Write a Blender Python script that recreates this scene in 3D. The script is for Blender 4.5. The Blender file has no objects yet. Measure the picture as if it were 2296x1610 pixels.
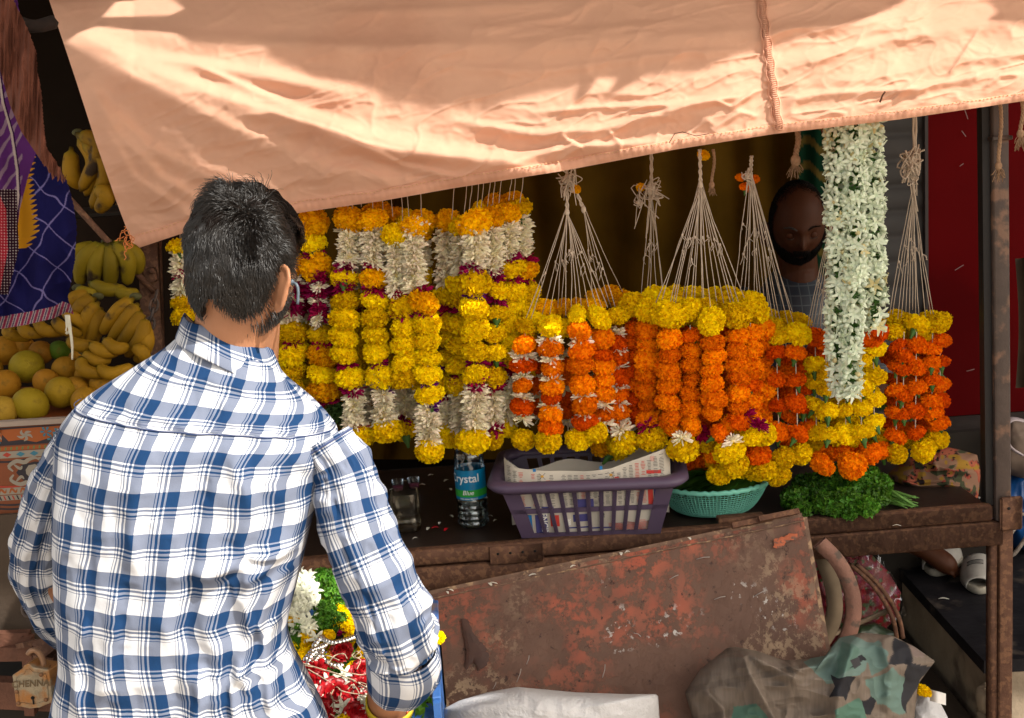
import bpy, math, random
import numpy as np
from mathutils import Vector, Matrix, Euler
random.seed(7); RN = np.random.RandomState(7)
sc = bpy.context.scene
COL = sc.collection
R = math.radians

# ------------------------------------------------------------------ camera
CAMZ, PITCH, ROLL, FPX = 1.85, R(11), R(4.0), 2703.0
cam_pos = np.array([0.0, 0.0, CAMZ])
_f = np.array([0, math.cos(PITCH), -math.sin(PITCH)])
_u0 = np.array([0, math.sin(PITCH), math.cos(PITCH)]); _r0 = np.array([1.0, 0, 0])
_r = math.cos(ROLL)*_r0 - math.sin(ROLL)*_u0
_u = math.sin(ROLL)*_r0 + math.cos(ROLL)*_u0
cam = bpy.data.cameras.new("camera"); cam.sensor_width = 36; cam.lens = 36*FPX/2295.0
cam.clip_start = 0.05; cam.clip_end = 400
co = bpy.data.objects.new("camera", cam); COL.objects.link(co)
co.matrix_world = Matrix(((_r[0], _u[0], -_f[0], 0), (_r[1], _u[1], -_f[1], 0), (_r[2], _u[2], -_f[2], CAMZ), (0, 0, 0, 1)))
sc.camera = co

def ray(px, py):
    px = np.asarray(px, float); py = np.asarray(py, float)
    return _f + _r*((px-1147.5)/FPX)[..., None] + _u*((805-py)/FPX)[..., None]
def P(px, py, Y):            # point seen at picture position (px,py) lying at distance Y into the street
    d = ray(px, py); s = np.asarray(Y, float)/d[..., 1]
    return cam_pos + d*s[..., None]
def PZ(px, py, z):
    d = ray(px, py); s = (z-CAMZ)/d[..., 2]
    return cam_pos + d*np.asarray(s)[..., None]
def m_per_px(Y): return Y/FPX

# ------------------------------------------------------------------ object helpers
W = {}
def tag(o, label=None, cat=None, group=None, kind=None):
    if label: o['label'] = label
    if cat: o['category'] = cat
    if group: o['group'] = group
    if kind: o['kind'] = kind
    return o
def thing(name, label, cat, loc=(0, 0, 0), group=None):
    o = bpy.data.objects.new(name, None); COL.objects.link(o)
    o.empty_display_size = 0.05
    o.location = tuple(float(a) for a in loc); W[o.name] = Matrix.Translation(o.location)
    return tag(o, label, cat, group)
def child(o, parent):
    if parent is not None:
        o.parent = parent
        o.matrix_parent_inverse = W.get(parent.name, Matrix.Identity(4)).inverted()
    return o
def setattr_col(me, cols):
    a = me.color_attributes.new("Col", 'FLOAT_COLOR', 'POINT')
    c = np.ones((len(me.vertices), 4), np.float32); c[:, :3] = np.asarray(cols, np.float32)[:, :3]
    a.data.foreach_set("color", c.ravel())
_npcross = np.cross
def _cross(a, b):
    a = np.asarray(a, float); b = np.asarray(b, float)
    if a.ndim == 1 and b.ndim == 1 and len(a) == 3 and len(b) == 3: return np.array([a[1]*b[2]-a[2]*b[1], a[2]*b[0]-a[0]*b[2], a[0]*b[1]-a[1]*b[0]])
    return _npcross(a, b)
np.cross = _cross
def mesh(name, V, F, mats=None, parent=None, smooth=True, cols=None, uv=None, mi=None, link=True):
    me = bpy.data.meshes.new(name)
    V = np.asarray(V, float).reshape(-1, 3)
    me.from_pydata([tuple(v) for v in V.tolist()], [], [tuple(int(i) for i in f) for f in F])
    if mats is not None:
        for m in (mats if isinstance(mats, (list, tuple)) else [mats]): me.materials.append(m)
    if mi is not None: me.polygons.foreach_set("material_index", np.asarray(mi, np.int32))
    me.polygons.foreach_set("use_smooth", np.full(len(me.polygons), bool(smooth)))
    if cols is not None: setattr_col(me, cols)
    if uv is not None:
        ul = me.uv_layers.new(name="UVMap"); li = np.zeros(len(me.loops), np.int32)
        me.loops.foreach_get("vertex_index", li)
        ul.data.foreach_set("uv", np.asarray(uv, np.float32)[li].ravel())
    me.update()
    if not link: return me
    o = bpy.data.objects.new(name, me); COL.objects.link(o)
    return child(o, parent)
class MB:
    """collects pieces of ONE part"""
    def __init__(s): s.V = []; s.F = []; s.C = []; s.n = 0; s.M = []; s.U = []
    def add(s, V, F, col=None, mi=0, uv=None):
        V = np.asarray(V, float).reshape(-1, 3)
        s.V.append(V); s.F += [tuple(i+s.n for i in f) for f in F]; s.n += len(V)
        c = np.ones((len(V), 3)) if col is None else np.broadcast_to(np.asarray(col, float), (len(V), 3))
        s.C.append(c); s.M += [mi]*len(F)
        s.U.append(np.zeros((len(V), 2)) if uv is None else np.asarray(uv, float).reshape(-1, 2)); return s
    def box(s, c, d, rz=0, col=None, mi=0, M=None, bev=0.0):
        hx, hy, hz = d[0]/2, d[1]/2, d[2]/2
        if bev > 0:
            b = min(bev, hx*.9, hy*.9, hz*.9)
            V = []
            for sz in (-1, 1):
                for sx, sy in ((-1, -1), (1, -1), (1, 1), (-1, 1)):
                    V += [(sx*(hx-b), sy*(hy-b), sz*hz), (sx*hx, sy*(hy-b), sz*(hz-b)), (sx*(hx-b), sy*hy, sz*(hz-b))]
            def I(z, q, k): return z*12+q*3+k
            F = [(I(1,0,0),I(1,1,0),I(1,2,0),I(1,3,0)), (I(0,3,0),I(0,2,0),I(0,1,0),I(0,0,0))]
            F += [(I(0,0,2),I(0,1,2),I(1,1,2),I(1,0,2)), (I(0,2,2),I(0,3,2),I(1,3,2),I(1,2,2)),
                  (I(0,1,1),I(0,2,1),I(1,2,1),I(1,1,1)), (I(0,3,1),I(0,0,1),I(1,0,1),I(1,3,1))]
            for q, k in ((0,2),(1,1),(2,2),(3,1)):
                q2 = (q+1) % 4
                F += [(I(1,q,k),I(1,q2,k),I(1,q2,0),I(1,q,0)), (I(0,q2,k),I(0,q,k),I(0,q,0),I(0,q2,0))]
            for q in range(4):
                a, bb = (1, 2) if q in (1, 3) else (2, 1)
                F += [(I(0,q,a),I(0,q,bb),I(1,q,bb),I(1,q,a))]
                F += [(I(1,q,0),I(1,q,a),I(1,q,bb)), (I(0,q,0),I(0,q,bb),I(0,q,a))]
            V = np.array(V, float)
        else:
            V = np.array([(x, y, z) for z in (-hz, hz) for x, y in ((-hx, -hy), (hx, -hy), (hx, hy), (-hx, hy))])
            F = [(3, 2, 1, 0), (4, 5, 6, 7), (0, 1, 5, 4), (1, 2, 6, 5), (2, 3, 7, 6), (3, 0, 4, 7)]
        if rz:
            cz, sz = math.cos(rz), math.sin(rz); V = V @ np.array([[cz, sz, 0], [-sz, cz, 0], [0, 0, 1]])
        if M is not None: V = V @ np.asarray(M, float).T
        return s.add(V+np.asarray(c, float), F, col, mi)
    def bar(s, a, b, w, h=None, col=None, mi=0, up=(0, 0, 1), bev=0.0):
        a = np.asarray(a, float); b = np.asarray(b, float); h = h or w
        x = b-a; L = np.linalg.norm(x); x /= L; y = np.cross(up, x)
        if np.linalg.norm(y) < 1e-3: y = np.cross((0, 1, 0), x)
        y /= np.linalg.norm(y); z = np.cross(x, y)
        return s.box((a+b)/2, (L, w, h), M=np.stack([x, y, z], 1), col=col, mi=mi, bev=bev)
    def tube(s, pts, r, n=8, col=None, mi=0, caps=True, flat=1.0, uvs=None):
        V, F, UV = tube_vf(pts, r, n, caps, flat)
        return s.add(V, F, col, mi, UV if uvs is None else UV*uvs)
    def lathe(s, c, prof, n=24, col=None, mi=0, M=None, ex=1.0):
        V = []; F = []
        for r_, z_ in prof:
            for k in range(n):
                a = 2*math.pi*k/n; V.append((r_*math.cos(a), r_*math.sin(a)*ex, z_))
        for i in range(len(prof)-1):
            for k in range(n):
                k2 = (k+1) % n; F.append((i*n+k, i*n+k2, (i+1)*n+k2, (i+1)*n+k))
        V = np.array(V)
        if M is not None: V = V @ np.asarray(M, float).T
        return s.add(V+np.asarray(c, float), F, col, mi)
    def ball(s, c, r, n=12, sq=(1, 1, 1), col=None, mi=0, M=None):
        prof = [(max(1e-4, r*math.sin(math.pi*i/n)), -r*math.cos(math.pi*i/n)) for i in range(n+1)]
        T = np.diag(sq) if M is None else np.asarray(M) @ np.diag(sq)
        return s.lathe(c, prof, n*2, col, mi, T)
    def build(s, name, mats, parent=None, smooth=True, usecol=False, link=True):
        return mesh(name, np.concatenate(s.V), s.F, mats, parent, smooth, np.concatenate(s.C) if usecol else None,
                    np.concatenate(s.U), s.M, link)
def tube_vf(pts, r, n=8, caps=True, flat=1.0):
    pts = np.asarray(pts, float); m = len(pts); r = np.broadcast_to(np.asarray(r, float), (m,)) if np.ndim(r) < 1 or len(np.atleast_1d(r)) != m else np.asarray(r, float)
    T = np.gradient(pts, axis=0); T /= np.linalg.norm(T, axis=1)[:, None]+1e-12
    N = np.cross(T[0], (0, 0, 1.0)); 
    if np.linalg.norm(N) < 0.1: N = np.cross(T[0], (1.0, 0, 0))
    N /= np.linalg.norm(N); V = []; UV = []; L = 0
    for i in range(m):
        N = N-T[i]*np.dot(N, T[i]); N /= np.linalg.norm(N)+1e-12; B = np.cross(T[i], N)
        if i: L += np.linalg.norm(pts[i]-pts[i-1])
        for k in range(n):
            a = 2*math.pi*k/n
            V.append(pts[i]+r[i]*(math.cos(a)*N+math.sin(a)*B*flat)); UV.append((a*r[m//2], L))
    F = []
    for i in range(m-1):
        for k in range(n):
            k2 = (k+1) % n; F.append((i*n+k, i*n+k2, (i+1)*n+k2, (i+1)*n+k))
    if caps: F += [tuple(range(n-1, -1, -1)), tuple((m-1)*n+k for k in range(n))]
    return np.array(V), F, np.array(UV)
def spline(pts, n):
    """Catmull-Rom through points (any dimension)"""
    p = np.asarray(pts, float); p = np.vstack([2*p[0]-p[1], p, 2*p[-1]-p[-2]]); m = len(p)-3
    t = np.linspace(0, m-1e-9, n); i = t.astype(int); u = (t-i)[:, None]
    a, b, c, d = p[i], p[i+1], p[i+2], p[i+3]
    return 0.5*((2*b)+(c-a)*u+(2*a-5*b+4*c-d)*u*u+(3*b-a-3*c+d)*u**3)
_G = np.random.RandomState(3).rand(64, 64, 3)
def vn(x, y, seed=0):
    x = np.asarray(x, float)+seed*17.31; y = np.asarray(y, float)+seed*7.77
    xi = np.floor(x).astype(int); yi = np.floor(y).astype(int); fx = x-xi; fy = y-yi
    fx = fx*fx*(3-2*fx); fy = fy*fy*(3-2*fy); g = lambda a, b: _G[a % 64, b % 64, seed % 3]
    return ((g(xi, yi)*(1-fx)+g(xi+1, yi)*fx)*(1-fy)+(g(xi, yi+1)*(1-fx)+g(xi+1, yi+1)*fx)*fy)*2-1
def fbm(x, y, seed=0, o=4):
    return sum(vn(x*2**k, y*2**k, seed+k)/2**k for k in range(o))/1.7
def seg_d(px, py, pts):
    """distance to a polyline, and position 0..1 along it"""
    best = np.full(np.shape(px), 1e9); tt = np.zeros(np.shape(px)); pts = np.asarray(pts, float); n = len(pts)-1; sg = np.zeros(np.shape(px))
    for k in range(n):
        a, b = pts[k, :2], pts[k+1, :2]; d = b-a; L2 = (d**2).sum()
        t = np.clip(((px-a[0])*d[0]+(py-a[1])*d[1])/L2, 0, 1)
        ex = px-a[0]-t*d[0]; ey = py-a[1]-t*d[1]; q = np.hypot(ex, ey)
        m = q < best; best = np.where(m, q, best); tt = np.where(m, (k+t)/n, tt)
        sg = np.where(m, np.sign(d[0]*ey-d[1]*ex), sg)
    return best, tt, sg
def ridges(px, py, L):
    out = np.zeros(np.shape(px))
    for pts, amp, w in L:
        d, t, sg = seg_d(px, py, pts)
        w2 = np.where(sg > 0, w, w*.55)
        out += amp*np.exp(-(d/w2)**2)*np.clip(np.sin(np.pi*np.clip(t, 0, 1))*1.9, 0, 1)
    return out
def grid_faces(nu, nv, wrap=False):
    F = []
    for j in range(nv-1):
        for i in range(nu if wrap else nu-1):
            i2 = (i+1) % nu; F.append((j*nu+i, j*nu+i2, (j+1)*nu+i2, (j+1)*nu+i))
    return F
def inpoly(px, py, poly):
    px = np.asarray(px, float); py = np.asarray(py, float); r = np.zeros(px.shape, bool); n = len(poly)
    for i in range(n):
        x1, y1 = poly[i]; x2, y2 = poly[(i+1) % n]
        c = ((y1 > py) != (y2 > py)); r ^= c & (px < (x2-x1)*(py-y1)/((y2-y1) or 1e-9)+x1)
    return r

# ------------------------------------------------------------------ materials
def mat(name, col=(.5, .5, .5), rough=.6, var=0, vs=20, bump=0, bs=60, spec=.3, transl=0, metal=0, rnd=0, attr=False, coat=0, dirt=None, ds=6, dth=.55, uvbump=None, sss=0):
    m = bpy.data.materials.new(name); m.use_nodes = True; nt = m.node_tree; N = nt.nodes; Lk = nt.links.new
    b = N['Principled BSDF']; b.inputs['Roughness'].default_value = rough; b.inputs['Metallic'].default_value = metal
    b.inputs['Specular IOR Level'].default_value = spec; b.inputs['Coat Weight'].default_value = coat
    b.inputs['Coat Roughness'].default_value = .15
    tc = N.new('ShaderNodeTexCoord'); src = None
    rgb = N.new('ShaderNodeRGB'); rgb.outputs[0].default_value = (*col, 1); src = rgb.outputs[0]
    if attr:
        a = N.new('ShaderNodeVertexColor'); a.layer_name = "Col"
        mx = N.new('ShaderNodeMix'); mx.data_type = 'RGBA'; mx.blend_type = 'MULTIPLY'; mx.inputs[0].default_value = 1
        Lk(src, mx.inputs[6]); Lk(a.outputs[0], mx.inputs[7]); src = mx.outputs[2]
    def noise(scale, det=5, co_='Object'):
        n = N.new('ShaderNodeTexNoise'); n.inputs['Scale'].default_value = scale; n.inputs['Detail'].default_value = det
        Lk(tc.outputs[co_], n.inputs['Vector']); return n
    if var:
        n = noise(vs); mr = N.new('ShaderNodeMapRange'); Lk(n.outputs['Fac'], mr.inputs[0])
        mr.inputs[1].default_value = .25; mr.inputs[2].default_value = .75; mr.inputs[3].default_value = 1-var; mr.inputs[4].default_value = 1+var*.6
        hs = N.new('ShaderNodeHueSaturation'); Lk(mr.outputs[0], hs.inputs['Value']); Lk(src, hs.inputs['Color']); src = hs.outputs[0]
    if dirt is not None:
        n = noise(ds, 8); mr = N.new('ShaderNodeMapRange'); mr.interpolation_type = 'SMOOTHSTEP'; Lk(n.outputs['Fac'], mr.inputs[0])
        mr.inputs[1].default_value = dth-.06; mr.inputs[2].default_value = dth+.06
        mx = N.new('ShaderNodeMix'); mx.data_type = 'RGBA'; Lk(mr.outputs[0], mx.inputs[0]); Lk(src, mx.inputs[6]); mx.inputs[7].default_value = (*dirt, 1); src = mx.outputs[2]
    if rnd:
        oi = N.new('ShaderNodeObjectInfo'); mr = N.new('ShaderNodeMapRange'); Lk(oi.outputs['Random'], mr.inputs[0])
        mr.inputs[3].default_value = 1-rnd; mr.inputs[4].default_value = 1+rnd*.5
        mh = N.new('ShaderNodeMapRange'); Lk(oi.outputs['Random'], mh.inputs[0]); mh.inputs[3].default_value = .5-.012; mh.inputs[4].default_value = .5+.008
        hs = N.new('ShaderNodeHueSaturation'); Lk(mr.outputs[0], hs.inputs['Value']); Lk(mh.outputs[0], hs.inputs['Hue']); Lk(src, hs.inputs['Color']); src = hs.outputs[0]
    Lk(src, b.inputs['Base Color'])
    if bump:
        n = noise(bs, 6); bp = N.new('ShaderNodeBump'); bp.inputs['Strength'].default_value = bump; bp.inputs['Distance'].default_value = .004
        Lk(n.outputs['Fac'], bp.inputs['Height']); Lk(bp.outputs[0], b.inputs['Normal'])
    if sss:
        b.inputs['Subsurface Weight'].default_value = sss; b.inputs['Subsurface Radius'].default_value = (.012, .004, .002); b.inputs['Subsurface Scale'].default_value = 1
    if transl:
        tr = N.new('ShaderNodeBsdfTranslucent'); ms = N.new('ShaderNodeMixShader'); ms.inputs[0].default_value = transl
        Lk(src, tr.inputs[0]); Lk(b.outputs[0], ms.inputs[1]); Lk(tr.outputs[0], ms.inputs[2]); Lk(ms.outputs[0], N['Material Output'].inputs[0])
    m['src'] = 1
    return m
def clear_mat(name, col=(1, 1, 1), rough=.05, alpha=.25, tint=(.9, .92, .92), fmax=.9):
    """thin clear plastic: see-through with a sharp gloss"""
    m = bpy.data.materials.new(name); m.use_nodes = True; N = m.node_tree.nodes; Lk = m.node_tree.links.new
    b = N.new('ShaderNodeBsdfGlossy'); b.inputs['Color'].default_value = (*col, 1); b.inputs['Roughness'].default_value = rough
    t = N.new('ShaderNodeBsdfTransparent'); t.inputs[0].default_value = (*tint, 1); g = N.new('ShaderNodeLayerWeight'); g.inputs[0].default_value = .25
    tc = N.new('ShaderNodeTexCoord'); n = N.new('ShaderNodeTexNoise'); n.inputs['Scale'].default_value = 60; Lk(tc.outputs['Object'], n.inputs['Vector'])
    bp = N.new('ShaderNodeBump'); bp.inputs['Strength'].default_value = .35; bp.inputs['Distance'].default_value = .003; Lk(n.outputs['Fac'], bp.inputs['Height']); Lk(bp.outputs[0], b.inputs['Normal'])
    mr = N.new('ShaderNodeMapRange'); Lk(g.outputs['Fresnel'], mr.inputs[0]); mr.inputs[3].default_value = alpha; mr.inputs[4].default_value = fmax
    ms = N.new('ShaderNodeMixShader'); Lk(mr.outputs[0], ms.inputs[0]); Lk(t.outputs[0], ms.inputs[1]); Lk(b.outputs[0], ms.inputs[2]); Lk(ms.outputs[0], N['Material Output'].inputs[0])
    return m

# ------------------------------------------------------------------ light
SUN = np.array([.55, -.38, .78]); SUN /= np.linalg.norm(SUN)
w = bpy.data.worlds.new("World"); sc.world = w; w.use_nodes = True; wn = w.node_tree
sky = wn.nodes.new('ShaderNodeTexSky'); sky.sky_type = 'NISHITA'; sky.sun_disc = False
sky.sun_elevation = math.asin(SUN[2]); sky.sun_rotation = math.atan2(SUN[0], SUN[1])
sky.air_density = 1.0; sky.dust_density = 4.0; sky.ozone_density = .6
hs = wn.nodes.new('ShaderNodeHueSaturation'); hs.inputs['Saturation'].default_value = .45
tint = wn.nodes.new('ShaderNodeMix'); tint.data_type = 'RGBA'; tint.blend_type = 'MULTIPLY'; tint.inputs[0].default_value = 1; tint.inputs[7].default_value = (1, .93, .81, 1)
bg = wn.nodes['Background']; wn.links.new(sky.outputs[0], hs.inputs['Color']); wn.links.new(hs.outputs[0], tint.inputs[6]); wn.links.new(tint.outputs[2], bg.inputs['Color'])
bg.inputs['Strength'].default_value = .15
sl = bpy.data.lights.new("sun", 'SUN'); sl.energy = 2.7; sl.angle = R(.53); sl.color = (1, .96, .89)
so = bpy.data.objects.new("sun", sl); COL.objects.link(so)
so.rotation_euler = Vector(SUN).to_track_quat('Z', 'Y').to_euler()
vs_ = sc.view_settings; vs_.view_transform = 'Standard'; vs_.look = 'None'; vs_.exposure = 1.38; vs_.gamma = 1; vs_.use_curve_mapping = False
sc.cycles.max_bounces = 8; sc.cycles.diffuse_bounces = 4; sc.cycles.transparent_max_bounces = 12; sc.cycles.use_denoising = True
sc.cycles.caustics_reflective = False; sc.cycles.caustics_refractive = False

def text_mesh(body, size, bold=.0, depth=.0):
    c = bpy.data.curves.new("txt", 'FONT'); c.body = body; c.size = size; c.offset = bold; c.align_x = 'CENTER'; c.align_y = 'CENTER'; c.resolution_u = 3
    o = bpy.data.objects.new("txt", c); COL.objects.link(o)
    dg = bpy.context.evaluated_depsgraph_get(); me = o.evaluated_get(dg).to_mesh()
    V = np.zeros(len(me.vertices)*3); me.vertices.foreach_get("co", V); V = V.reshape(-1, 3).copy(); F = [tuple(p.vertices) for p in me.polygons]
    o.evaluated_get(dg).to_mesh_clear(); bpy.data.objects.remove(o); bpy.data.curves.remove(c)
    return V, F
# ------------------------------------------------------------------ flowers
M_YEL = mat("marigold_yellow", (1.0, .72, .003), .8, attr=True, transl=.2, rnd=.2, spec=.03)
M_GOL = mat("marigold_gold", (1.0, .53, .002), .8, attr=True, transl=.2, rnd=.2, spec=.03)
M_ORG = mat("marigold_orange", (1.0, .28, .002), .8, attr=True, transl=.2, rnd=.22, spec=.03)
M_DOR = mat("marigold_deep_orange", (.93, .18, .002), .8, attr=True, transl=.2, rnd=.2, spec=.03)
M_WHT = mat("chrysanthemum_white", (.97, .90, .68), .6, attr=True, transl=.2, rnd=.06, spec=.05)
M_MAG = mat("flower_magenta", (.36, .006, .07), .5, attr=True, transl=.2, rnd=.25, spec=.05)
M_PUR = mat("flower_purple", (.16, .01, .22), .5, attr=True, transl=.2, rnd=.25, spec=.05)
M_JAS = mat("tuberose_white", (.86, .88, .79), .45, attr=True, transl=.3, spec=.25)
M_GRN = mat("sepal_green", (.05, .13, .02), .55, var=.3)
M_STR = mat("cotton_string", (.52, .43, .34), .8, var=.15, vs=90)
M_ROPE = mat("jute_rope", (.36, .22, .13), .9, var=.3, vs=120, bump=.8, bs=400)
M_RED = mat("rose_red", (.34, .004, .008), .4, attr=True, transl=.15, spec=.4)

def fibo(n, seed):
    r = np.random.RandomState(seed); k = np.arange(n)+.5
    ph = np.arccos(1-2*k/n); th = math.pi*(1+5**.5)*k+r.rand()*6
    return np.stack([np.cos(th)*np.sin(ph), np.sin(th)*np.sin(ph), np.cos(ph)], 1)
def petals(mb, roots, tips, width, bend, r, mi=0, rows=3, c0=.8, c1=1.12, ruff=.12):
    for a, b, w_ in zip(roots, tips, width):
        d = b-a; L = np.linalg.norm(d); d = d/L
        s = np.cross(d, r.randn(3)); s /= np.linalg.norm(s)+1e-9; n = np.cross(s, d)
        V = []; 
        for j in range(rows):
            t = j/(rows-1); ww = w_*(.35+.65*math.sin(math.pi*(.15+.62*t)))
            cpt = a+d*L*t+n*bend*L*t*t*(1 if r.rand() > .2 else -.4)
            for q in (-1, 0, 1):
                rf = n*ruff*L*(r.rand()-.5)*2*t
                V.append(cpt+s*ww*q*.5+n*(abs(q)*.18*ww)+rf+d*(0 if q == 0 else -.10*L*t)*(1+r.rand()))
        F = []
        for j in range(rows-1):
            for q in (0, 1): F.append((j*3+q, j*3+q+1, (j+1)*3+q+1, (j+1)*3+q))
        c = c0+(c1-c0)*r.rand(); mb.add(V, F, (c, c*(.93+.12*r.rand()), c), mi)
def marigold_mesh(seed, m, N=330, sq=.76, name="marigold", calyx=False):
    r = np.random.RandomState(seed); mb = MB()
    d = fibo(N, seed)+r.randn(N, 3)*.09; d /= np.linalg.norm(d, axis=1)[:, None]
    lob = 1+.05*np.sin(3*np.arctan2(d[:, 1], d[:, 0])+seed)+.03*np.sin(5*d[:, 2]+seed)
    S = np.array([1, 1, sq])
    tips = d*S*(lob*(.95+.08*r.rand(N)))[:, None]; roots = d*S*.74*lob[:, None]+r.randn(N, 3)*.03
    petals(mb, roots, tips, .19+.08*r.rand(N), .35, r, ruff=.5, c0=.90, c1=1.0)
    mb.ball((0, 0, 0), .85, 8, S, col=(.95, .88, .9))
    if calyx: mb.lathe((0, 0, -sq*.95), [(.30, .12), (.26, -.12), (.15, -.32), (.09, -.62), (.03, -.66)], 8, mi=1)
    return mb.build(name, [m, M_GRN], usecol=True, link=False)
def mum_mesh(seed, m, N=64, rad=1, up=.16, name="chrysanthemum", w=.17, layers=4):
    r = np.random.RandomState(seed); mb = MB(); ro = []; ti = []; wi = []
    for k in range(N):
        a = k*2.39996+r.rand()*.3; l = (k % layers)/max(1, layers-1); el = -.25+.75*l+r.randn()*.14
        R_ = rad*(1-.28*l)*(.82+.25*r.rand()); z0 = .0+.12*l
        dr = np.array([math.cos(a)*math.cos(el), math.sin(a)*math.cos(el), math.sin(el)])
        ro.append(dr*.15+(0, 0, z0)); ti.append(dr*R_+(0, 0, z0+up*.3)); wi.append(w*(.8+.5*r.rand()))
    petals(mb, ro, ti, wi, .18, r, rows=4, c0=.84, c1=1.1, ruff=.05)
    mb.ball((0, 0, .05), .22, 4, (1, 1, .7), col=(1, .9, .5))
    return mb.build(name, [m, M_GRN], usecol=True, link=False)
FL = {
 'Y': [marigold_mesh(s, M_YEL) for s in range(4)], 'G': [marigold_mesh(s+10, M_GOL) for s in range(4)],
 'O': [marigold_mesh(s+20, M_ORG, 280) for s in range(4)], 'D': [marigold_mesh(s+30, M_DOR, 280) for s in range(3)],
 'o': [marigold_mesh(s+40, M_DOR, 260, .66, calyx=True) for s in range(3)], 'y': [marigold_mesh(s+50, M_YEL, 260, .66, calyx=True) for s in range(3)],
 'B': [marigold_mesh(s+60, M_YEL, 400, .82) for s in range(3)], 'C': [marigold_mesh(s+64, M_ORG, 400, .82) for s in range(2)],
 'W': [mum_mesh(s, M_WHT) for s in range(4)], 'w': [mum_mesh(s+5, M_WHT, 48, w=.20) for s in range(3)],
 'M': [mum_mesh(s+10, M_MAG, 50, w=.2) for s in range(3)], 'P': [mum_mesh(s+15, M_PUR, 50, w=.2) for s in range(2)],
}
NAME = dict(Y='marigold', G='marigold', O='marigold', D='marigold', o='marigold', y='marigold', B='marigold', C='marigold', W='chrysanthemum', w='chrysanthemum', M='aster', P='aster')
#            radius px, step px
SZ = dict(Y=(34, 40), G=(34, 40), O=(29, 33), D=(28, 32), o=(26, 30), y=(27, 30), B=(36, 40), C=(36, 40), W=(33, 12), w=(31, 14), M=(31, 11), P=(31, 11))
CNT = {}
def flower(kind, px, py, Y, parent, rad=None, sc_=1.0, tilt=.32):
    me = random.choice(FL['y' if kind in 'YG' and random.random() < .14 else 'o' if kind in 'OD' and random.random() < .14 else kind]); o = bpy.data.objects.new(NAME[kind], me); COL.objects.link(o)
    r = (rad or SZ[kind][0])*m_per_px(Y)*sc_*random.uniform(.88, 1.10)
    o.location = tuple(P(px, py, Y)); o.scale = (r*random.uniform(.90, 1.10), r*random.uniform(.92, 1.08), r*random.uniform(.85, 1.1))
    o.rotation_euler = (random.gauss(0, tilt), random.gauss(0, tilt), random.uniform(0, 6.28))
    return child(o, parent)
def strand(parent, line, Y, segs, thr=.0014, scale=1.0, y0=None, jit=2.0, name='strand'):
    """line: [(px,py),...] top to bottom; segs: [(kind, y_end), ...]; flowers are sub-parts on the strand's thread"""
    L = np.array(line, float); xs = lambda y: np.interp(y, L[:, 1], L[:, 0])
    top, bot = L[0, 1], segs[-1][1]; bot = bot[-1] if isinstance(bot, (list, tuple)) else bot
    mb = MB(); yy = np.linspace(top-6, max(bot, top+10), 8)
    mb.tube(P(xs(yy), yy, np.full(8, Y)), thr, 5); st = mb.build(name, M_STR, parent)
    y = y0 if y0 is not None else top
    for kind, ye in segs:
        if isinstance(ye, (list, tuple)):            # explicit flower heights
            for v in ye: flower(kind, xs(v)+random.uniform(-jit, jit), v, Y+random.uniform(-.004, .004), st, sc_=scale)
            y = ye[-1]; continue
        rp, step = SZ[kind]; step *= scale; n = max(1, round((ye-y)/step)); s = (ye-y)/n
        for i in range(n):
            flower(kind, xs(y)+random.uniform(-jit, jit), y+s*(i+.5), Y+random.uniform(-.005, .005), st, sc_=scale)
        y = ye
    return st
def string(parent, a, b, r=.0010, sag=.0, knot=None, mid=None):
    a = np.asarray(a, float); b = np.asarray(b, float); t = np.linspace(0, 1, 7)[:, None]
    pts = a*(1-t)+b*t; pts[:, 0] += np.sin(t[:, 0]*math.pi)*sag+RN.randn(7)*.0008*np.sin(t[:, 0]*math.pi)
    mb = MB(); mb.tube(pts, r, 5)
    if knot is not None:
        k = a*(1-knot)+b*knot; mb.ball(k, r*2.4, 5, (1, 1, 1.6))
        for q in range(2):
            e = k+np.array([random.uniform(-.012, .012), -.004, -random.uniform(.012, .03)]); m_ = (k+e)/2+np.array([random.uniform(-.006, .006), -.004, .002])
            mb.tube(spline([k, m_, e], 6), r*.8, 4)
    return mb.build("string", M_STR, parent)
def fan(parent, ax, ay, Y, ends, up=None, r=.0010):
    """strings from the apex knot down to the garland tops; up = height where the gathered twine vanishes behind the awning"""
    A = P(ax, ay, Y)
    for (x, y, dY) in ends:
        a = A+np.array([random.uniform(-.003, .003), random.uniform(-.004, .004), random.uniform(-.004, .02)])
        string(parent, a, P(x, y, Y+dY), r, random.uniform(-.004, .004), random.uniform(.38, .62) if random.random() < .7 else None)
    if up:
        mb = MB(); T = P(ax+up[0], up[1], Y)
        for q in range(3):
            o_ = np.array([(q-1)*.002, random.uniform(-.002, .002), 0])
            tt = np.linspace(0, 1, 14)[:, None]; pts = A*(1-tt)+T*tt+o_; pts[:, 0] += .0015*np.sin(tt[:, 0]*30+q*2.1); pts[:, 1] += .0015*np.cos(tt[:, 0]*30+q*2.1)
            mb.tube(pts, .0022, 5)
        mb.ball(A, .006, 6, (1, 1, 1.5)); mb.build("twine", M_STR, parent)
def tangle(parent, px, py, Y, rad, n=10, name="knot", m=None, drop=.02, r=.0013):
    mb = MB(); c = P(px, py, Y)
    for q in range(n):
        k = [c+np.array([random.gauss(0, rad*.5), random.gauss(0, rad*.35), random.gauss(0, rad*.6)]) for _ in range(5)]
        if q % 3 == 0: k.append(c+np.array([random.uniform(-rad, rad), -.005, -drop*random.uniform(.8, 2)]))
        mb.tube(spline(k, 22), r, 4)
    mb.ball(c, rad*.45, 6, (1, .8, 1.2)); mb.build(name, m or M_STR, parent)
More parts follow.
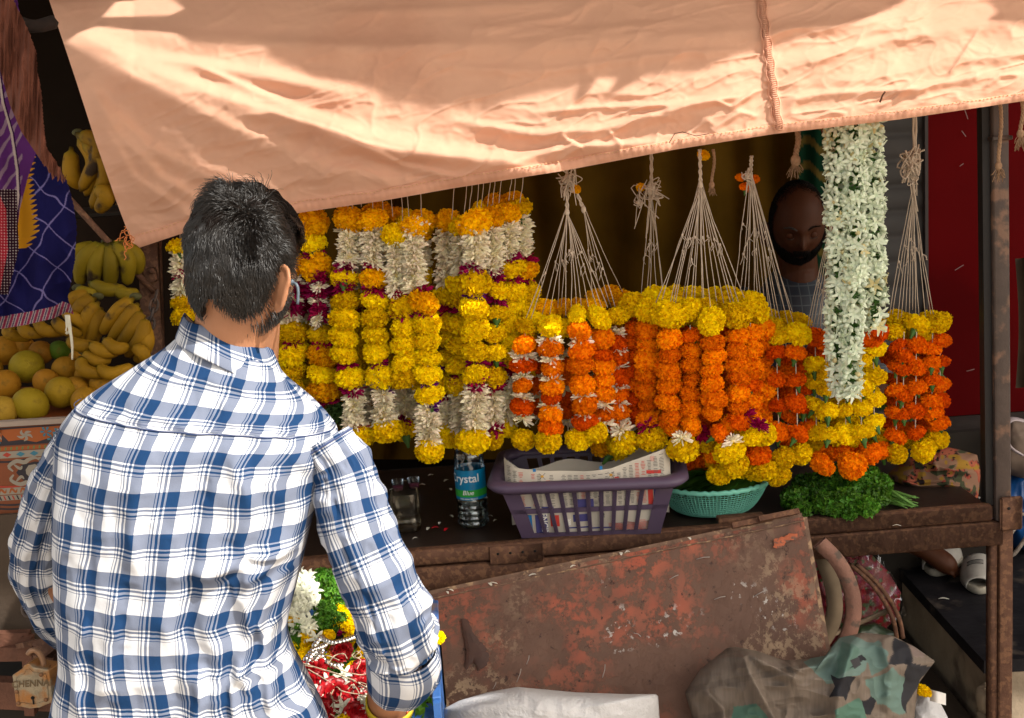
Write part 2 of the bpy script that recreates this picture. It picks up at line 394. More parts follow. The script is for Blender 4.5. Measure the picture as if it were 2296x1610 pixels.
def bunch(name, label, px, py, Y, group="flower garlands hanging in front of the stall"):
    return thing(name, label, 'garland', P(px, py, Y), group)

# --- A: yellow and magenta garland behind the man's head
b = bunch('flower_garland', "yellow garland half hidden by the man's head, with a crimson and white middle section", 700, 440, 2.95)
strand(b, [(701, 478), (722, 740), (735, 905)], 2.93, [('G', 568), ('M', 580), ('G', 612), ('M', 640), ('w', 652), ('M', 676), ('w', 690), ('M', 715), ('w', 730), ('G', 768), ('M', 778), ('G', 898), ('M', 908)], scale=1.12)
strand(b, [(655, 560), (655, 900)], 2.95, [('G', 620), ('w', 640), ('M', 662), ('w', 680), ('M', 700), ('w', 728), ('Y', 765), ('M', 774), ('Y', 930)], scale=1.1)
strand(b, [(688, 600), (690, 900)], 3.02, [('M', 640), ('w', 660), ('M', 700), ('w', 725), ('Y', 900)], scale=1.1)
strand(b, [(622, 700), (630, 900)], 2.99, [('Y', 900)], scale=1.1)
strand(b, [(760, 600), (765, 800)], 3.05, [('G', 900)], scale=.95)
strand(b, [(715, 610), (712, 740)], 2.90, [('M', 636), ('w', 650), ('M', 670), ('w', 684), ('M', 708), ('w', 724)], scale=.7)
for x in (690, 706, 716): string(b, P(x, 400, 2.96), P(x+2, 474, 2.95))
mbv = MB()
for k in range(500):
    c = P(758+random.gauss(0, 14), 925+random.gauss(0, 14), 2.96+random.gauss(0, .015)); mbv.ball(c, .004*random.uniform(.5, 1.4), 3, (1, .4, .8))
tag(mbv.build('leaf_tuft', mat("leaf_tuft", (.04, .1, .015), .6, var=.4, vs=200)), "dark green leaf tuft hanging at the man's right shoulder below the yellow garland", 'foliage')
# --- garland left of the head
b = bunch('flower_garland', "thin white and yellow garland seen just left of the man's head", 408, 520, 2.95)
strand(b, [(403, 545), (412, 728)], 2.95, [('Y', 560), ('w', 610), ('M', 618), ('w', 665), ('Y', 722)], scale=.9)
string(b, P(404, 500, 2.95), P(404, 545, 2.95))
# --- B
b = bunch('flower_garland', "yellow garland bunch with white tops nearest the man's head, one strand hanging lowest", 860, 420, 2.9)
strand(b, [(787, 472), (774, 560), (770, 700), (779, 830), (800, 900), (806, 985)], 2.88, [('G', 512), ('W', 597), ('M', 607), ('G', [626]), ('M', 645), ('M', 655), ('Y', 815), ('M', 826), ('Y', [848]), ('M', 866), ('M', 882), ('W', 958), ('M', 963), ('Y', [976])], scale=1.02)
strand(b, [(836, 475), (839, 620), (845, 660), (850, 800), (860, 870), (866, 960)], 2.86, [('G', 512), ('W', 594), ('M', 605), ('G', [624]), ('M', 643), ('M', 654), ('Y', 808), ('M', 822), ('B', [843]), ('P', 862), ('P', 878), ('W', 952), ('Y', [966])], scale=1.05)
strand(b, [(888, 505), (896, 660), (908, 730), (925, 850)], 2.84, [('Y', [528]), ('W', 661), ('M', 672), ('Y', [688]), ('M', 703), ('M', 713), ('Y', 868)])
strand(b, [(925, 490), (944, 650), (958, 720), (961, 1010)], 2.83, [('G', [508]), ('W', 648), ('M', 657), ('G', [677]), ('M', 695), ('M', 709), ('Y', 856), ('P', 868), ('Y', [884]), ('P', 902), ('P', 913), ('W', 992), ('B', [1011])], scale=1.0)
strand(b, [(812, 500), (812, 950)], 2.97, [('G', 540), ('W', 650), ('Y', 690), ('M', 700), ('Y', 830), ('M', 845), ('W', 945), ('Y', [968])])
strand(b, [(909, 478), (905, 960)], 2.97, [('G', 540), ('W', 640), ('Y', 700), ('M', 710), ('Y', 862), ('W', 935), ('M', 948), ('Y', [962])])
strand(b, [(862, 470), (862, 560)], 2.98, [('G', 500), ('W', 640), ('Y', 850)])
strand(b, [(940, 500), (936, 960)], 2.98, [('G', 540), ('W', 600), ('Y', 880), ('W', 940)])
for x, y in ((850, 476), (905, 494), (880, 486), (948, 494), (840, 482)): flower('G', x, y, 2.95, b)
for x, y in ((780, 470), (810, 458), (835, 470), (858, 465), (905, 540), (880, 480), (945, 480), (918, 500), (790, 462)): string(b, P(x-6+random.uniform(-5, 5), 380, 2.88), P(x, y+6, 2.87))
# --- C
b = bunch('flower_garland', "tallest yellow and white garland bunch, hanging straight above the water bottle", 1090, 400, 2.9)
strand(b, [(1006, 485), (993, 560), (1003, 700), (1006, 980)], 2.93, [('G', 512), ('W', 636), ('Y', 690), ('M', 702), ('Y', 820), ('P', 836), ('Y', [858]), ('M', 880), ('M', 892), ('W', 962), ('Y', [978])])
strand(b, [(1066, 480), (1054, 560), (1064, 640), (1067, 800), (1062, 990)], 2.83, [('G', [500]), ('W', 600), ('M', 615), ('Y', [633]), ('P', 652), ('P', 668), ('Y', 812), ('M', 824), ('Y', [840]), ('M', 856), ('M', 868), ('W', 974), ('Y', [988])], scale=1.12)
strand(b, [(1101, 465), (1109, 560), (1112, 700), (1109, 820), (1102, 990)], 2.87, [('G', 510), ('W', 616), ('M', 634), ('Y', 664), ('M', 680), ('Y', 812), ('M', 826), ('Y', 858), ('M', 880), ('W', 958), ('M', 966), ('B', [986])])
strand(b, [(1135, 462), (1144, 560), (1149, 700), (1140, 840), (1131, 970)], 2.90, [('G', 498), ('W', 582), ('M', 590), ('Y', 615), ('M', 632), ('Y', 820), ('M', 850), ('W', 942), ('Y', [956])])
strand(b, [(1162, 450), (1177, 560), (1184, 700), (1180, 830)], 2.93, [('G', 486), ('W', 578), ('M', 590), ('G', 618), ('M', 634), ('Y', 840)])
strand(b, [(1036, 495), (1030, 560), (1036, 980)], 2.90, [('Y', 520), ('W', 625), ('Y', 690), ('M', 702), ('Y', 840), ('M', 860), ('Y', 870), ('W', 965), ('Y', [985])])
strand(b, [(1086, 520), (1084, 900)], 3.0, [('W', 600), ('Y', 850), ('W', 960)])
strand(b, [(1160, 620), (1162, 880)], 3.0, [('Y', 790), ('W', 900)])
for x, y in ((1120, 462), (1090, 478), (1145, 455)): flower('G', x, y, 2.97, b)
for x, y in ((1012, 492), (1040, 490), (1050, 488), (1068, 480), (1078, 470), (1092, 468), (1104, 460), (1118, 455), (1140, 450), (1150, 448), (1165, 455)): string(b, P(x+12+random.uniform(-4, 4), 370, 2.9), P(x, y, 2.88))
# --- D orange / white
b = bunch('flower_garland', "orange and white striped garland bunch above the purple basket", 1272, 420, 2.85)
T = [(1177, 732, 0), (1234, 732, -.02), (1293, 707, -.03), (1343, 713, -.03), (1384, 708, 0), (1221, 693, .08), (1259, 690, .09), (1200, 716, .04), (1262, 735, .0), (1365, 660, .12), (1392, 672, .12), (1340, 668, .13), (1300, 690, .1), (1402, 735, .08), (1330, 690, .06)]
for x, y, d in T: flower('G' if d > .05 else 'Y', x, y, 2.85+d, b, rad=30)
def alt(y0, y1, step, a='O', w_='w', pat=None):
    L = []; y = y0; k = 0
    while y < y1:
        q = (pat or 'aw')[k % len(pat or 'aw')]; L.append((a if q == 'a' else w_, [y])); y += step if q == 'a' else step*.72; k += 1
    return L
strand(b, [(1177, 750), (1171, 830), (1172, 950)], 2.84, alt(772, 950, 27))
strand(b, [(1232, 750), (1238, 850), (1234, 960)], 2.82, [('w', [765]), ('O', [781]), ('w', [808]), ('O', [826]), ('w', [851]), ('O', [868]), ('D', [890]), ('w', [912]), ('O', [930]), ('D', [958])], scale=1.08)
strand(b, [(1205, 750), (1208, 950)], 2.92, alt(775, 950, 26, 'D'))
strand(b, [(1262, 790), (1272, 960)], 2.90, alt(800, 962, 27, 'D', pat='waa'))
strand(b, [(1298, 725), (1303, 830), (1313, 950)], 2.81, [('O', [742]), ('w', [763]), ('O', [783]), ('O', [817]), ('O', [862]), ('w', [888]), ('O', [908]), ('w', [930]), ('D', [945])], scale=1.08)
strand(b, [(1346, 735), (1350, 800), (1356, 930)], 2.84, [('O', [757]), ('O', [795]), ('O', [822]), ('O', [853]), ('O', [884]), ('w', [908]), ('O', [930]), ('w', [950])])
strand(b, [(1383, 740), (1388, 960)], 2.87, [('w', [748]), ('D', [770]), ('w', [782]), ('D', [802]), ('w', [823]), ('D', [846]), ('w', [868]), ('D', [884]), ('w', [902]), ('D', [922]), ('w', [940]), ('D', [960])])
strand(b, [(1328, 760), (1330, 960)], 2.95, alt(765, 960, 26, 'D'))
strand(b, [(1402, 750), (1404, 960)], 2.95, alt(752, 965, 27, 'D'))
for x, y, d in ((1174, 986, 0), (1228, 990, -.03), (1296, 984, -.02), (1338, 970, -.04), (1352, 1000, .08), (1400, 992, .0), (1378, 1004, .07)): flower('B' if d <= 0 else 'G', x, y, 2.84+d, b, rad=33)
for x, y in ((1232, 968), (1298, 966), (1336, 952), (1394, 966)): flower('w', x, y, 2.83, b)
fan(b, 1271, 476, 2.85, [(1176, 720, 0), (1190, 715, 0), (1215, 705, .03), (1232, 705, 0), (1250, 690, .05), (1258, 688, .05), (1268, 712, 0), (1280, 705, 0), (1292, 690, 0), (1304, 700, 0), (1322, 705, 0), (1340, 695, 0), (1352, 700, 0), (1362, 690, 0)], up=(0, 370))
fan(b, 1308, 470, 2.87, [(1382, 700, 0), (1370, 690, .03), (1345, 660, .1), (1398, 660, .1), (1330, 680, .05)], up=(-30, 395))
tangle(b, 1272, 402, 2.84, .022, 14, drop=.035); flower('G', 1290, 424, 2.86, b, rad=13)
# --- I thin strings left of the main bunch
b = bunch('flower_garland', "small garland of yellow heads on thin strings, tucked behind the big orange bunch", 1457, 400, 3.0)
for x, y in ((1428, 690), (1478, 688), (1452, 690), (1500, 690)): flower('Y', x, y, 3.0, b, rad=30)
strand(b, [(1424, 700), (1424, 900)], 2.99, [('D', 940)]); flower('Y', 1425, 925, 3.0, b)
fan(b, 1460, 440, 3.0, [(1436, 676, 0), (1448, 676, 0), (1455, 676, 0), (1472, 678, 0), (1486, 672, 0), (1490, 690, 0)], up=(0, 330))
tangle(b, 1458, 425, 2.99, .028, 16, drop=.06); tangle(b, 1432, 455, 2.99, .016, 6, "loose_thread", drop=.05); flower('G', 1436, 420, 3.0, b, rad=13)
# --- E main orange
b = bunch('flower_garland', "fullest bunch of bright orange strands under a crown of large yellow heads", 1572, 400, 2.82)
for x, y, d in ((1422, 684, .05), (1453, 697, .02), (1497, 706, -.03), (1547, 695, -.02), (1594, 720, -.06), (1650, 708, -.04), (1672, 684, .03), (1690, 690, .04), (1475, 676, .12), (1510, 672, .15), (1560, 670, .15), (1600, 676, .1), (1625, 680, .06), (1640, 672, .12), (1525, 700, .03), (1571, 700, .0)):
    flower('B', x, y, 2.82+d, b, rad=37, tilt=.5)
E_ = [(1428, 1424, 720, 940, .06, 1.0), (1452, 1452, 722, 955, .02, 1.1), (1500, 1503, 742, 955, -.03, 1.1), (1547, 1549, 735, 965, -.03, 1.0), (1597, 1606, 752, 940, -.06, 1.0), (1652, 1648, 738, 958, -.04, 1.0), (1682, 1686, 730, 955, -.01, 1.1), (1708, 1716, 722, 960, .04, 1.05), (1477, 1478, 730, 950, .06, 1.0), (1525, 1525, 730, 960, .08, 1.0), (1573, 1575, 730, 960, .06, 1.0), (1626, 1628, 730, 970, .06, 1.0), (1668, 1668, 730, 950, .07, 1.0), (1695, 1700, 720, 1000, .12, 1.0)]
for xa, xb, y0, y1, d, s_ in E_:
    strand(b, [(xa, y0), (xb, y1)], 2.82+d, [('O' if d < .05 else 'D', y1)], scale=s_*.98, jit=3)
for k, x, y, d in (('M', 1452, 955, 0), ('B', 1462, 980, 0), ('O', 1548, 962, -.02), ('O', 1505, 958, .0), ('w', 1528, 982, -.07), ('B', 1531, 1004, -.04), ('M', 1572, 972, 0), ('Y', 1578, 990, .02), ('O', 1612, 972, -.05), ('O', 1640, 948, -.03), ('w', 1642, 990, -.07), ('B', 1634, 1010, -.05), ('B', 1646, 1040, -.02), ('B', 1685, 978, -.04), ('B', 1706, 972, -.02), ('Y', 1670, 962, -.02), ('M', 1671, 932, -.04), ('M', 1702, 955, -.07), ('O', 1600, 1022, .02), ('B', 1610, 1064, .0), ('G', 1612, 1040, .05), ('D', 1570, 1030, .1), ('D', 1540, 1035, .12), ('D', 1590, 1045, .1), ('D', 1694, 1018, .04), ('B', 1700, 1052, .04), ('D', 1672, 1010, .08), ('D', 1545, 1060, .14)):
    flower(k, x, y, 2.82+d, b, tilt=.4)
fan(b, 1570, 415, 2.82, [(1465, 690, 0), (1480, 685, 0), (1500, 690, 0), (1506, 695, 0), (1512, 690, 0), (1530, 670, .05), (1548, 685, 0), (1556, 680, 0), (1574, 675, 0), (1578, 690, 0), (1594, 705, -.04), (1608, 690, 0), (1622, 680, 0), (1640, 690, 0), (1650, 700, 0), (1656, 680, 0), (1668, 668, 0), (1535, 690, 0)], up=(-2, 335))
flower('G', 1577, 348, 2.86, b, rad=15)
# --- F
b = bunch('flower_garland', "sparse orange garland bunch with bare thread showing, directly right of the big orange bunch", 1690, 380, 2.84)
for x, y, d in ((1747, 755, 0), (1788, 750, -.01), (1764, 716, .1), (1720, 712, .12), (1790, 720, .1), (1730, 735, .05)): flower('Y', x, y, 2.84+d, b, rad=30)
for x, ys, d in ((1741, (790, 850, 909, 968), 0), (1783, (790, 852, 903, 972), -.02), (1802, (815, 868, 915, 960), .06), (1762, (800, 828, 880, 930, 985), .09), (1725, (780, 840, 900, 960), .1)):
    strand(b, [(x-1, 770), (x+5, 985)], 2.84+d, [('o', list(ys))], scale=1.05)
for k, x, y, d in (('B', 1757, 1026, 0), ('B', 1795, 1018, .02), ('B', 1715, 1052, 0), ('B', 1747, 1068, 0), ('o', 1697, 1018, 0), ('y', 1668, 1050, .06)): flower(k, x, y, 2.84+d, b, rad=32)
fan(b, 1682, 395, 2.86, [(x, y, .03) for x, y in ((1655, 690), (1664, 700), (1676, 700), (1700, 705), (1708, 712), (1716, 700), (1726, 712), (1735, 735), (1742, 728), (1752, 735), (1760, 700), (1768, 735), (1776, 700), (1646, 660), (1690, 700), (1780, 730))], up=(2, 350))
tangle(b, 1676, 396, 2.85, .014, 8, drop=.02)
for x, y in ((1660, 398), (1690, 402), (1672, 420)): flower('O', x, y, 2.88, b, rad=14)
# --- G
b = bunch('flower_garland', "yellow garland bunch with orange ends, half behind the long white jasmine strings", 1885, 560, 2.88)
for x, y in ((1827, 757), (1851, 766), (1946, 762), (1963, 745), (1880, 760), (1910, 760)): flower('D', x, y, 2.88, b, rad=30)
flower('D', 1832, 790, 2.93, b); flower('D', 1935, 780, 2.93, b)
for x, ys, d in ((1827, (818, 860, 908, 968), 0), (1851, (832, 874, 922, 976), -.02), (1893, (870, 919, 972), -.01), (1928, (808, 868, 915, 968), -.02), (1957, (783, 844, 893, 947), .0), (1875, (820, 850, 900, 950, 985), .08), (1815, (850, 930, 995), .06), (1900, (820, 890, 950, 995), .08), (1945, (830, 870, 960), .07)):
    strand(b, [(x, 775), (x+3, 990)], 2.88+d, [('y', list(ys))], scale=1.06)
for k, x, y, d in (('C', 1841, 1040, -.03), ('C', 1910, 1044, -.04), ('D', 1950, 1018, .02), ('D', 1860, 1015, .07), ('D', 1890, 1012, .07), ('D', 1925, 1010, .07), ('D', 1820, 1015, .07), ('D', 1975, 1010, .06)): flower(k, x, y, 2.88+d, b, rad=35 if d < 0 else 28)
fan(b, 1862, 520, 2.9, [(1808, 745, 0), (1814, 742, 0), (1822, 740, 0), (1830, 736, 0), (1838, 740, 0), (1850, 745, 0), (1846, 730, 0)], up=(5, 300))
# --- H
b = bunch('flower_garland', "orange and yellow garland bunch hanging alone by the red wall, threads showing between its heads", 2048, 330, 2.95)
for x, y, d in ((2004, 716, .05), (2000, 745, 0), (2030, 722, .03), (2056, 728, -.01), (2105, 724, -.02), (2076, 756, .01), (2085, 720, .06), (2025, 745, .07)): flower('Y', x, y, 2.95+d, b, rad=30)
for x, ys, d in ((2011, (776, 822, 874, 925, 978), -.02), (2026, (798, 828, 886, 930), -.03), (2054, (773, 822, 868, 920, 970), -.03), (2090, (780, 812, 852, 900, 922), -.02), (2108, (763, 811, 862, 895, 948), -.01), (2000, (800, 850, 900, 955), .06), (2040, (800, 850, 905, 960), .07), (2075, (790, 830, 880, 945, 965), .05), (2092, (830, 870, 930), .07)):
    strand(b, [(x, 750), (x-3, 985)], 2.95+d, [('o', list(ys))], scale=.98)
for x, y, d in ((2006, 1016, -.02), (2070, 1010, -.03), (2100, 984, 0), (1970, 985, .03), (2040, 985, .06)): flower('B', x, y, 2.95+d, b, rad=33)
fan(b, 2047, 428, 2.95, [(x, y, .01) for x, y in ((1994, 705), (2000, 705), (2012, 715), (2020, 712), (2030, 700), (2038, 705), (2052, 705), (2060, 712), (2074, 710), (2086, 705), (2092, 705), (2045, 695))], up=(-1, 370))
tangle(b, 2043, 362, 2.94, .026, 26, "coiled_rope", drop=.03, r=.0022); tangle(b, 2047, 400, 2.945, .012, 12, "loose_thread", drop=.05)
string(b, P(2047, 235, 2.95), P(2048, 350, 2.95), .003); string(b, P(2053, 235, 2.95), P(2052, 350, 2.95), .003)
# --- jasmine / tuberose strings
b = bunch('jasmine_garland', "long thick garland of white buds with greenish tips, hanging from the awning edge", 1915, 250, 2.74)
def bud_strand(parent, line, Y, wpx, n, name='bud_string'):
    L = np.array(line, float); mb = MB(); rr = np.random.RandomState(int(wpx*7+n))
    ys = np.sort(rr.uniform(L[0, 1], L[-1, 1], n)); xs = np.interp(ys, L[:, 1], L[:, 0]); mp = m_per_px(Y)
    mb.tube(P(L[:, 0], L[:, 1], np.full(len(L), Y)), .0025, 5, mi=1)
    for x, y in zip(xs, ys):
        c = P(x, y, Y); a = rr.uniform(0, 6.28); el = rr.uniform(-.5, .35)
        d = np.array([math.cos(a)*math.cos(el), math.sin(a)*math.cos(el), math.sin(el)])
        Lb = wpx*mp*rr.uniform(.75, 1.12); tip = c+d*Lb; g = rr.uniform(.85, 1.1)
        mid = c+d*Lb*.5; cg = (g*.93, g, g*.9)
        mb.tube([c, mid], [.0016, .002], 4, mi=1, caps=False)
        if rr.rand() < .06: cg = (g*.85, g*.72, g*.42)
        if rr.rand() < .60:      # closed bud
            mb.tube([mid, mid+d*Lb*.2, mid+d*Lb*.42, tip], [.0022, .0058, .0056, .001], 5, cg)
        else:                    # open flower
            s1 = np.cross(d, (0, 0, 1.0)); s1 /= np.linalg.norm(s1); s2 = np.cross(d, s1)
            for q in range(5):
                an = q*1.2566+rr.rand()*.4; o_ = math.cos(an)*s1+math.sin(an)*s2; t_ = np.cross(o_, d)
                p0 = mid; p1 = mid+d*Lb*.3+o_*.008; p2 = mid+d*Lb*.38+o_*.019; wd = .0042
                V = [p0-t_*.001, p0+t_*.001, p1-t_*wd, p1+t_*wd, p2-t_*wd*.5-d*.002, p2+t_*wd*.5-d*.002, p2+o_*.003]
                mb.add(V, [(0, 1, 3, 2), (2, 3, 5, 4), (4, 5, 6)], cg)
    return mb.build(name, [M_JAS, M_GRN], parent, usecol=True)
bud_strand(b, [(1874, 262), (1877, 600), (1874, 760), (1884, 880)], 2.72, 30, 420)
bud_strand(b, [(1914, 262), (1917, 600), (1908, 780), (1903, 895)], 2.70, 30, 460)
bud_strand(b, [(1953, 258), (1960, 600), (1963, 735)], 2.73, 29, 360)
bud_strand(b, [(1935, 262), (1940, 600), (1945, 725)], 2.77, 29, 240)
bud_strand(b, [(1894, 262), (1896, 600), (1892, 840)], 2.77, 29, 260)
# --- rope ends
def rope_end(label, px, y0, y1, Y, r=.0045, fray=.03, grp="cut rope ends hanging from the awning pole"):
    t = thing('rope_end', label, 'rope', P(px, y0, Y), grp); mb = MB()
    for q in range(3):
        tt = np.linspace(0, 1, 40); yy = y0+(y1-y0)*tt; pts = P(px+3*np.sin(tt*5), yy, np.full(40, Y)); L = (y1-y0)*m_per_px(Y)
        pts[:, 0] += r*.55*np.cos(tt*L*240+q*2.094); pts[:, 1] += r*.55*np.sin(tt*L*240+q*2.094); mb.tube(pts, r*.62, 5)
    mb.build('rope', M_ROPE, t); k = P(px+3*math.sin(5), y1, Y); mb = MB(); mb.ball(k, r*2, 6, (1, 1, 1.2))
    for q in range(26):
        e = k+np.array([random.gauss(0, fray*.3), random.gauss(0, fray*.2), -fray*random.uniform(.6, 1.3)]); mb.tube(spline([k, (k+e)/2+np.array([random.gauss(0, .003), 0, 0]), e], 5), .0009, 3)
    mb.build('frayed_knot', M_ROPE, t)
rope_end("short rope end with a frayed tassel, left of the white jasmine garland", 1786, 290, 360, 2.8, .006, .035)
rope_end("thin pale rope stub ending in a knot, right of the main bunch's twine", 1598, 335, 415, 2.84, .0035, .02)
rope_end("long thin rope tail knotted at its end, hanging down the steel post", 2241, 225, 372, 2.7, .004, .03)
rope_end("rope end hanging at the right edge of the frame", 2290, 225, 300, 2.62, .004, .03)
# ------------------------------------------------------------------ awning
def lerp(a, b, t): return a+(b-a)*t
AB = np.array([(300, 556), (400, 522), (500, 500), (690, 470), (850, 447), (1000, 420), (1250, 380), (1500, 332), (1720, 297), (2000, 264), (2295, 220), (2460, 196)], float)
AL = np.array([(-420, 60), (-260, 82), (0, 110), (60, 130), (180, 170), (320, 215), (450, 260), (556, 300)], float)
def awning_px(s, t):
    """s 0..1 left to right, t 0 at the hem .. 1 at the pole"""
    pxb = lerp(300, 2460, s); yb = np.interp(pxb, AB[:, 0], AB[:, 1]); py = lerp(yb, -330, t)
    xl = np.interp(py, AL[:, 0], AL[:, 1]); pyl = lerp(556, -330, t); xl = np.interp(pyl, AL[:, 0], AL[:, 1])
    px = xl+(pxb-300)*(2480-xl)/(2160.0)
    px = np.where(pxb > 0, lerp(xl, 2480, s), px); return px, lerp(yb, -330, t)
def awning_Y(px, py, s, t):
    h = np.clip((np.interp(px, AB[:, 0], AB[:, 1])-py)/700.0, 0, 1.4)
    lo = np.clip(1-s*1.6, 0, 1)                   # the low left corner hangs limp and is tucked in
    Y = 2.60+.10*(1-s)*0+(.02+.50*h)*h*1.45+lo*(.28*np.exp(-(h/.55)**2))*(1-h*.3)
    Y += .10*np.clip(.35-s, 0, 1)*np.clip(1-h, 0, 1)
    F = [([(140, 60), (300, 150), (480, 215), (760, 300), (1100, 372), (1350, 400)], .036, 44), ([(190, 120), (330, 200), (520, 290), (740, 380), (1000, 425)], .022, 40),
         ([(210, 60), (420, 85), (760, 105), (1200, 100), (1700, 70), (2295, 20)], .02, 30), ([(160, 75), (330, 130), (600, 170), (800, 215)], .022, 22),
         ([(180, 160), (260, 300), (360, 400), (480, 470)], .018, 30), ([(200, 200), (330, 330), (500, 410), (640, 450)], .015, 26), ([(215, 260), (300, 400), (420, 480), (560, 510)], .013, 24),
         ([(400, 130), (560, 200), (700, 260), (830, 300)], .014, 14), ([(600, 250), (760, 300), (900, 370), (1080, 410)], .012, 13),
         ([(700, 300), (900, 345), (1150, 360), (1290, 330), (1500, 320)], .020, 18), ([(1000, 270), (1200, 300), (1350, 290), (1500, 250), (1720, 190)], .016, 15),
         ([(1180, 255), (1330, 240), (1500, 235), (1690, 215)], .012, 10), ([(1740, 230), (1850, 210), (2050, 200), (2295, 150)], .012, 12), ([(1740, 150), (1900, 110), (2100, 70), (2295, 40)], .014, 20),
         ([(1000, 60), (1300, 70), (1600, 40)], .010, 16), ([(900, 140), (1200, 160), (1500, 120), (1700, 110)], .010, 15), ([(700, 30), (1000, 20), (1300, 0)], .010, 16),
         ([(1250, 300), (1300, 330), (1240, 370)], .008, 8), ([(1360, 290), (1390, 320), (1390, 350)], .007, 7), ([(1600, 225), (1640, 240), (1700, 200)], .008, 7), ([(1600, 290), (1660, 250), (1700, 262)], .007, 7),
         ([(1960, 240), (2000, 225), (2080, 160)], .008, 8), ([(2120, 180), (2160, 120), (2200, 60)], .008, 9), ([(1800, 280), (1860, 250), (1900, 255)], .006, 7), ([(2200, 200), (2240, 170), (2290, 165)], .007, 7)]
    Y = Y-ridges(px, py, F)
    # crumple: creased cloth, stronger near the hem on the right
    wgt = np.clip(.62+.7*s, 0, 1)*np.clip(1.1-h*.8, .45, 1)
    wx = px+40*vn(px/170, py/120, 5); wy = py+.16*px+26*vn(px/110, py/90, 9)
    c1 = 1-np.abs(vn(wx/230, wy/62, 1))*2; c2 = 1-np.abs(vn(wx/95+3, wy/40, 2))*2; c3 = 1-np.abs(vn(wx/46, wy/26, 4))*2
    s1_ = (1-np.abs(vn(wx/120+1, wy/34+.2*wx/34, 8)))**7; s2_ = (1-np.abs(vn(wx/60-wy/50, wy/40+wx/90, 11)))**8; s3_ = (1-np.abs(vn(wx/34+wy/30, wy/24-wx/60, 13)))**6
    Y -= wgt*(.0075*c1+.0040*c2+.0014*c3+.0050*s1_+.0022*s2_+.0010*s3_)+.0010*vn(px/14, py/10, 3)+.006*vn(px/300, py/150, 6)
    Y -= .004*np.sin(px/9.0)*np.exp(-((px-(1705+(py)*.14))/14)**2)*0
    Y -= .006*np.exp(-((px-(1706+py*.135))/9)**2)
    return Y
nu, nv = 620, 250
S, T_ = np.meshgrid(np.linspace(0, 1, nu), np.linspace(0, 1, nv)**1.15)
PX, PY = awning_px(S, T_); YY = awning_Y(PX, PY, S, T_)
PX = PX+3*vn(S*60, T_*0, 2)*(T_ < .02)
AV = P(PX, PY, YY).reshape(-1, 3)
m_aw = mat("awning_cotton", (.87, .50, .345), .85, var=.06, vs=3, bump=.18, bs=900, transl=.30, spec=.12, dirt=(.76, .41, .28), ds=2.2, dth=.62)
aw = thing('awning', "peach cotton awning cloth drooping across the top of the stall", 'awning', P(1300, 380, 2.62))
mesh('cloth', AV, grid_faces(nu, nv), m_aw, aw)
# hem: a folded double edge with stitches, and the frilled seam
m_hem = mat("awning_hem", (.80, .43, .29), .85, bump=.4, bs=700, transl=.2, spec=.1); m_thr = mat("hem_thread", (.74, .42, .22), .8)
s = np.linspace(0, 1, 500); hb = MB(); rows = []
for t, off in ((-.006, .0), (.004, .004), (.026, .004), (.028, -.001)):
    a, b_ = awning_px(s, np.full(500, max(t, 0)+0.0)); b_ = b_+(4 if t < 0 else 0); rows.append(P(a, b_, awning_Y(a, b_, s, np.full(500, t))-off+.0008*np.sin(s*900)))
hb.add(np.concatenate(rows), grid_faces(500, 4)); hb.build('hem', m_hem, aw)
st = MB()
for k in range(0, 490, 2):
    a, b_ = awning_px(s[k:k+2], np.full(2, .024+.002*math.sin(k*.3))); p = P(a, b_, awning_Y(a, b_, s[k:k+2], np.full(2, .02))-.0065); st.tube(p, .0010, 4)
st.build('stitching', m_thr, aw)
sm = MB()
for sd in (-9, 9):
    yy = np.linspace(-320, 292, 220); xx = 1706+yy*.135+sd+2*np.sin(yy/7.0); p = P(xx, yy, awning_Y(xx, yy, (xx-200)/2200, np.zeros(220))-.006); sm.tube(p, .0022, 4)
yy = np.linspace(-320, 290, 130)
for k, y in enumerate(yy):
    x = 1706+y*.135; a = np.array([x-8, x, x+8.]); b_ = np.array([y-2, y+2, y-1.]); p = P(a, b_, awning_Y(a, b_, (a-200)/2200, np.zeros(3))-np.array([.006, .010, .006])); sm.tube(p, .0016, 4)
sm.build('seam', m_hem, aw)
fr = MB()
for k in range(14):
    x, y = 300+random.uniform(-22, 2), 550+random.uniform(-45, 4); x = min(x, np.interp(y, AL[:, 0], AL[:, 1])+2)
    p0 = P(x, y, 2.78); pts = [p0]
    for q in range(4): pts.append(pts[-1]+np.array([random.uniform(-.008, .008), -.002, random.uniform(-.010, .001)]))
    fr.tube(spline(pts, 14), .0011, 4)
fr.build('frayed_edge', mat("frayed", (.62, .20, .06), .9), aw)
tw = MB(); tw.tube(P(np.array([1500., 1512, 1530, 1560, 1590]), np.array([320., 300, 296, 305, 300]), np.full(5, 2.585)), .0008, 4); tw.tube(P(np.array([1984., 1978, 1972]), np.array([206., 214, 230]), np.full(3, 2.56)), .002, 4)
tw.build('loose_thread', mat("dark_thread", (.12, .05, .03), .9), aw)

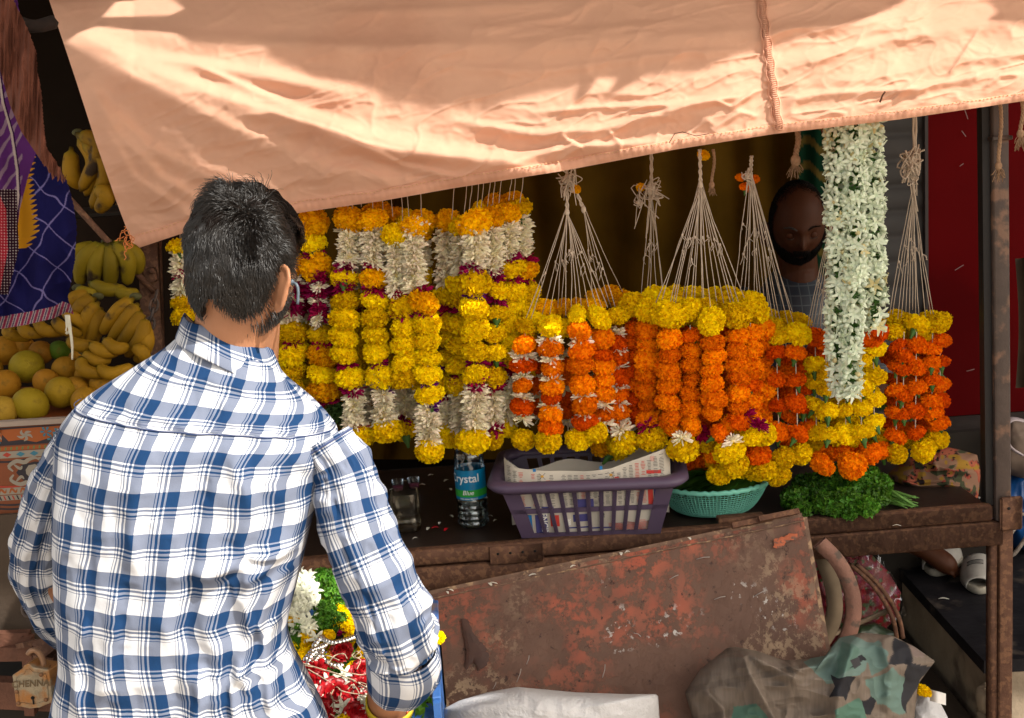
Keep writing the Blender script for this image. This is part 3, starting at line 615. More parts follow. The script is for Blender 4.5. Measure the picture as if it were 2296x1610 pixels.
# ------------------------------------------------------------------ unseen sheet added overhead, openings cut to shape sun and shade
ZT = 3.3
def down(Pw): Pw = np.asarray(Pw, float).reshape(-1, 3); return (Pw+SUN*((ZT-Pw[:, 2])/SUN[2])[:, None])[:, :2]
LINE = [(150, 95), (175, 75), (213, 62), (390, 76), (430, 104), (515, 108), (590, 106), (600, 130), (700, 172), (820, 190), (880, 222), (960, 232), (1100, 228), (1177, 207), (1300, 185), (1289, 218), (1312, 212), (1345, 168), (1389, 168), (1356, 215), (1385, 200), (1457, 157), (1569, 151), (1653, 123), (1714, 112), (1793, 87), (1905, 56), (2017, 11), (2050, -20), (2195, -20), (2235, 28), (2213, 45), (2300, 60), (2480, 60), (2480, 150)]
bx = np.linspace(2460, 300, 60); LB = [(x, y+6) for x, y in zip(bx, np.interp(bx, AB[:, 0], AB[:, 1])) if x > 1180]+[(1120, 410), (1067, 412), (955, 402), (842, 384), (730, 356), (606, 312), (494, 273), (427, 236), (348, 193), (253, 154), (190, 116)]
def aw_lit(poly):
    q = np.array(poly, float); n = []
    for i in range(len(q)):
        a, b_ = q[i], q[(i+1) % len(q)]; n += [a+(b_-a)*t for t in np.linspace(0, 1, 6)[:-1]]
    n = np.array(n); yb = np.interp(n[:, 0], AB[:, 0], AB[:, 1]); s_ = np.clip((n[:, 0]-200)/2200, 0, 1)
    return down(P(n[:, 0], n[:, 1], awning_Y(n[:, 0], n[:, 1], s_, 0)))
LIT = [aw_lit(LINE+LB), aw_lit([(229, 40), (290, -30), (350, -30), (412, 22), (380, 36), (300, 38)])]
def flat_lit(poly, Y): q = np.array(poly, float); return down(P(q[:, 0], q[:, 1], np.full(len(q), Y)))
MANP = [(60, 1700), (90, 1100), (120, 900), (330, 700), (370, 380), (720, 370), (720, 700), (800, 880), (880, 1000), (1040, 1350), (1040, 1700)]
LIT += [flat_lit(MANP, 1.75), flat_lit(MANP, 1.95), flat_lit([(640, 1240), (1000, 1290), (1010, 1700), (640, 1700)], 2.05), flat_lit([(640, 1240), (1000, 1300), (1010, 1700), (640, 1700)], 2.35)]
LIT += [flat_lit([(1090, 1700), (1100, 1590), (1130, 1566), (1180, 1562), (1215, 1580), (1260, 1625), (1280, 1700)], 2.2),
        flat_lit([(-20, 1322), (95, 1322), (135, 1385), (110, 1400), (60, 1390), (-20, 1370)], 2.3), flat_lit([(60, 1418), (150, 1418), (150, 1470), (70, 1470)], 2.1), flat_lit([(15, 1480), (140, 1480), (140, 1600), (15, 1600)], 2.0),
        flat_lit([(2250, 1570), (2272, 1540), (2310, 1500), (2440, 1500), (2440, 1760), (2250, 1760)], 2.88)]
from mathutils.geometry import delaunay_2d_cdt
vv2 = [Vector((-1.6, .35)), Vector((4.6, .35)), Vector((4.6, 3.6)), Vector((-1.6, 3.6))]; ee = [(0, 1), (1, 2), (2, 3), (3, 0)]
for q in LIT:
    q = np.clip(q, (-1.58, .37), (4.58, 3.58)); n0 = len(vv2); vv2 += [Vector((float(x), float(y))) for x, y in q]; ee += [(n0+i, n0+(i+1) % len(q)) for i in range(len(q))]
ov, oe, of = delaunay_2d_cdt(vv2, ee, [], 0, 1e-4)[:3]
ov = np.array([(v[0], v[1]) for v in ov]); cen_ = np.array([ov[list(f)].mean(0) for f in of]); opn = np.zeros(len(of), bool)
for q in LIT: opn |= inpoly(cen_[:, 0], cen_[:, 1], q)
tp = mesh('shade_sheet', np.column_stack([ov, np.full(len(ov), ZT)]), [f for f, o in zip(of, opn) if not o], mat("grey_shade_sheet", (.30, .27, .24), .7), None, False)
tag(tp, "unseen grey sheet added above the stall, cut to shape sun and shade", 'shade_sheet')

# ------------------------------------------------------------------ setting
def struct(name, mb, m, smooth=False): return tag(mb.build(name, m, None, smooth), kind='structure')
st_ = MB(); st_.box((0, 0, -.05), (60, 60, .1)); struct('ground', st_, mat("street_dirt", (.30, .25, .20), .95, var=.3, vs=3, bump=.5, bs=40))
# rear wall, side walls and roof of the shop row
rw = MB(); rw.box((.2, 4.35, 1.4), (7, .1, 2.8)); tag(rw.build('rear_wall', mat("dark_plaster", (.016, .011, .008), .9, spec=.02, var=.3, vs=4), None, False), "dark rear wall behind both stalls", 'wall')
rf = MB(); rf.box((.6, 3.7, 2.62), (6.5, 1.4, .06)); rf.box((.6, 3.02, 2.55), (6.5, .06, .08)); tag(rf.build('shed_roof', mat("sheet_roof", (.03, .025, .022), .8, spec=.05), None, False), "sheet metal roof over the stalls", 'roof')
# curtain
def cloth_sheet(fn, nu, nv):
    u, v = np.meshgrid(np.linspace(0, 1, nu), np.linspace(0, 1, nv)); return u, v
u, v = cloth_sheet(None, 260, 40)
px = lerp(600, 1862, u); py = lerp(150, 1030, v); Yc = 4.05+.035*np.sin(u*60+7*vn(u*5, v*.6, 2))+.03*vn(u*16, v*1.2, 4)
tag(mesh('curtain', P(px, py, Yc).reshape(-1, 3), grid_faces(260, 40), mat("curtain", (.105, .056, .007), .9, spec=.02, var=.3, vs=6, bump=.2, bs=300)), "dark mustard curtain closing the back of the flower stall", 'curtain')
# green patterned cloth
u, v = cloth_sheet(None, 70, 90); px = lerp(1790, 1990, u); py = lerp(200, 760, v); Yc = 3.95+.015*np.sin(u*22)
wv = np.sin(v*62+1.6*np.sin(u*16)); c = np.where((wv > .5)[..., None], (.10, .075, .02), np.where(((np.sin(v*15.5+.8*np.sin(u*16)) > .93) & (np.sin(u*30) > 0))[..., None], (.10, .008, .008), (.006, .03, .016)))
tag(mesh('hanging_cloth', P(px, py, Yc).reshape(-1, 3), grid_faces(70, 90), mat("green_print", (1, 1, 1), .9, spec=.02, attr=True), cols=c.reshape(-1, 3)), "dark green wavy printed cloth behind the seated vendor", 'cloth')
# roller shutter
t = thing('roller_shutter', "grey corrugated roller shutter between the garlands and the red wall", 'shutter', P(2020, 600, 3.9)); mb = MB()
x0, x1 = P(1955, 500, 3.9)[0], P(2066, 500, 3.9)[0]; zz = np.linspace(.5, 2.6, 260); prof = 3.9-.014*np.abs(np.sin(zz*38))**.6
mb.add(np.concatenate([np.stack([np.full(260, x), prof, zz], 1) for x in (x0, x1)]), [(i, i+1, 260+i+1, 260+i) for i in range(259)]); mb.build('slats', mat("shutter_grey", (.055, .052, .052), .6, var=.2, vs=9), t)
mb = MB(); mb.box((x1+.004, 3.89, 1.55), (.010, .05, 2.1)); mb.build('guide_rail', mat("rail", (.05, .04, .04), .6), t, False)
# red wall
xa, xb = x1+.004, P(2500, 700, 3.9)[0]; z0 = P(2150, 935, 3.9)[2]
mb = MB(); mb.box(((xa+xb)/2, 3.95, (z0+2.6)/2), (xb-xa, .06, 2.6-z0)); tag(mb.build('red_wall', mat("red_paint", (.11, .0009, .002), .6, spec=.04, var=.18, vs=2.5, dirt=(.085, .001, .002), ds=1.5, bump=.05, bs=30), None, False), "glossy dark red painted wall at the right", 'wall')
mb = MB(); mb.box(((xa+xb)/2, 3.82, z0/2), (xb-xa, .20, z0), bev=.01); tag(mb.build('concrete_ledge', mat("grey_cement", (.06, .05, .045), .95, var=.35, vs=8, bump=.6, bs=60)), "grimy cement ledge at the foot of the red wall", 'ledge')
sc_ = MB()
for (px_, py_, L, a) in ((2165, 255, 26, 1.9), (2160, 300, 16, 2.2), (2155, 370, 10, .6), (2175, 830, 18, .2), (2150, 600, 22, .5)):
    c = P(px_, py_, 3.90); L *= m_per_px(3.9)*.5; d = np.array([math.cos(a), 0, math.sin(a)]); sc_.bar(c-d*L, c+d*L, .003, .002)
tag(sc_.build('paint_chip', mat("chip", (.3, .2, .2), .8), None, False), "pale chips and scratches on the red wall", 'scratches', kind='stuff')

# ------------------------------------------------------------------ platform and steps at the lower right
_d = ray(2214, 1480); ZP = float(CAMZ+_d[2]*2.93/_d[1]); print('ZP', ZP)
A = PZ(2214, 1480, ZP); B = PZ(1960, 1205, ZP); d = (B-A)[:2]; d /= np.linalg.norm(d); n_ = np.array([d[1], -d[0]])
A2 = A[:2]; B2 = A2+d*3.0
def prism(poly, z0, z1, uvs=1):
    k = len(poly); V = [(x, y, z0) for x, y in poly]+[(x, y, z1) for x, y in poly]
    return V, [tuple(range(k-1, -1, -1)), tuple(range(k, 2*k))]+[(i, (i+1) % k, k+(i+1) % k, k+i) for i in range(k)]
pl = [tuple(A2+n_*0), tuple(B2), (3.4, B2[1]), (3.4, A2[1]-.06)]
if np.cross(np.array(pl[1])-pl[0], np.array(pl[2])-pl[1]) < 0: pl = pl[::-1]
m_conc = mat("rough_concrete", (.30, .235, .165), .95, var=.35, vs=9, bump=1.0, bs=35, dirt=(.10, .075, .055), ds=5, dth=.6)
t = thing('stone_platform', "rough concrete and stone platform with a worn black top at the lower right", 'platform', (A2[0]+.3, A2[1]+.3, 0))
V, F = prism(pl, 0, ZP-.035); mesh('block', V, F, m_conc, t, False)
pl2 = [tuple(np.array(p)+np.array([-.012, -.004])*(1 if p[0] < 3 else 0)) for p in pl]; V, F = prism(pl2, ZP-.035, ZP)
mesh('mat_top', V, F, mat("black_mat", (.014, .013, .016), .6, spec=.15, var=.5, vs=14, bump=.5, bs=30, dirt=(.075, .06, .05), ds=9, dth=.58), t, False)
def rock(mb, c, r, seed, sq=(1, 1, .8)):
    D_ = fibo(160, seed); k = 1+.22*vn(D_[:, 0]*1.7+seed, D_[:, 1]*1.7+D_[:, 2], 2)+.10*vn(D_[:, 0]*5+seed, D_[:, 2]*5+D_[:, 1]*3, 4)
    prof_n = 10; V = []
    for i in range(prof_n+1):
        for j in range(16):
            ph_, t_ = math.pi*i/prof_n, 2*math.pi*j/16; dx = np.array([math.sin(ph_)*math.cos(t_), math.sin(ph_)*math.sin(t_), -math.cos(ph_)])
            kk = 1+.25*float(vn(dx[0]*1.6+seed, dx[1]*1.6+dx[2]*1.3, 2))+.15*float(vn(dx[0]*4+seed, dx[2]*4+dx[1]*3, 4)); dx = np.sign(dx)*np.abs(dx)**.75; V.append(np.asarray(c)+dx*kk*r*np.array(sq))
    mb.add(V, grid_faces(16, prof_n+1, True))
mb = MB(); rock(mb, (A2[0]-.015, A2[1]-.02, ZP-.10), .03, 3, (.6, 1, 1.3)); rock(mb, (A2[0]-.01, A2[1]-.01, ZP-.17), .03, 5, (.6, 1, 1)); mb.build('broken_edge', m_conc, t)
# dark step below the platform
q0 = A2+np.array([-.02, -.03]); V, F = prism([tuple(q0+np.array([-.42, -.02])), tuple(q0), tuple(q0+d*2.6), tuple(q0+d*2.6+np.array([-.42, 0]))], 0, .20)
tag(mesh('low_step', V, F, mat("dirty_step", (.07, .05, .035), .95, var=.5, vs=7, bump=.8, bs=40), None, False), "low dirty step beside the platform, right of the grey cloth", 'step')

# ------------------------------------------------------------------ flower cart: shelf, rails, posts
m_rust = mat("rusty_steel", (.115, .058, .038), .75, var=.35, vs=30, bump=.5, bs=140, dirt=(.165, .085, .050), ds=75, dth=.55, spec=.12)
m_rust2 = mat("dark_steel", (.065, .045, .038), .6, var=.3, vs=18, bump=.3, bs=120, spec=.35, dirt=(.16, .09, .06), ds=22, dth=.6)
ZS = PZ(1000, 1250, .84)[2]; ZS = .845
FL_ = PZ(700, 1268, ZS-.02); FRp = PZ(2215, 1148, ZS-.02)
a0 = FL_[:2]; a1 = FRp[:2]; dv = a1-a0; dv /= np.linalg.norm(dv); nv_ = np.array([-dv[1], dv[0]])
print('shelf', a0, a1, 'depths')
def S3(al, back, z): p = a0+dv*al+nv_*back; return np.array([p[0], p[1], z])   # along the front edge, back from it
LEN = np.linalg.norm(a1-a0); ANG = math.atan2(dv[1], dv[0])
cart = thing('flower_cart', "rusty steel flower cart with a dark shelf, angle iron rails and a corner post", 'cart', S3(LEN/2, .3, 0))
mb = MB(); c = S3(LEN/2-.3, .37, ZS-.012); mb.box(c, (LEN+.6, .74, .014), rz=ANG); mb.build('shelf_top', mat("shelf_sheet", (.026, .016, .013), .45, var=.35, vs=9, bump=.15, bs=60, spec=.5), cart, False)
def rail(name, z, w, h, off, m, a=-.6, b_=LEN): 
    q = MB(); q.bar(S3(a, off, z), S3(b_, off, z), w, h, bev=.004); return q.build(name, m, cart)
rail('shelf_rail', ZS-.014, .03, .040, -.012, m_rust, -.6, LEN+.0); rail('lower_rail', ZS-.070, .034, .060, -.008, m_rust, -.6, LEN+.03)
q = MB(); q.box(S3(.50, -.030, ZS-.020), (.13, .006, .045), rz=ANG, bev=.001)
for k in range(4): q.lathe(S3(.455+k*.03, -.0335, ZS-.016), [(0, -.0005), (.0035, 0), (.0035, .001), (0, .001)], 8, M=[[1, 0, 0], [0, 0, 1], [0, 1, 0]], mi=1)
q.build('splice_plate', [m_rust, mat("hole_black", (.01, .01, .01), .9)], cart)
q = MB(); q.box(S3(1.06, .012, ZS+.012), (.115, .03, .014), rz=ANG, bev=.002); q.box(S3(1.12, .01, ZS+.006), (.10, .02, .010), rz=ANG, bev=.002); q.build('bracket', m_rust, cart)
# corner post at the right
pb = S3(LEN+.030, -.005, 0); ptop = P(2226, 200, pb[1]+.01)
q = MB(); q.bar((pb[0], pb[1], ZS-.04), (ptop[0]-.0, pb[1]+.012, 2.45), .038, .038, bev=.004, up=(0, 1, 0)); q.build('corner_post', m_rust2, cart)
q = MB(); q.bar((pb[0]-.030, pb[1]+.012, ZS), (ptop[0]-.030, pb[1]+.02, 2.45), .018, .03, up=(0, 1, 0)); q.build('post_flange', mat("black_steel", (.012, .010, .010), .6), cart, False)
q = MB(); q.bar((pb[0]+.012, pb[1], 0), (pb[0]+.008, pb[1]-.0, ZS-.05), .034, .03, bev=.003, up=(0, 1, 0)); q.bar((pb[0]-.016, pb[1]+.008, 0), (pb[0]-.020, pb[1]+.008, ZS-.05), .016, .03, up=(0, 1, 0)); q.build('leg', m_rust, cart)
q = MB(); q.box((pb[0]+.012, pb[1]-.03, ZS-.015), (.055, .012, .085), bev=.004); q.lathe((pb[0]+.004, pb[1]-.037, ZS), [(0, 0), (.004, 0), (.004, .002), (0, .002)], 8, M=[[1, 0, 0], [0, 0, 1], [0, 1, 0]], mi=1); q.build('corner_plate', [m_rust, bpy.data.materials['hole_black']], cart)
for zc in (.0,):
    q = MB(); q.box((lerp(pb[0], ptop[0], .6), pb[1], 1.74), (.048, .048, .01), bev=.002); q.build('weld_collar', m_rust2, cart)
q = MB(); q.bar(S3(-.5, .72, .02), S3(-.5, .72, 2.4), .04, .04); q.build('rear_post', m_rust2, cart, False)
q = MB(); q.bar(S3(-.7, .30, 2.28), S3(LEN+.3, .30, 2.28), .04, .04); q.build('garland_pole', m_rust2, cart, False)
# left front post (seen left of the man's head) with stay rod
lp0 = P(333, 560, 2.80); q = MB(); q.bar(P(352, 1000, 2.98), P(331, 520, 2.98), .05, .018, up=(0, 1, 0), bev=.003); q.bar(P(368, 1000, 3.0), P(354, 520, 3.0), .014, .014, up=(0, 1, 0)); q.build('side_post', m_rust, cart)
q = MB(); q.bar(P(334, 600, 2.96), P(342, 632, 2.96), .03, .02, up=(0, 1, 0), bev=.004); q.ball(P(340, 608, 2.945), .008, 6); q.build('bolt_clamp', m_rust, cart)
q = MB(); q.tube([P(150, 440, 2.86), P(345, 655, 2.95)], .0075, 8); tag(q.build('iron_rod', m_rust), "thin rusty iron rod slanting down to the left post above the bananas", 'rod')
# chain hanging on post
def chain(name, label, pts, r=.0035, L=.016, parent=None):
    mb = MB(); pts = np.array(pts); dist = np.r_[0, np.cumsum(np.linalg.norm(np.diff(pts, axis=0), axis=1))]; n = int(dist[-1]/(L*1.35))
    for k in range(n):
        s_ = dist[-1]*(k+.5)/n; c = np.array([np.interp(s_, dist, pts[:, i]) for i in range(3)]); dd = np.array([np.interp(s_+.004, dist, pts[:, i]) for i in range(3)])-c; dd /= np.linalg.norm(dd)
        si = np.cross(dd, (0, 1, 0) if k % 2 else (1, .3, 0)); si /= np.linalg.norm(si); a = np.linspace(0, 2*math.pi, 13)
        mb.tube(c+np.outer(np.cos(a)*L, dd)+np.outer(np.sin(a)*L*.6, si), r, 5, caps=False)
    return tag(mb.build(name, m_rust2), label, 'chain')
chain('chain', "rusty chain hanging on the post beside the ripe bananas", [P(352, 655, 2.93), P(338, 720, 2.92), P(335, 790, 2.91), P(318, 835, 2.90)])

# ------------------------------------------------------------------ leaning rusty door panel
def rust_panel_mat():
    m = bpy.data.materials.new("flaking_red_rust"); m.use_nodes = True; N = m.node_tree.nodes; Lk = m.node_tree.links.new; b = N['Principled BSDF']
    tc = N.new('ShaderNodeTexCoord')
    def nz(scale, det, rough=.6, off=0):
        mp = N.new('ShaderNodeMapping'); mp.inputs['Location'].default_value = (off, off*.7, 0); Lk(tc.outputs['UV'], mp.inputs[0])
        n = N.new('ShaderNodeTexNoise'); n.inputs['Scale'].default_value = scale; n.inputs['Detail'].default_value = det; n.inputs['Roughness'].default_value = rough; Lk(mp.outputs[0], n.inputs['Vector']); return n.outputs['Fac']
    def ramp(f, a, b_):
        r = N.new('ShaderNodeMapRange'); Lk(f, r.inputs[0]); r.inputs[1].default_value = a; r.inputs[2].default_value = b_; return r.outputs[0]
    def mixc(f, c1, c2, k1=None):
        x = N.new('ShaderNodeMix'); x.data_type = 'RGBA'; Lk(f, x.inputs[0])
        (Lk(c1, x.inputs[6]) if not isinstance(c1, tuple) else setattr(x.inputs[6], 'default_value', (*c1, 1)))
        (Lk(c2, x.inputs[7]) if not isinstance(c2, tuple) else setattr(x.inputs[7], 'default_value', (*c2, 1))); return x.outputs[2]
    def mul(a, b_, op='MULTIPLY'):
        x = N.new('ShaderNodeMath'); x.operation = op; x.use_clamp = True; Lk(a, x.inputs[0]); Lk(b_, x.inputs[1]); return x.outputs[0]
    base = mixc(ramp(nz(9, 5), .3, .7), (.095, .052, .038), (.14, .078, .056))
    big = ramp(nz(3.0, 4, .55, 3.3), .44, .60); fine = ramp(nz(30, 9, .74, 1.1), .46, .55)
    red = mul(big, fine); c = mixc(red, base, mixc(ramp(nz(14, 4, .5, 8), .3, .7), (.31, .072, .042), (.40, .108, .060)))
    tan = mul(ramp(nz(2.2, 3, .5, 7.7), .56, .68), ramp(nz(34, 8, .75, 2.2), .50, .56)); c = mixc(tan, c, (.36, .26, .17))
    dk = ramp(nz(46, 6, .7, 5.5), .60, .66); c = mixc(dk, c, (.05, .028, .022))
    wh = mul(ramp(nz(5, 2, .5, 9.1), .64, .70), ramp(nz(60, 5, .6, 4.2), .58, .62)); c = mixc(wh, c, (.42, .40, .38))
    Lk(c, b.inputs['Base Color']); b.inputs['Roughness'].default_value = .62; b.inputs['Specular IOR Level'].default_value = .2
    bp = N.new('ShaderNodeBump'); bp.inputs['Strength'].default_value = .5; bp.inputs['Distance'].default_value = .002; Lk(mul(fine, ramp(nz(80, 5), .2, .8), 'ADD'), bp.inputs['Height']); Lk(bp.outputs[0], b.inputs['Normal'])
    return m
m_panel = rust_panel_mat()
c00 = P(955, 1335, 2.60); c10 = P(1800, 1158, 2.66); c11 = P(1905, 1760, 2.36); c01 = P(985, 1800, 2.36)
n1, n2 = 40, 30; uu, vv = np.meshgrid(np.linspace(0, 1, n1), np.linspace(0, 1, n2)); 
Vp = ((1-uu)*(1-vv))[..., None]*c00+(uu*(1-vv))[..., None]*c10+(uu*vv)[..., None]*c11+((1-uu)*vv)[..., None]*c01
nrm = np.cross(c10-c00, c01-c00); nrm /= np.linalg.norm(nrm); nrm = -nrm if nrm[1] > 0 else nrm
Vp = Vp+nrm*(.0035*vn(uu*3, vv*3, 4))[..., None]; L1 = np.linalg.norm(c10-c00); L2 = np.linalg.norm(c01-c00)
dp = thing('door_panel', "flaking red rusty sheet metal door leaning slantwise against the front of the cart", 'panel', (c01+c11)/2)
bk = Vp-nrm*.02
mesh('sheet', Vp.reshape(-1, 3), grid_faces(n1, n2), m_panel, dp, uv=np.stack([uu*L1, vv*L2], -1).reshape(-1, 2))
q = MB(); ef = dict(up=tuple(nrm))
m_edge = mat("panel_edge", (.16, .095, .065), .75, var=.4, vs=40, dirt=(.34, .22, .13), ds=60, dth=.6, bump=.4, bs=150)
for a_, b_, o_ in ((c00, c10, 0), (c10, c11, 0), (c01, c11, 0), (c00, c01, 0)):
    q.bar(a_-nrm*.011, b_-nrm*.011, .020, .012, up=tuple(nrm))
q.build('folded_edge', m_edge, dp, False)
q = MB(); tt = np.linspace(.0, 1, 90); e = c00+(c10-c00)*tt[:, None]+(c01-c00)*(.024+.003*vn(tt*30, tt*0, 2)[:, None])+nrm*.002; q.tube(e, .0016+.0009*np.abs(vn(tt*60, tt*0, 1)), 5); q.build('rusted_seam', m_edge, dp)
q = MB(); 
for k, (x, y) in enumerate([(1700, 1180), (1640, 1195)]): q.bar(P(x, y-16, 2.64), P(x+90, y-34, 2.66), .012, .012, up=tuple(nrm))
q.build('hinge_bar', m_rust, dp, False)
# runs and patches of paint with a shape of their own, a hair proud of the sheet
def on_panel(x, y, off=.0016):
    d_ = ray(x, y); t_ = np.dot(c00-cam_pos, nrm)/np.dot(d_, nrm); return cam_pos+d_*t_+nrm*(off+.0040)
def patch(name, outline, m, seed=0):
    O_ = np.array(outline, float); O_ = spline(np.vstack([O_, O_[:1]]), len(O_)*7)[:-1]; O_ += np.stack([vn(O_[:, 0]/5, O_[:, 1]/5, seed), vn(O_[:, 1]/5+4, O_[:, 0]/5, seed+1)], 1)*3.2; c_ = O_.mean(0); q = MB()
    V = [on_panel(*c_)]+[on_panel(*(c_+(o-c_)*.55)) for o in O_]+[on_panel(*o, off=.0004) for o in O_]; n = len(O_)
    q.add(V, [(0, 1+i, 1+(i+1) % n) for i in range(n)]+[(1+i, 1+n+i, 1+n+(i+1) % n, 1+(i+1) % n) for i in range(n)]); return q.build(name, m, dp, False)
m_st = mat("dark_oil", (.060, .026, .018), .5, var=.3, vs=40, spec=.3); m_op = mat("orange_primer", (.42, .11, .05), .7, var=.35, vs=60, dirt=(.13, .07, .05), ds=90, dth=.55); m_sc = mat("scratch_grey", (.30, .27, .25), .7)
patch('oil_run', [(1036, 1388), (1048, 1392), (1062, 1420), (1084, 1448), (1096, 1475), (1088, 1496), (1078, 1500), (1068, 1494), (1060, 1480), (1052, 1496), (1044, 1500), (1046, 1460), (1040, 1425)], m_st, 1)
patch('primer_patch', [(1733, 1222), (1738, 1208), (1760, 1202), (1785, 1196), (1788, 1206), (1766, 1216), (1750, 1228), (1736, 1230)], m_op, 3)
#patch('primer_patch', [(1265, 1380), (1290, 1368), (1312, 1380), (1320, 1400), (1300, 1415), (1276, 1408), (1262, 1396)], m_op, 5)
q = MB()
for (xa, ya, xb, yb) in ((1690, 1338, 1712, 1326), (1600, 1345, 1625, 1338), (1560, 1255, 1590, 1250), (1158, 1530, 1168, 1500), (1180, 1490, 1186, 1470), (1105, 1545, 1112, 1530), (1350, 1520, 1356, 1490), (1420, 1420, 1436, 1428), (1500, 1300, 1520, 1290)): q.tube([on_panel(xa, ya), on_panel((xa+xb)/2+2, (ya+yb)/2-2), on_panel(xb, yb)], .0011, 4)
q.build('scratches', m_sc, dp)
# ------------------------------------------------------------------ fallen petals
m_pet = mat("petal_white", (.75, .74, .66), .6, transl=.2)
def petal(px, py, Y, L=.016, col=None, ang=None, up=None):
    p = P(px, py, Y); a = random.uniform(0, 3) if ang is None else ang; mb = MB(); n = 6; V = []
    for i in range(n):
        t_ = i/(n-1); w_ = L*.22*math.sin(math.pi*(.08+.84*t_)); V += [(L*(t_-.5), -w_, .003*math.sin(t_*3)), (L*(t_-.5), 0, .001+.003*math.sin(t_*3)), (L*(t_-.5), w_, .004*math.sin(t_*3))]
    V = np.array(V); cz, sz = math.cos(a), math.sin(a); V = V @ np.array([[cz, sz, 0], [-sz, cz, 0], [0, 0, 1]])
    F = [(i*3+k, i*3+k+1, i*3+k+4, i*3+k+3) for i in range(n-1) for k in (0, 1)]; mb.add(V+p+np.array([0, 0, .003]), F)
    return mb
def fallen(px, py, z, m=m_pet, label="white petal fallen on the cart's edge or shelf", grp="petals fallen on the shelf and panel edge", L=None, Y=None):
    p = PZ(px, py, z) if Y is None else P(px, py, Y); mb = petal(px, py, p[1], L or random.uniform(.012, .022)); o = mb.build('fallen_petal', m)
    tag(o, label, 'petal', grp)
for px_, py_ in ((957, 1330), (1003, 1327), (1010, 1322), (1098, 1308), (1105, 1306), (1195, 1287), (1285, 1268), (1392, 1240), (1406, 1236), (1545, 1206)):
    t_ = (px_-955)/(1800-955.); fallen(px_, py_+5, 0, Y=float(lerp(2.60, 2.66, t_))-.004, label="white petal lying along the slanted top edge of the rusty panel", grp="petals on the panel edge")
for px_, py_ in ((985, 1176), (1012, 1160), (960, 1188), (1100, 1160), (1110, 1170), (860, 1090), (905, 1082), (935, 1075), (880, 1100), (1000, 1080), (965, 1068), (1010, 1100), (1090, 1120), (1860, 1155), (930, 1210), (945, 1090)): fallen(px_, py_, ZS)
fallen(1000, 1190, ZS, mat("petal_red", (.5, .006, .02), .5), "dark red petal on the shelf edge beside the standing cup", "red petals on the shelf", .022); fallen(975, 1186, ZS, bpy.data.materials['petal_red'], "dark red petal on the shelf edge beside the standing cup", "red petals on the shelf", .018)
for px_, py_ in ((2010, 1182), (2195, 1120)): fallen(px_, py_, ZS)
for px_, py_ in ((2115, 1345), (2035, 1265), (2160, 1225), (2060, 1262)): fallen(px_, py_, ZP, L=.03, label="white petal lying on the black platform top", grp="petals on the platform")
# ------------------------------------------------------------------ purple basket lined with newspaper
m_pur = mat("purple_plastic", (.085, .058, .105), .42, var=.12, vs=8, spec=.45, dirt=(.13, .10, .12), ds=5, dth=.62)
def rrect(w, d, r, n=8):
    P_ = []
    for cx_, cy_, a0_ in ((w/2-r, -d/2+r, -math.pi/2), (w/2-r, d/2-r, 0), (-w/2+r, d/2-r, math.pi/2), (-w/2+r, -d/2+r, math.pi)):
        for k in range(n): a = a0_+math.pi/2*k/(n-1); P_.append((cx_+r*math.cos(a), cy_+r*math.sin(a)))
    return np.array(P_)
bc = S3(.0, 0, 0); bl = PZ(1172, 1207, ZS+.004); br = PZ(1478, 1196, ZS+.004); BW = np.linalg.norm(br-bl)+.006; ang = math.atan2(*(br-bl)[1::-1])
rimL = P(1108, 1062, bl[1]-.03); BH = .150; TW = .425; BD = .24
mid = (bl+br)/2; ca, sa = math.cos(ang), math.sin(ang)
def BK(x, y, z):      # basket frame: x along, y from front bottom edge inwards, z up
    return np.array([mid[0]+x*ca-(y)*sa, mid[1]+x*sa+y*ca, ZS+.004+z])
bas = thing('plastic_basket', "slotted purple plastic basket lined with newspaper on the shelf", 'basket', BK(0, BD/2, 0))
def wall_pt(x, side, z):      # x -1..1 along that side, tapered walls
    f = z/BH; hw = lerp(BW/2, TW/2, f**1.15); fd = lerp(0, -.040, f); bd = lerp(BD-.05, BD+.0, f)
    if side == 'f': return BK(x*hw, fd, z)
    if side == 'b': return BK(-x*hw, bd, z)
    if side == 'r': return BK(hw, lerp(fd, bd, (x+1)/2), z)
    return BK(-hw, lerp(bd, fd, (x+1)/2), z)
def wall(side, ncol, x0, x1, zl):
    q = MB(); ys = [0, .012, .068, .080, .135, BH]
    def quad(xa, xb, za, zb, off=0):
        k = max(2, int(abs(xb-xa)/.15)+1); 
        for i in range(k-1):
            u0, u1 = lerp(xa, xb, i/(k-1)), lerp(xa, xb, (i+1)/(k-1)); p = [wall_pt(u0, side, za), wall_pt(u1, side, za), wall_pt(u1, side, zb), wall_pt(u0, side, zb)]
            n = np.cross(p[1]-p[0], p[3]-p[0]); n /= np.linalg.norm(n); o = [a+n*off for a in p]; b = [a-n*.003 for a in o]
            q.add(o+b, [(0, 1, 2, 3), (7, 6, 5, 4), (0, 4, 5, 1), (1, 5, 6, 2), (2, 6, 7, 3), (3, 7, 4, 0)])
    quad(-1, 1, 0, .012); quad(-1, 1, .068, .080); quad(-1, 1, .136, BH); quad(-1, x0, .012, .136); quad(x1, 1, .012, .136)
    cw = (x1-x0)/ncol
    for k in range(1, ncol):
        xc = x0+cw*k; quad(xc-cw*.17, xc+cw*.17, .012, .136)
        for g_ in (-.10, 0, .10): quad(xc+cw*g_-cw*.025, xc+cw*g_+cw*.025, .010, .138, .0022)
    return q
wall('f', 10, -.80, .80, 0).build('front_wall', m_pur, bas, False); wall('b', 10, -.80, .80, 0).build('rear_wall_panel', m_pur, bas, False)
wall('r', 5, -.75, .75, 0).build('end_wall', m_pur, bas, False); wall('l', 5, -.75, .75, 0).build('end_wall', m_pur, bas, False)
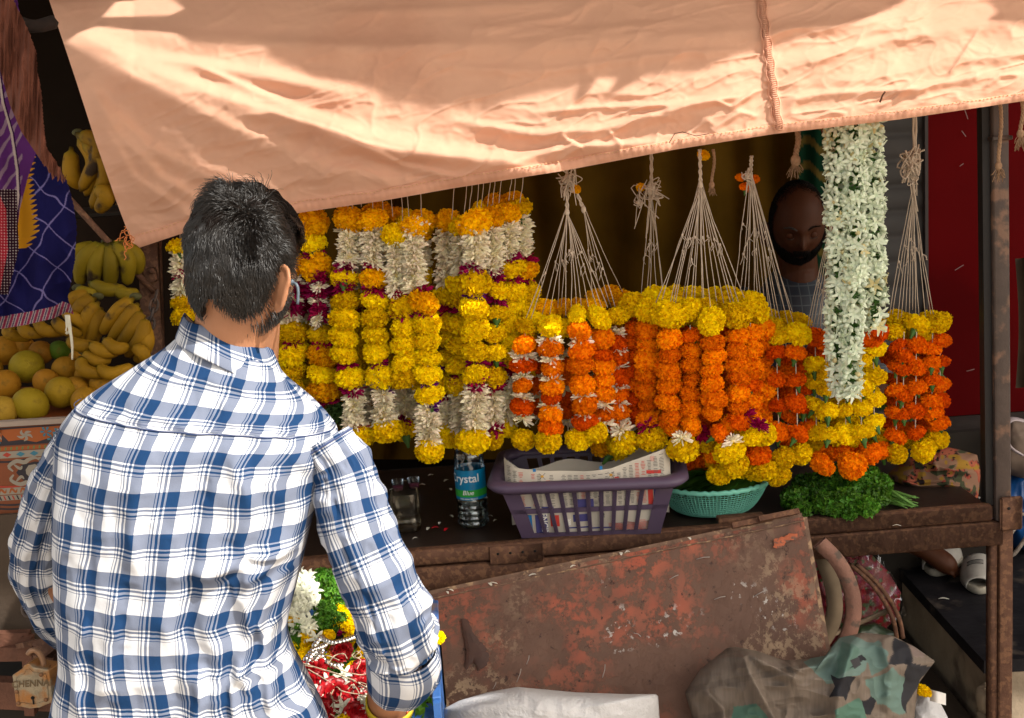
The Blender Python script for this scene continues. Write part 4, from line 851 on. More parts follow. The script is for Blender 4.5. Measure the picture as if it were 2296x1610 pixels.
q = MB(); q.add([BK(-BW/2, 0, .002), BK(BW/2, 0, .002), BK(BW/2, BD-.05, .002), BK(-BW/2, BD-.05, .002)], [(0, 1, 2, 3)]); q.build('base', m_pur, bas, False)
q = MB(); base = rrect(TW+.008, BD+.048, .045, 8); n = len(base); rings = []
for off, z in ((-.002, BH-.014), (.016, BH-.016), (.026, BH-.004), (.024, BH+.006), (.010, BH+.012), (-.004, BH+.008), (-.008, BH-.004)):
    sx = (base[:, 0]*(1+2*off/TW), base[:, 1]*(1+2*off/BD)); sag = -.006*np.cos(base[:, 0]/TW*math.pi)*(base[:, 1] < 0); rings.append(np.stack([BK(x, y+BD/2-.02, z+s_) for x, y, s_ in zip(sx[0], sx[1], sag)]))
V = np.concatenate(rings); F = [(i*n+k, i*n+(k+1) % n, ((i+1) % 7)*n+(k+1) % n, ((i+1) % 7)*n+k) for i in range(7) for k in range(n)]; q.add(V, F); q.build('rim', m_pur, bas)
# newspaper lining
news = thing('newspaper', "folded newspaper lining the purple basket, showing above its rim and through its slots", 'newspaper', BK(0, .05, .02))
def paper_pt(x, z, off=0):       # x metres along the front, z up; standing just inside the front wall, rising above the rim
    f = np.clip(z/BH, 0, 1.4); y = lerp(.006, -.033, np.clip(f, 0, 1))+np.clip(f-1, 0, 1)*.03+off; k = np.clip((np.abs(x)-.17)/.05, 0, 1); y = y+k*k*.06
    return BK(x, y+.0025*math.sin(x*40+z*20), z)
def top(x): return float(np.interp(x, [-.205, -.17, -.10, 0, .06, .12, .185, .205], [.213, .188, .178, .173, .178, .196, .218, .205]))
m_pap = mat("newsprint", (.60, .55, .47), .9, var=.1, vs=12, transl=.15); m_ink = mat("news_ink", (.10, .095, .09), .9); m_pb = mat("print_blue", (.02, .17, .42), .8)
m_pp = mat("print_violet", (.07, .065, .22), .8); m_py = mat("print_yellow", (.80, .42, .03), .8); m_pr = mat("print_red", (.55, .05, .04), .8); m_ppk = mat("print_pink", (.55, .33, .28), .8)
nx, nz_ = 90, 30; V = []; 
for j in range(nz_):
    for i in range(nx):
        x = lerp(-.20, .20, i/(nx-1)); t_ = top(x); z = lerp(.006, t_, j/(nz_-1)); xx = x if z > .1 else x*lerp(.74, 1, z/.1)**1; V.append(paper_pt(xx, z))
mesh('front_sheet', V, grid_faces(nx, nz_), m_pap, news)
V = []
for j in range(10):
    for i in range(nx):
        x = lerp(-.20, .20, i/(nx-1)); z = lerp(.02, top(x)-.018-.01*math.sin(x*30), j/9); V.append(BK(x*.98, .08+.05*math.sin(x*9+1), z))
mesh('inner_sheet', V, grid_faces(nx, 10), m_pap, news)
def on_paper(q, x, z, w, h, mi, dz=0):
    k = 3; V = []; 
    for j in (0, 1):
        for i in range(k): V.append(paper_pt(x-w/2+w*i/(k-1), z+(j-.5)*h+dz*(i/(k-1)-.5), -.0012))
    q.add(V, [(0, 1, 4, 3), (1, 2, 5, 4)], mi=mi)
q = MB(); rr = np.random.RandomState(4)
for c_ in range(26):         # the sheet is printed sideways: rows of type run up it
    x = -.188+c_*.0147
    if rr.rand() < .12: continue
    col_ = 0 if rr.rand() < .85 else 3
    zt = top(x)-.010
    for k in range(40):
        z = zt-.0035*k
        if z < .085: break
        if rr.rand() < .12: continue
        w_ = .0115*rr.uniform(.5, 1); on_paper(q, x, z, w_, .0012, col_)
for x in (-.125, .035): on_paper(q, x, .160, .007, .05, 1)
for x, z, w_, h, mi in ((-.155, .083, .03, .004, 2), (-.10, .083, .03, .004, 2), (-.155, .072, .028, .014, 4), (-.118, .073, .012, .014, 4), (-.09, .074, .02, .013, 0), (-.01, .088, .045, .026, 2), (-.02, .050, .04, .02, 2), (-.118, .034, .03, .056, 2), (-.150, .034, .018, .056, 1), (-.085, .045, .022, .032, 3), (.06, .026, .03, .014, 5), (.09, .022, .04, .014, 5), (.125, .03, .02, .02, 5), (.150, .10, .012, .04, 3), (.168, .112, .02, .05, 2), (.166, .08, .018, .03, 4), (.165, .04, .016, .03, 4), (.03, .02, .06, .004, 2), (-.03, .024, .05, .004, 2), (.158, .197, .010, .012, 5), (.16, .166, .035, .008, 3)):
    on_paper(q, x, z, w_, h, mi)
for x, z in ((-.107, .166), (.058, .163)):
    for a_ in (-.8, .8):
        for k in range(7): on_paper(q, x+(k-3)*.0022, z+(k-3)*.0022*np.sign(a_), .0024, .0014, 0)
    on_paper(q, x, z, .007, .006, 4)
q.build('print', [m_ink, m_pb, m_pp, m_pr, m_py, m_ppk], news, False)
def paper_text(body, size, x, z, m, rot=True, off=-.0022, bold=.0006):
    V, F = text_mesh(body, size, bold)
    out = []
    for a, b_, _ in V:
        if rot: a, b_ = b_, -a
        out.append(paper_pt(x+a, z+b_, off))
    o = mesh('headline', out, F, m, news, False); return o
m_ink_w = mat("print_white", (.8, .78, .74), .8)
paper_text("ENGIN", .022, -.1115, .036, m_ink_w); paper_text("HIP", .016, .030, .098, m_ink); paper_text("G!", .016, .030, .056, m_ink); paper_text("Bu", .012, -.094, .150, m_pr); paper_text("Bu", .012, .071, .152, m_pr); paper_text("2006", .009, -.050, .040, m_ink_w)
q = MB()
for k in range(16):
    z = .010+.0016*k; V = [paper_pt(lerp(.055, .165, i/11), z+.0035*math.sin(i*1.3+k*.2)*.5, -.0016) for i in range(12)]; q.tube(V, .0004, 3, mi=k % 2)
q.build('striped_print', [m_pr, m_ink], news, False)

# ------------------------------------------------------------------ water bottle, cups
m_cl = clear_mat("clear_plastic", (.9, .95, 1), .04, .11); m_wat = clear_mat("water", (.75, .8, .8), .02, .06, (.8, .82, .8))
def bottle(name, label, px, py, z, H, r, prof, lab=None):
    c = PZ(px, py, z); t = thing(name, label, 'bottle', c, None)
    q = MB(); q.lathe(c, [(r_*r, z_*H) for r_, z_ in prof], 32); q.build('body', m_cl, t); return t, c
prof = [(0, 0), (.75, 0), (.93, .012), (1, .03)]
for k in range(4): z_ = .045+k*.05; prof += [(1, z_), (.94, z_+.012), (.94, z_+.026), (1, z_+.038)]
prof += [(1, .26), (.97, .27), (.97, .54), (1, .55), (.94, .57), (1, .59), (.93, .61), (.98, .63), (.9, .67), (.86, .70), (.92, .72), (.7, .83), (.4, .92), (.36, .94), (.36, .99), (0, .99)]
t, c = bottle('water_bottle', "upright clear water bottle with a blue and green label beside the purple basket", 1062, 1176, ZS, .285, .040, prof)
q = MB(); q.lathe(c, [(0, .004), (.036, .004), (.037, .03), (.036, .060), (.0, .060)], 28); q.build('water', m_wat, t)
q = MB(); rl = .0396; q.lathe(c, [(rl, .272*.285), (rl, .545*.285)], 40); q.lathe(c, [(rl+.0003, .30*.285), (rl+.0003, .365*.285)], 40, mi=1); q.build('label', [mat("label_blue", (.0, .20, .42), .35, spec=.5), mat("label_green", (.03, .36, .05), .35)], t)
q = MB(); q.lathe(c, [(.015, .275), (.0155, .29), (.014, .298), (0, .298)], 20); q.build('cap', mat("cap_blue", (.03, .2, .5), .4), t)
def on_cyl(body, size, ang0, zc, r, m, name, parent, bold=0.0008, shear=0):
    V, F = text_mesh(body, size, bold); out = []
    for a, b_, _ in V: th = ang0+(a+shear*b_)/r; out.append(c+np.array([r*math.cos(th), r*math.sin(th), zc+b_]))
    return mesh(name, out, F, m, parent, False)
m_lw = mat("label_white", (.8, .85, .88), .4)
on_cyl("Crystal", .030, -math.pi/2-.45, .134, rl+.0009, m_lw, 'lettering', t, .0004); on_cyl("Blue", .017, -math.pi/2-.15, .097, rl+.0012, m_lw, 'lettering', t, .0002, .25); on_cyl("With Added Minerals", .0055, -math.pi/2-.15, .081, rl+.0009, m_lw, 'lettering', t, .0001)
# cut-down clear container behind the man's elbow
c = PZ(912, 1185, ZS); t = thing('plastic_container', "open cut-down clear plastic bottle bottom on the shelf by the man's arm", 'container', c)
q = MB(); n = 8; pr = rrect(.075, .075, .02, 6); k = len(pr)
V = []; 
for z, s_ in ((0, .92), (.004, 1), (.03, .98), (.034, .94), (.05, .94), (.054, 1), (.085, .99), (.10, .96)): V += [(c[0]+x*s_+z*.0, c[1]+y*s_, c[2]+z) for x, y in pr]
F = [(i*k+j, i*k+(j+1) % k, (i+1)*k+(j+1) % k, (i+1)*k+j) for i in range(7) for j in range(k)]+[tuple(range(k-1, -1, -1))]
q.add(V, F); q.build('shell', clear_mat("scuffed_plastic", (.62, .58, .52), .22, .17, (.75, .72, .66)), t)
q = MB(); 
for a_, b_ in ((0, 1),): q.add([(c[0]+x*.94, c[1]+y*.94, c[2]+.045) for x, y in pr], [tuple(range(k))])
q.build('water', m_wat, t, False)
for px_, py_ in ((893, 1083), (928, 1078)):
    c = PZ(px_, py_+16, ZS); t = thing('small_cup', "small clear cup with a pink base further back on the shelf, " + ("left" if px_ < 900 else "right") + " one of two", 'cup', c, "small cups at the back of the shelf")
    q = MB(); q.lathe(c, [(.014, 0), (.018, .03)], 20); q.build('rim', m_cl, t); q = MB(); q.lathe(c, [(0, .001), (.014, .001), (.0155, .012), (0, .012)], 20); q.build('pink_base', mat("pink_base", (.28, .04, .10), .5), t)

# ------------------------------------------------------------------ green colander of betel leaves
cc = PZ(1616, 1171, ZS); cc = cc+np.array([0, .02, 0]); t = thing('colander', "sea green perforated plastic colander holding stacked betel leaves", 'colander', cc)
m_sg = mat("sea_green_plastic", (.20, .60, .47), .45, var=.12, vs=15, spec=.4, transl=.15)
HC = .082; RB, RT = .095, .150
def bowl(a, f): r = RB+(RT-RB)*f**.62; return np.array([cc[0]+r*math.cos(a), cc[1]+.10+r*math.sin(a)*.9, cc[2]+.002+HC*f])
q = MB(); na = 96
for k in range(na): a = 2*math.pi*k/na; q.tube([bowl(a, f) for f in np.linspace(0, .86, 9)], .0010, 4, caps=False)
for f in np.linspace(.04, .86, 12): q.tube([bowl(2*math.pi*k/na, f) for k in range(na+1)], .0011, 4, caps=False)
for k in range(24): a = 2*math.pi*k/24; q.tube([bowl(a, .86), bowl(a+.13, .95), bowl(a+.26, .86)], .0016, 4)
q.build('mesh_wall', m_sg, t)
q = MB(); rim = []
for k in range(97): a = 2*math.pi*k/96; rim.append(bowl(a, .95)+np.array([.004*math.cos(a), .004*math.sin(a), .002*math.sin(a*40)]))
q.tube(rim, .0052, 8, caps=False, flat=1.3); q.build('rim', m_sg, t)
q = MB(); q.lathe((cc[0], cc[1]+.10, cc[2]), [(0, .001), (RB, .001), (RB, .006), (0, .006)], 40, ex=.9); q.build('base', m_sg, t)
q = MB(); ar = RT+.006
for a in (-.05,):
    pts = [bowl(a-.33, .97)+np.array([.004, 0, 0]), bowl(a-.25, .97)+np.array([.026, 0, .003]), bowl(a, .97)+np.array([.030, 0, .004]), bowl(a+.25, .97)+np.array([.026, 0, .003]), bowl(a+.33, .97)]
    q.tube(spline(pts, 20), .008, 8, flat=.4)
q.build('handle', m_sg, t)
m_leaf = mat("betel_leaf", (.10, .25, .03), .42, attr=True, transl=.15, spec=.45)
bl_ = thing('betel_leaves', "stack of glossy betel leaves fanned inside the green colander", 'leaves', cc+np.array([0, .1, .05]), None)
def leaf_vf(L, w, curl, n=9):
    V = []; 
    for i in range(n):
        t_ = i/(n-1); ww = w*math.sin(math.pi*t_**.75)**.8*(1-.25*t_)+.0004; z = -curl*(t_-.4)**2
        for k in (-1, -.5, 0, .5, 1): V.append((L*(t_-.5), ww*k*.5, z+.12*ww*abs(k)))
    return np.array(V), [(i*5+k, i*5+k+1, (i+1)*5+k+1, (i+1)*5+k) for i in range(n-1) for k in range(4)]
q = MB()
for k in range(95):
    V, F = leaf_vf(.12, .085, .03); a = -math.pi/2+lerp(-1.3, 1.3, (k % 48)/47.)+random.gauss(0, .06); tl = lerp(.15, 1.1, (k % 48)/47)
    M_ = Matrix.Rotation(a+math.pi/2, 3, 'Z') @ Matrix.Rotation(random.gauss(0, .1), 3, 'X') @ Matrix.Rotation(-.5+random.gauss(0, .1), 3, 'Y'); V = V @ np.array(M_).T
    ring = .085; c = np.array([cc[0]+ring*math.cos(a)*1.1, cc[1]+.10+ring*math.sin(a)*.9, cc[2]+HC*.95+.028*(k/95.)+.012*math.sin(a*2)]); g_ = random.uniform(.7, 1.25); q.add(V+c, F, (g_*random.uniform(.9, 1.2), g_, g_))
q.build('leaf_stack', m_leaf, bl_, usecol=True)

# ------------------------------------------------------------------ parsley
m_par = mat("parsley_green", (.065, .20, .014), .5, attr=True, transl=.25, spec=.3); m_stem = mat("parsley_stem", (.12, .26, .05), .5)
def parsley_clump(mb, c, r, n, sq=(1, 1, .8), size=.009):
    rr = np.random.RandomState(int(abs(c[0])*9999) % 999)
    for d in fibo(n, rr.randint(99)):
        rad = r*(.62+.42*rr.rand()); p = np.asarray(c)+d*rad*np.array(sq); nrm_ = d+rr.randn(3)*.5; nrm_ /= np.linalg.norm(nrm_)
        s1 = np.cross(nrm_, rr.randn(3)); s1 /= np.linalg.norm(s1); s2 = np.cross(nrm_, s1); sz = size*rr.uniform(.6, 1.3); V = [p]; m_ = 9; g_ = rr.uniform(.55, 1.45)
        for k in range(m_):
            a = 6.283*k/m_; rk = sz*(1 if k % 2 else .62)*rr.uniform(.8, 1.2); V.append(p+s1*math.cos(a)*rk+s2*math.sin(a)*rk+nrm_*sz*rr.uniform(-.5, .7))
        mb.add(V, [(0, 1+k, 1+(k+1) % m_) for k in range(m_)], (g_*rr.uniform(.85, 1.3), g_, g_))
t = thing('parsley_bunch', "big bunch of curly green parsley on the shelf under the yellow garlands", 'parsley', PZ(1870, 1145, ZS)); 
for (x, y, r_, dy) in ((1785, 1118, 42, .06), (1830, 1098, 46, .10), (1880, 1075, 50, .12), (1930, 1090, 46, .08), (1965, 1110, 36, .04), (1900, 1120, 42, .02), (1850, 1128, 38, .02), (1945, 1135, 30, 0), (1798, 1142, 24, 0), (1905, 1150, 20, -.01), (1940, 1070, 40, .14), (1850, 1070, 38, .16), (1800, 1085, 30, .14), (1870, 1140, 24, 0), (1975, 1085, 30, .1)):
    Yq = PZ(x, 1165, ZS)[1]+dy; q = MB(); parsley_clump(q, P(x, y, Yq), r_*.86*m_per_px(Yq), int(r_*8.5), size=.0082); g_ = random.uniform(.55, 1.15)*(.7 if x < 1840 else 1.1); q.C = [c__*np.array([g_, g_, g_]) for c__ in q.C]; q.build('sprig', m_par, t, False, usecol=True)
q = MB()
for k in range(34):
    a = P(1950+random.uniform(-15, 10), 1105+random.uniform(-12, 15), 2.98); b_ = PZ(2040+random.uniform(-25, 20), 1130+random.uniform(-20, 10), ZS+.004); q.tube(spline([a, (a+b_)/2+np.array([0, 0, random.uniform(-.006, .008)]), b_], 7), .0016, 5)
a = P(1965, 1080, 2.95); b_ = PZ(2050, 1134, ZS+.004); q.tube([a, b_], .0036, 6); q.build('stems', m_stem, t)

# ------------------------------------------------------------------ printed cloth bundle on the shelf
def blob_cloth(name, label, cat, outline, Yf, cols_fn, m, depth=.2, nu=150, nv=90, folds=(), group=None, amp=.012, zbase=None, seed=0):
    """heaped cloth: a bulging sheet whose outline is traced, closed behind"""
    O = np.array(outline, float); xs0, xs1 = O[:, 0].min(), O[:, 0].max()
    c = O.mean(0); ang_ = np.linspace(0, 2*math.pi, nu, endpoint=False)
    # radius to outline in each direction
    def hit(a):
        d = np.array([math.cos(a), math.sin(a)]); best = 1e-3
        for i in range(len(O)):
            p, e = O[i]-c, O[(i+1) % len(O)]-O[i]; den = d[0]*e[1]-d[1]*e[0]
            if abs(den) < 1e-9: continue
            t_ = (p[0]*e[1]-p[1]*e[0])/den; s_ = (p[0]*d[1]-p[1]*d[0])/den
            if t_ > 0 and 0 <= s_ <= 1: best = max(best, t_)
        return best
    rad = np.array([hit(a) for a in ang_]); V = []; U = []; C = []
    px = c[0]+np.outer(np.linspace(0.001, 1, nv), rad*np.cos(ang_)); py = c[1]+np.outer(np.linspace(.001, 1, nv), rad*np.sin(ang_)); rr_ = np.linspace(0, 1, nv)[:, None]*np.ones(nu)
    bulge = depth*np.sqrt(np.clip(1-rr_**2.4, 0, 1)); Y0 = Yf(px, py) if callable(Yf) else Yf
    Yv = Y0-bulge-ridges(px, py, folds)-amp*(1-np.abs(vn(px/70+seed, py/45, 1))*2)*np.clip(1.2-rr_, 0, 1)-amp*.4*(1-np.abs(vn(px/28, py/22+seed, 2))*2)
    V = P(px, py, Yv).reshape(-1, 3); F = grid_faces(nu, nv, True)+[tuple(range(nu-1, -1, -1))]
    # back side
    Yb = Y0+bulge*.4; Vb = P(px[::8], py[::8], np.broadcast_to(Yb, px.shape)[::8]+.002).reshape(-1, 3); nb = len(px[::8]); F2 = [tuple(reversed(f)) for f in grid_faces(nu, nb, True)]
    n0 = len(V); F = F+[tuple(i+n0 for i in f) for f in F2]; last = n0+(nb-1)*nu; l1 = (nv-1)*nu
    F += [(l1+k, l1+(k+1) % nu, last+(k+1) % nu, last+k) for k in range(nu)]
    cols = cols_fn(px, py) if cols_fn else None
    cc_ = None if cols is None else np.concatenate([cols.reshape(-1, 3), np.broadcast_to(cols, px.shape+(3,))[::8].reshape(-1, 3)])
    o = mesh(name, np.concatenate([V, Vb]), F, m, cols=cc_); tag(o, label, cat, group); return o
def floral(px, py):
    c = np.empty(px.shape+(3,)); c[:] = (.22, .125, .085)
    wq = 10*vn(px/15, py/15, 1); a = vn((px+wq)/20, (py+wq)/15, 3); b_ = vn((px-wq)/13+9, py/12, 6); d_ = vn(px/5, py/4, 2)
    c[a > .15] = (.27, .06, .042); c[a > .42] = (.33, .10, .06); c[b_ > .45] = (.28, .16, .03); c[b_ < -.42] = (.055, .06, .035); c[(d_ > .45) & (a > .1)] = (.03, .02, .02); return c
m_flo = mat("floral_cotton", (1, 1, 1), .95, spec=.02, attr=True, bump=.2, bs=500)
blob_cloth('cloth_bundle', "crumpled red and tan floral cloth bundled in the shelf's right corner", 'cloth', [(1990, 1060), (2030, 1030), (2070, 1020), (2110, 1000), (2150, 1008), (2190, 1020), (2198, 1060), (2192, 1118), (2150, 1122), (2085, 1128), (2060, 1118), (2020, 1098), (2000, 1085)], 3.16, floral, m_flo, .12,
           folds=[([(2000, 1070), (2060, 1090), (2120, 1085), (2190, 1095)], .03, 9), ([(2010, 1095), (2070, 1110), (2130, 1100)], .025, 8), ([(2060, 1030), (2120, 1050), (2190, 1060)], .02, 9), ([(2090, 1010), (2100, 1060)], .015, 8)], amp=.008)
# ------------------------------------------------------------------ grey geometric cloth and white sack at the bottom
def geo(px, py):
    c = np.empty(px.shape+(3,)); c[:] = (.185, .15, .125); c *= (.90+.10*vn(px/3, py/26, 8))[..., None]; c[(np.abs(((px-py*.25)/62) % 1-.5) < .10) & (px < 1800)] *= .86; c[(np.abs(((py+px*.2)/70) % 1-.5) < .10) & (px < 1800)] *= .86
    R_ = px > 1790; T1 = [([(1795, 1480), (1860, 1450), (1900, 1420), (1960, 1440), (1930, 1520), (1850, 1530)], (.13, .19, .175)), ([(1890, 1440), (1935, 1455), (1915, 1500), (1870, 1520)], (.10, .17, .145)), ([(1905, 1500), (1935, 1465), (1945, 1480)], (.03, .03, .035)), ([(2000, 1430), (2040, 1450), (2050, 1480), (2010, 1500), (1990, 1490)], (.03, .03, .035)), ([(1860, 1510), (1920, 1525), (1900, 1570)], (.03, .03, .035)), ([(1900, 1585), (1960, 1550), (1950, 1600)], (.03, .03, .035)), ([(1940, 1530), (2000, 1500), (2045, 1540), (2030, 1600), (1960, 1580)], (.125, .19, .17)), ([(2040, 1480), (2095, 1490), (2060, 1540), (2030, 1600), (2020, 1540)], (.035, .035, .04)),
          ([(1870, 1600), (1930, 1560), (1950, 1640), (1880, 1650)], (.085, .16, .125)), ([(1690, 1428), (1760, 1450), (1790, 1470), (1730, 1465)], (.13, .20, .19)), ([(1640, 1590), (1700, 1580), (1720, 1620), (1640, 1625)], (.085, .16, .125)), ([(1930, 1450), (1965, 1435), (1990, 1490), (1950, 1520)], (.115, .175, .16)), ([(1860, 1560), (1885, 1520), (1895, 1560)], (.03, .03, .035)), ([(2030, 1425), (2060, 1440), (2080, 1470), (2050, 1470)], (.20, .155, .14))]
    wx_ = px+9*vn(px/38, py/38, 2)+3*vn(px/12, py/12, 4); wy_ = py+9*vn(px/34+5, py/36, 6)
    for poly, k in T1: c[inpoly(wx_, wy_, poly)] = k
    for poly in [[(1905, 1480), (1925, 1472), (1930, 1490), (1915, 1500)]]: c[inpoly(px, py, poly)] = (.05, .05, .055)
    return c
m_geo = mat("grey_print_cotton", (1, 1, 1), .95, spec=.02, attr=True, bump=.25, bs=400)
blob_cloth('grey_cloth', "crumpled grey cloth with teal and black geometric print, heaped against the rusty panel", 'cloth', [(1535, 1552), (1570, 1500), (1630, 1452), (1650, 1450), (1700, 1460), (1755, 1480), (1800, 1478), (1850, 1470), (1880, 1430), (1935, 1418), (2000, 1425), (2050, 1450), (2096, 1482), (2060, 1530), (2050, 1600), (2040, 1760), (1560, 1760), (1555, 1620)], 2.42, geo, m_geo, .16, 460, 280,
           folds=[([(1655, 1455), (1690, 1530), (1730, 1600), (1760, 1700)], .05, 16), ([(1660, 1455), (1740, 1500), (1800, 1530)], .03, 14), ([(1930, 1425), (1900, 1480), (1880, 1560), (1870, 1680)], .045, 18), ([(1760, 1480), (1790, 1500), (1830, 1490), (1880, 1450)], .035, 12), ([(1975, 1430), (2000, 1500), (1990, 1600)], .03, 16), ([(1570, 1540), (1620, 1590), (1640, 1700)], .03, 18)], amp=.014)
blob_cloth('white_sack', "white woven plastic sack lying in front of the rusty panel, half in sunlight", 'sack', [(992, 1590), (1030, 1570), (1100, 1550), (1160, 1540), (1215, 1545), (1290, 1552), (1400, 1556), (1475, 1556), (1480, 1640), (1480, 1760), (980, 1760)], 2.33, None, mat("sack_white", (.50, .50, .52), .9, var=.1, vs=20, bump=.7, bs=160, spec=.1), .10, 260, 120, amp=.004,
           folds=[([(1010, 1600), (1120, 1570), (1250, 1600)], .006, 20)])
blob_cloth('small_sack', "white sack corner with a yellow marigold on it, right of the grey cloth", 'sack', [(2040, 1570), (2075, 1545), (2105, 1570), (2140, 1640), (2150, 1760), (2030, 1760)], 2.5, None, bpy.data.materials["sack_white"], .08, 80, 40, amp=.006)
tag(flower('Y', 2068, 1548, 2.40, None, rad=20), "single yellow marigold dropped on the white sack at the lower right", 'flower').name = 'loose_marigold'
q = MB(); u, v = np.meshgrid(np.linspace(0, 1, 10), np.linspace(0, 1, 10)); V = P(lerp(2084, 2120, u), lerp(1545, 1572, v)+10*u-6*np.sin(v*3), 2.42-.02*np.sin(u*3.1)-.015*v); q.add(V.reshape(-1, 3), grid_faces(10, 10)); tag(q.build('paper_scrap', mat("white_paper", (.6, .58, .56), .7)), "curled white paper scrap beside the loose marigold", 'paper')

# ------------------------------------------------------------------ cart wheel rims and bag of petals under the cart
t = thing('cart_wheel', "curved rusty wheel rims and spoke of the cart, right of the leaning panel", 'wheel', P(1800, 1500, 2.95))
m_rim = mat("pink_rust", (.23, .115, .085), .7, var=.3, vs=14, bump=.5, bs=120, dirt=(.10, .07, .055), ds=30, dth=.6)
def arc_band(px, py, Y, w_, th, m, name, par):
    c_ = spline(np.array(list(zip(px, py)), float), 40); pts = P(c_[:, 0], c_[:, 1], np.full(40, Y)); V = []; T = np.gradient(pts, axis=0); T /= np.linalg.norm(T, axis=1)[:, None]
    view = np.array([0, -1, .0]); Nn = np.cross(T, view); Nn /= np.linalg.norm(Nn, axis=1)[:, None]; q = MB()
    ww = w_*m_per_px(Y)/2; V = np.concatenate([pts-Nn*ww, pts+Nn*ww, pts+Nn*ww+[0, th, 0], pts-Nn*ww+[0, th, 0]]); F = [(a*40+i, a*40+i+1, ((a+1) % 4)*40+i+1, ((a+1) % 4)*40+i) for a in range(4) for i in range(39)]
    q.add(V, F); return q.build(name, m, par)
arc_band([1838, 1880, 1908, 1914, 1895, 1850], [1218, 1262, 1320, 1380, 1440, 1490], 2.78, 36, .012, m_rim, 'outer_rim', t)
arc_band([1832, 1852, 1868, 1872, 1862, 1842], [1225, 1270, 1320, 1370, 1410, 1445], 2.86, 36, .012, mat("tan_rust", (.20, .15, .10), .8, var=.3, vs=14), 'inner_rim', t)
for dx, nm in ((0, 'thin_rim'), (14, 'thin_rim')):
    c_ = spline(np.array([(1905+dx, 1265), (1945+dx, 1300), (1980+dx, 1345), (2002+dx, 1390), (2010+dx, 1430)], float), 24); q = MB(); q.tube(P(c_[:, 0], c_[:, 1], np.full(24, 2.9)), .0058, 8); q.build(nm, m_rust, t)
q = MB(); q.bar(P(1845, 1432, 2.92), P(1995, 1366, 2.92), .012, .012, bev=.003); q.build('spoke', mat("spoke", (.22, .16, .11), .8, var=.3, vs=30), t)
m_bag = clear_mat("clear_bag", (.6, .6, .62), .3, .0, (.85, .85, .85), .30)
def petc(px, py):
    c = np.empty(px.shape+(3,)); c[:] = (.13, .004, .010); a = vn(px/13, py/11, 4); b_ = vn(px/8, py/9, 7)
    c[a > .3] = (.18, .006, .012); c[b_ > .5] = (.17, .008, .045); c[b_ < -.5] = (.04, .08, .03); c[(a < -.5)] = (.08, .004, .01); return c
o = blob_cloth('petal_bag', "clear plastic bag stuffed with dark red petals under the cart, behind the wheel", 'bag', [(1740, 1420), (1740, 1270), (1800, 1235), (1880, 1220), (1940, 1230), (1990, 1280), (2020, 1330), (2015, 1380), (1985, 1410), (1930, 1440), (1850, 1500), (1760, 1500)], 3.1, petc, mat("red_petals", (1, 1, 1), .45, attr=True, bump=1, bs=60), .10, 150, 80, amp=.014)
u, v = np.meshgrid(np.linspace(0, 1, 120), np.linspace(0, 1, 70)); px = lerp(1850, 2035, u); py = lerp(1205, 1425, v); Yq = 2.98-.05*np.sin(u*math.pi)*np.sin(v*math.pi)-.035*(1-np.abs(vn(u*4, v*5, 2))*2)-.015*(1-np.abs(vn(u*11, v*9, 5))*2)
ok = inpoly(px, py, [(1850, 1215), (1950, 1215), (2010, 1300), (2032, 1380), (1960, 1425), (1850, 1425)]); gf = grid_faces(120, 70); okr = ok.ravel()
child(mesh('clear_film', P(px, py, Yq).reshape(-1, 3), [f for f in gf if all(okr[i] for i in f)], m_bag), o)
blob_cloth('dark_bundle', "dark green plastic bundle under the petal bag", 'bag', [(1880, 1440), (1900, 1405), (1960, 1395), (2010, 1420), (2000, 1470), (1880, 1480)], 2.95, None, mat("dark_green_bag", (.025, .04, .02), .3, var=.4, vs=20), .05, 60, 40, amp=.01)
# near-black board added to stand for the deep shade under the cart
q = MB(); q.box((.35, 3.62, .42), (2.3, .03, .8)); tag(q.build('undercart_shade_board', mat("undercart_shade", (.02, .016, .013), .9), None, False), "near-black board added for the deep shade under the flower cart", 'board')

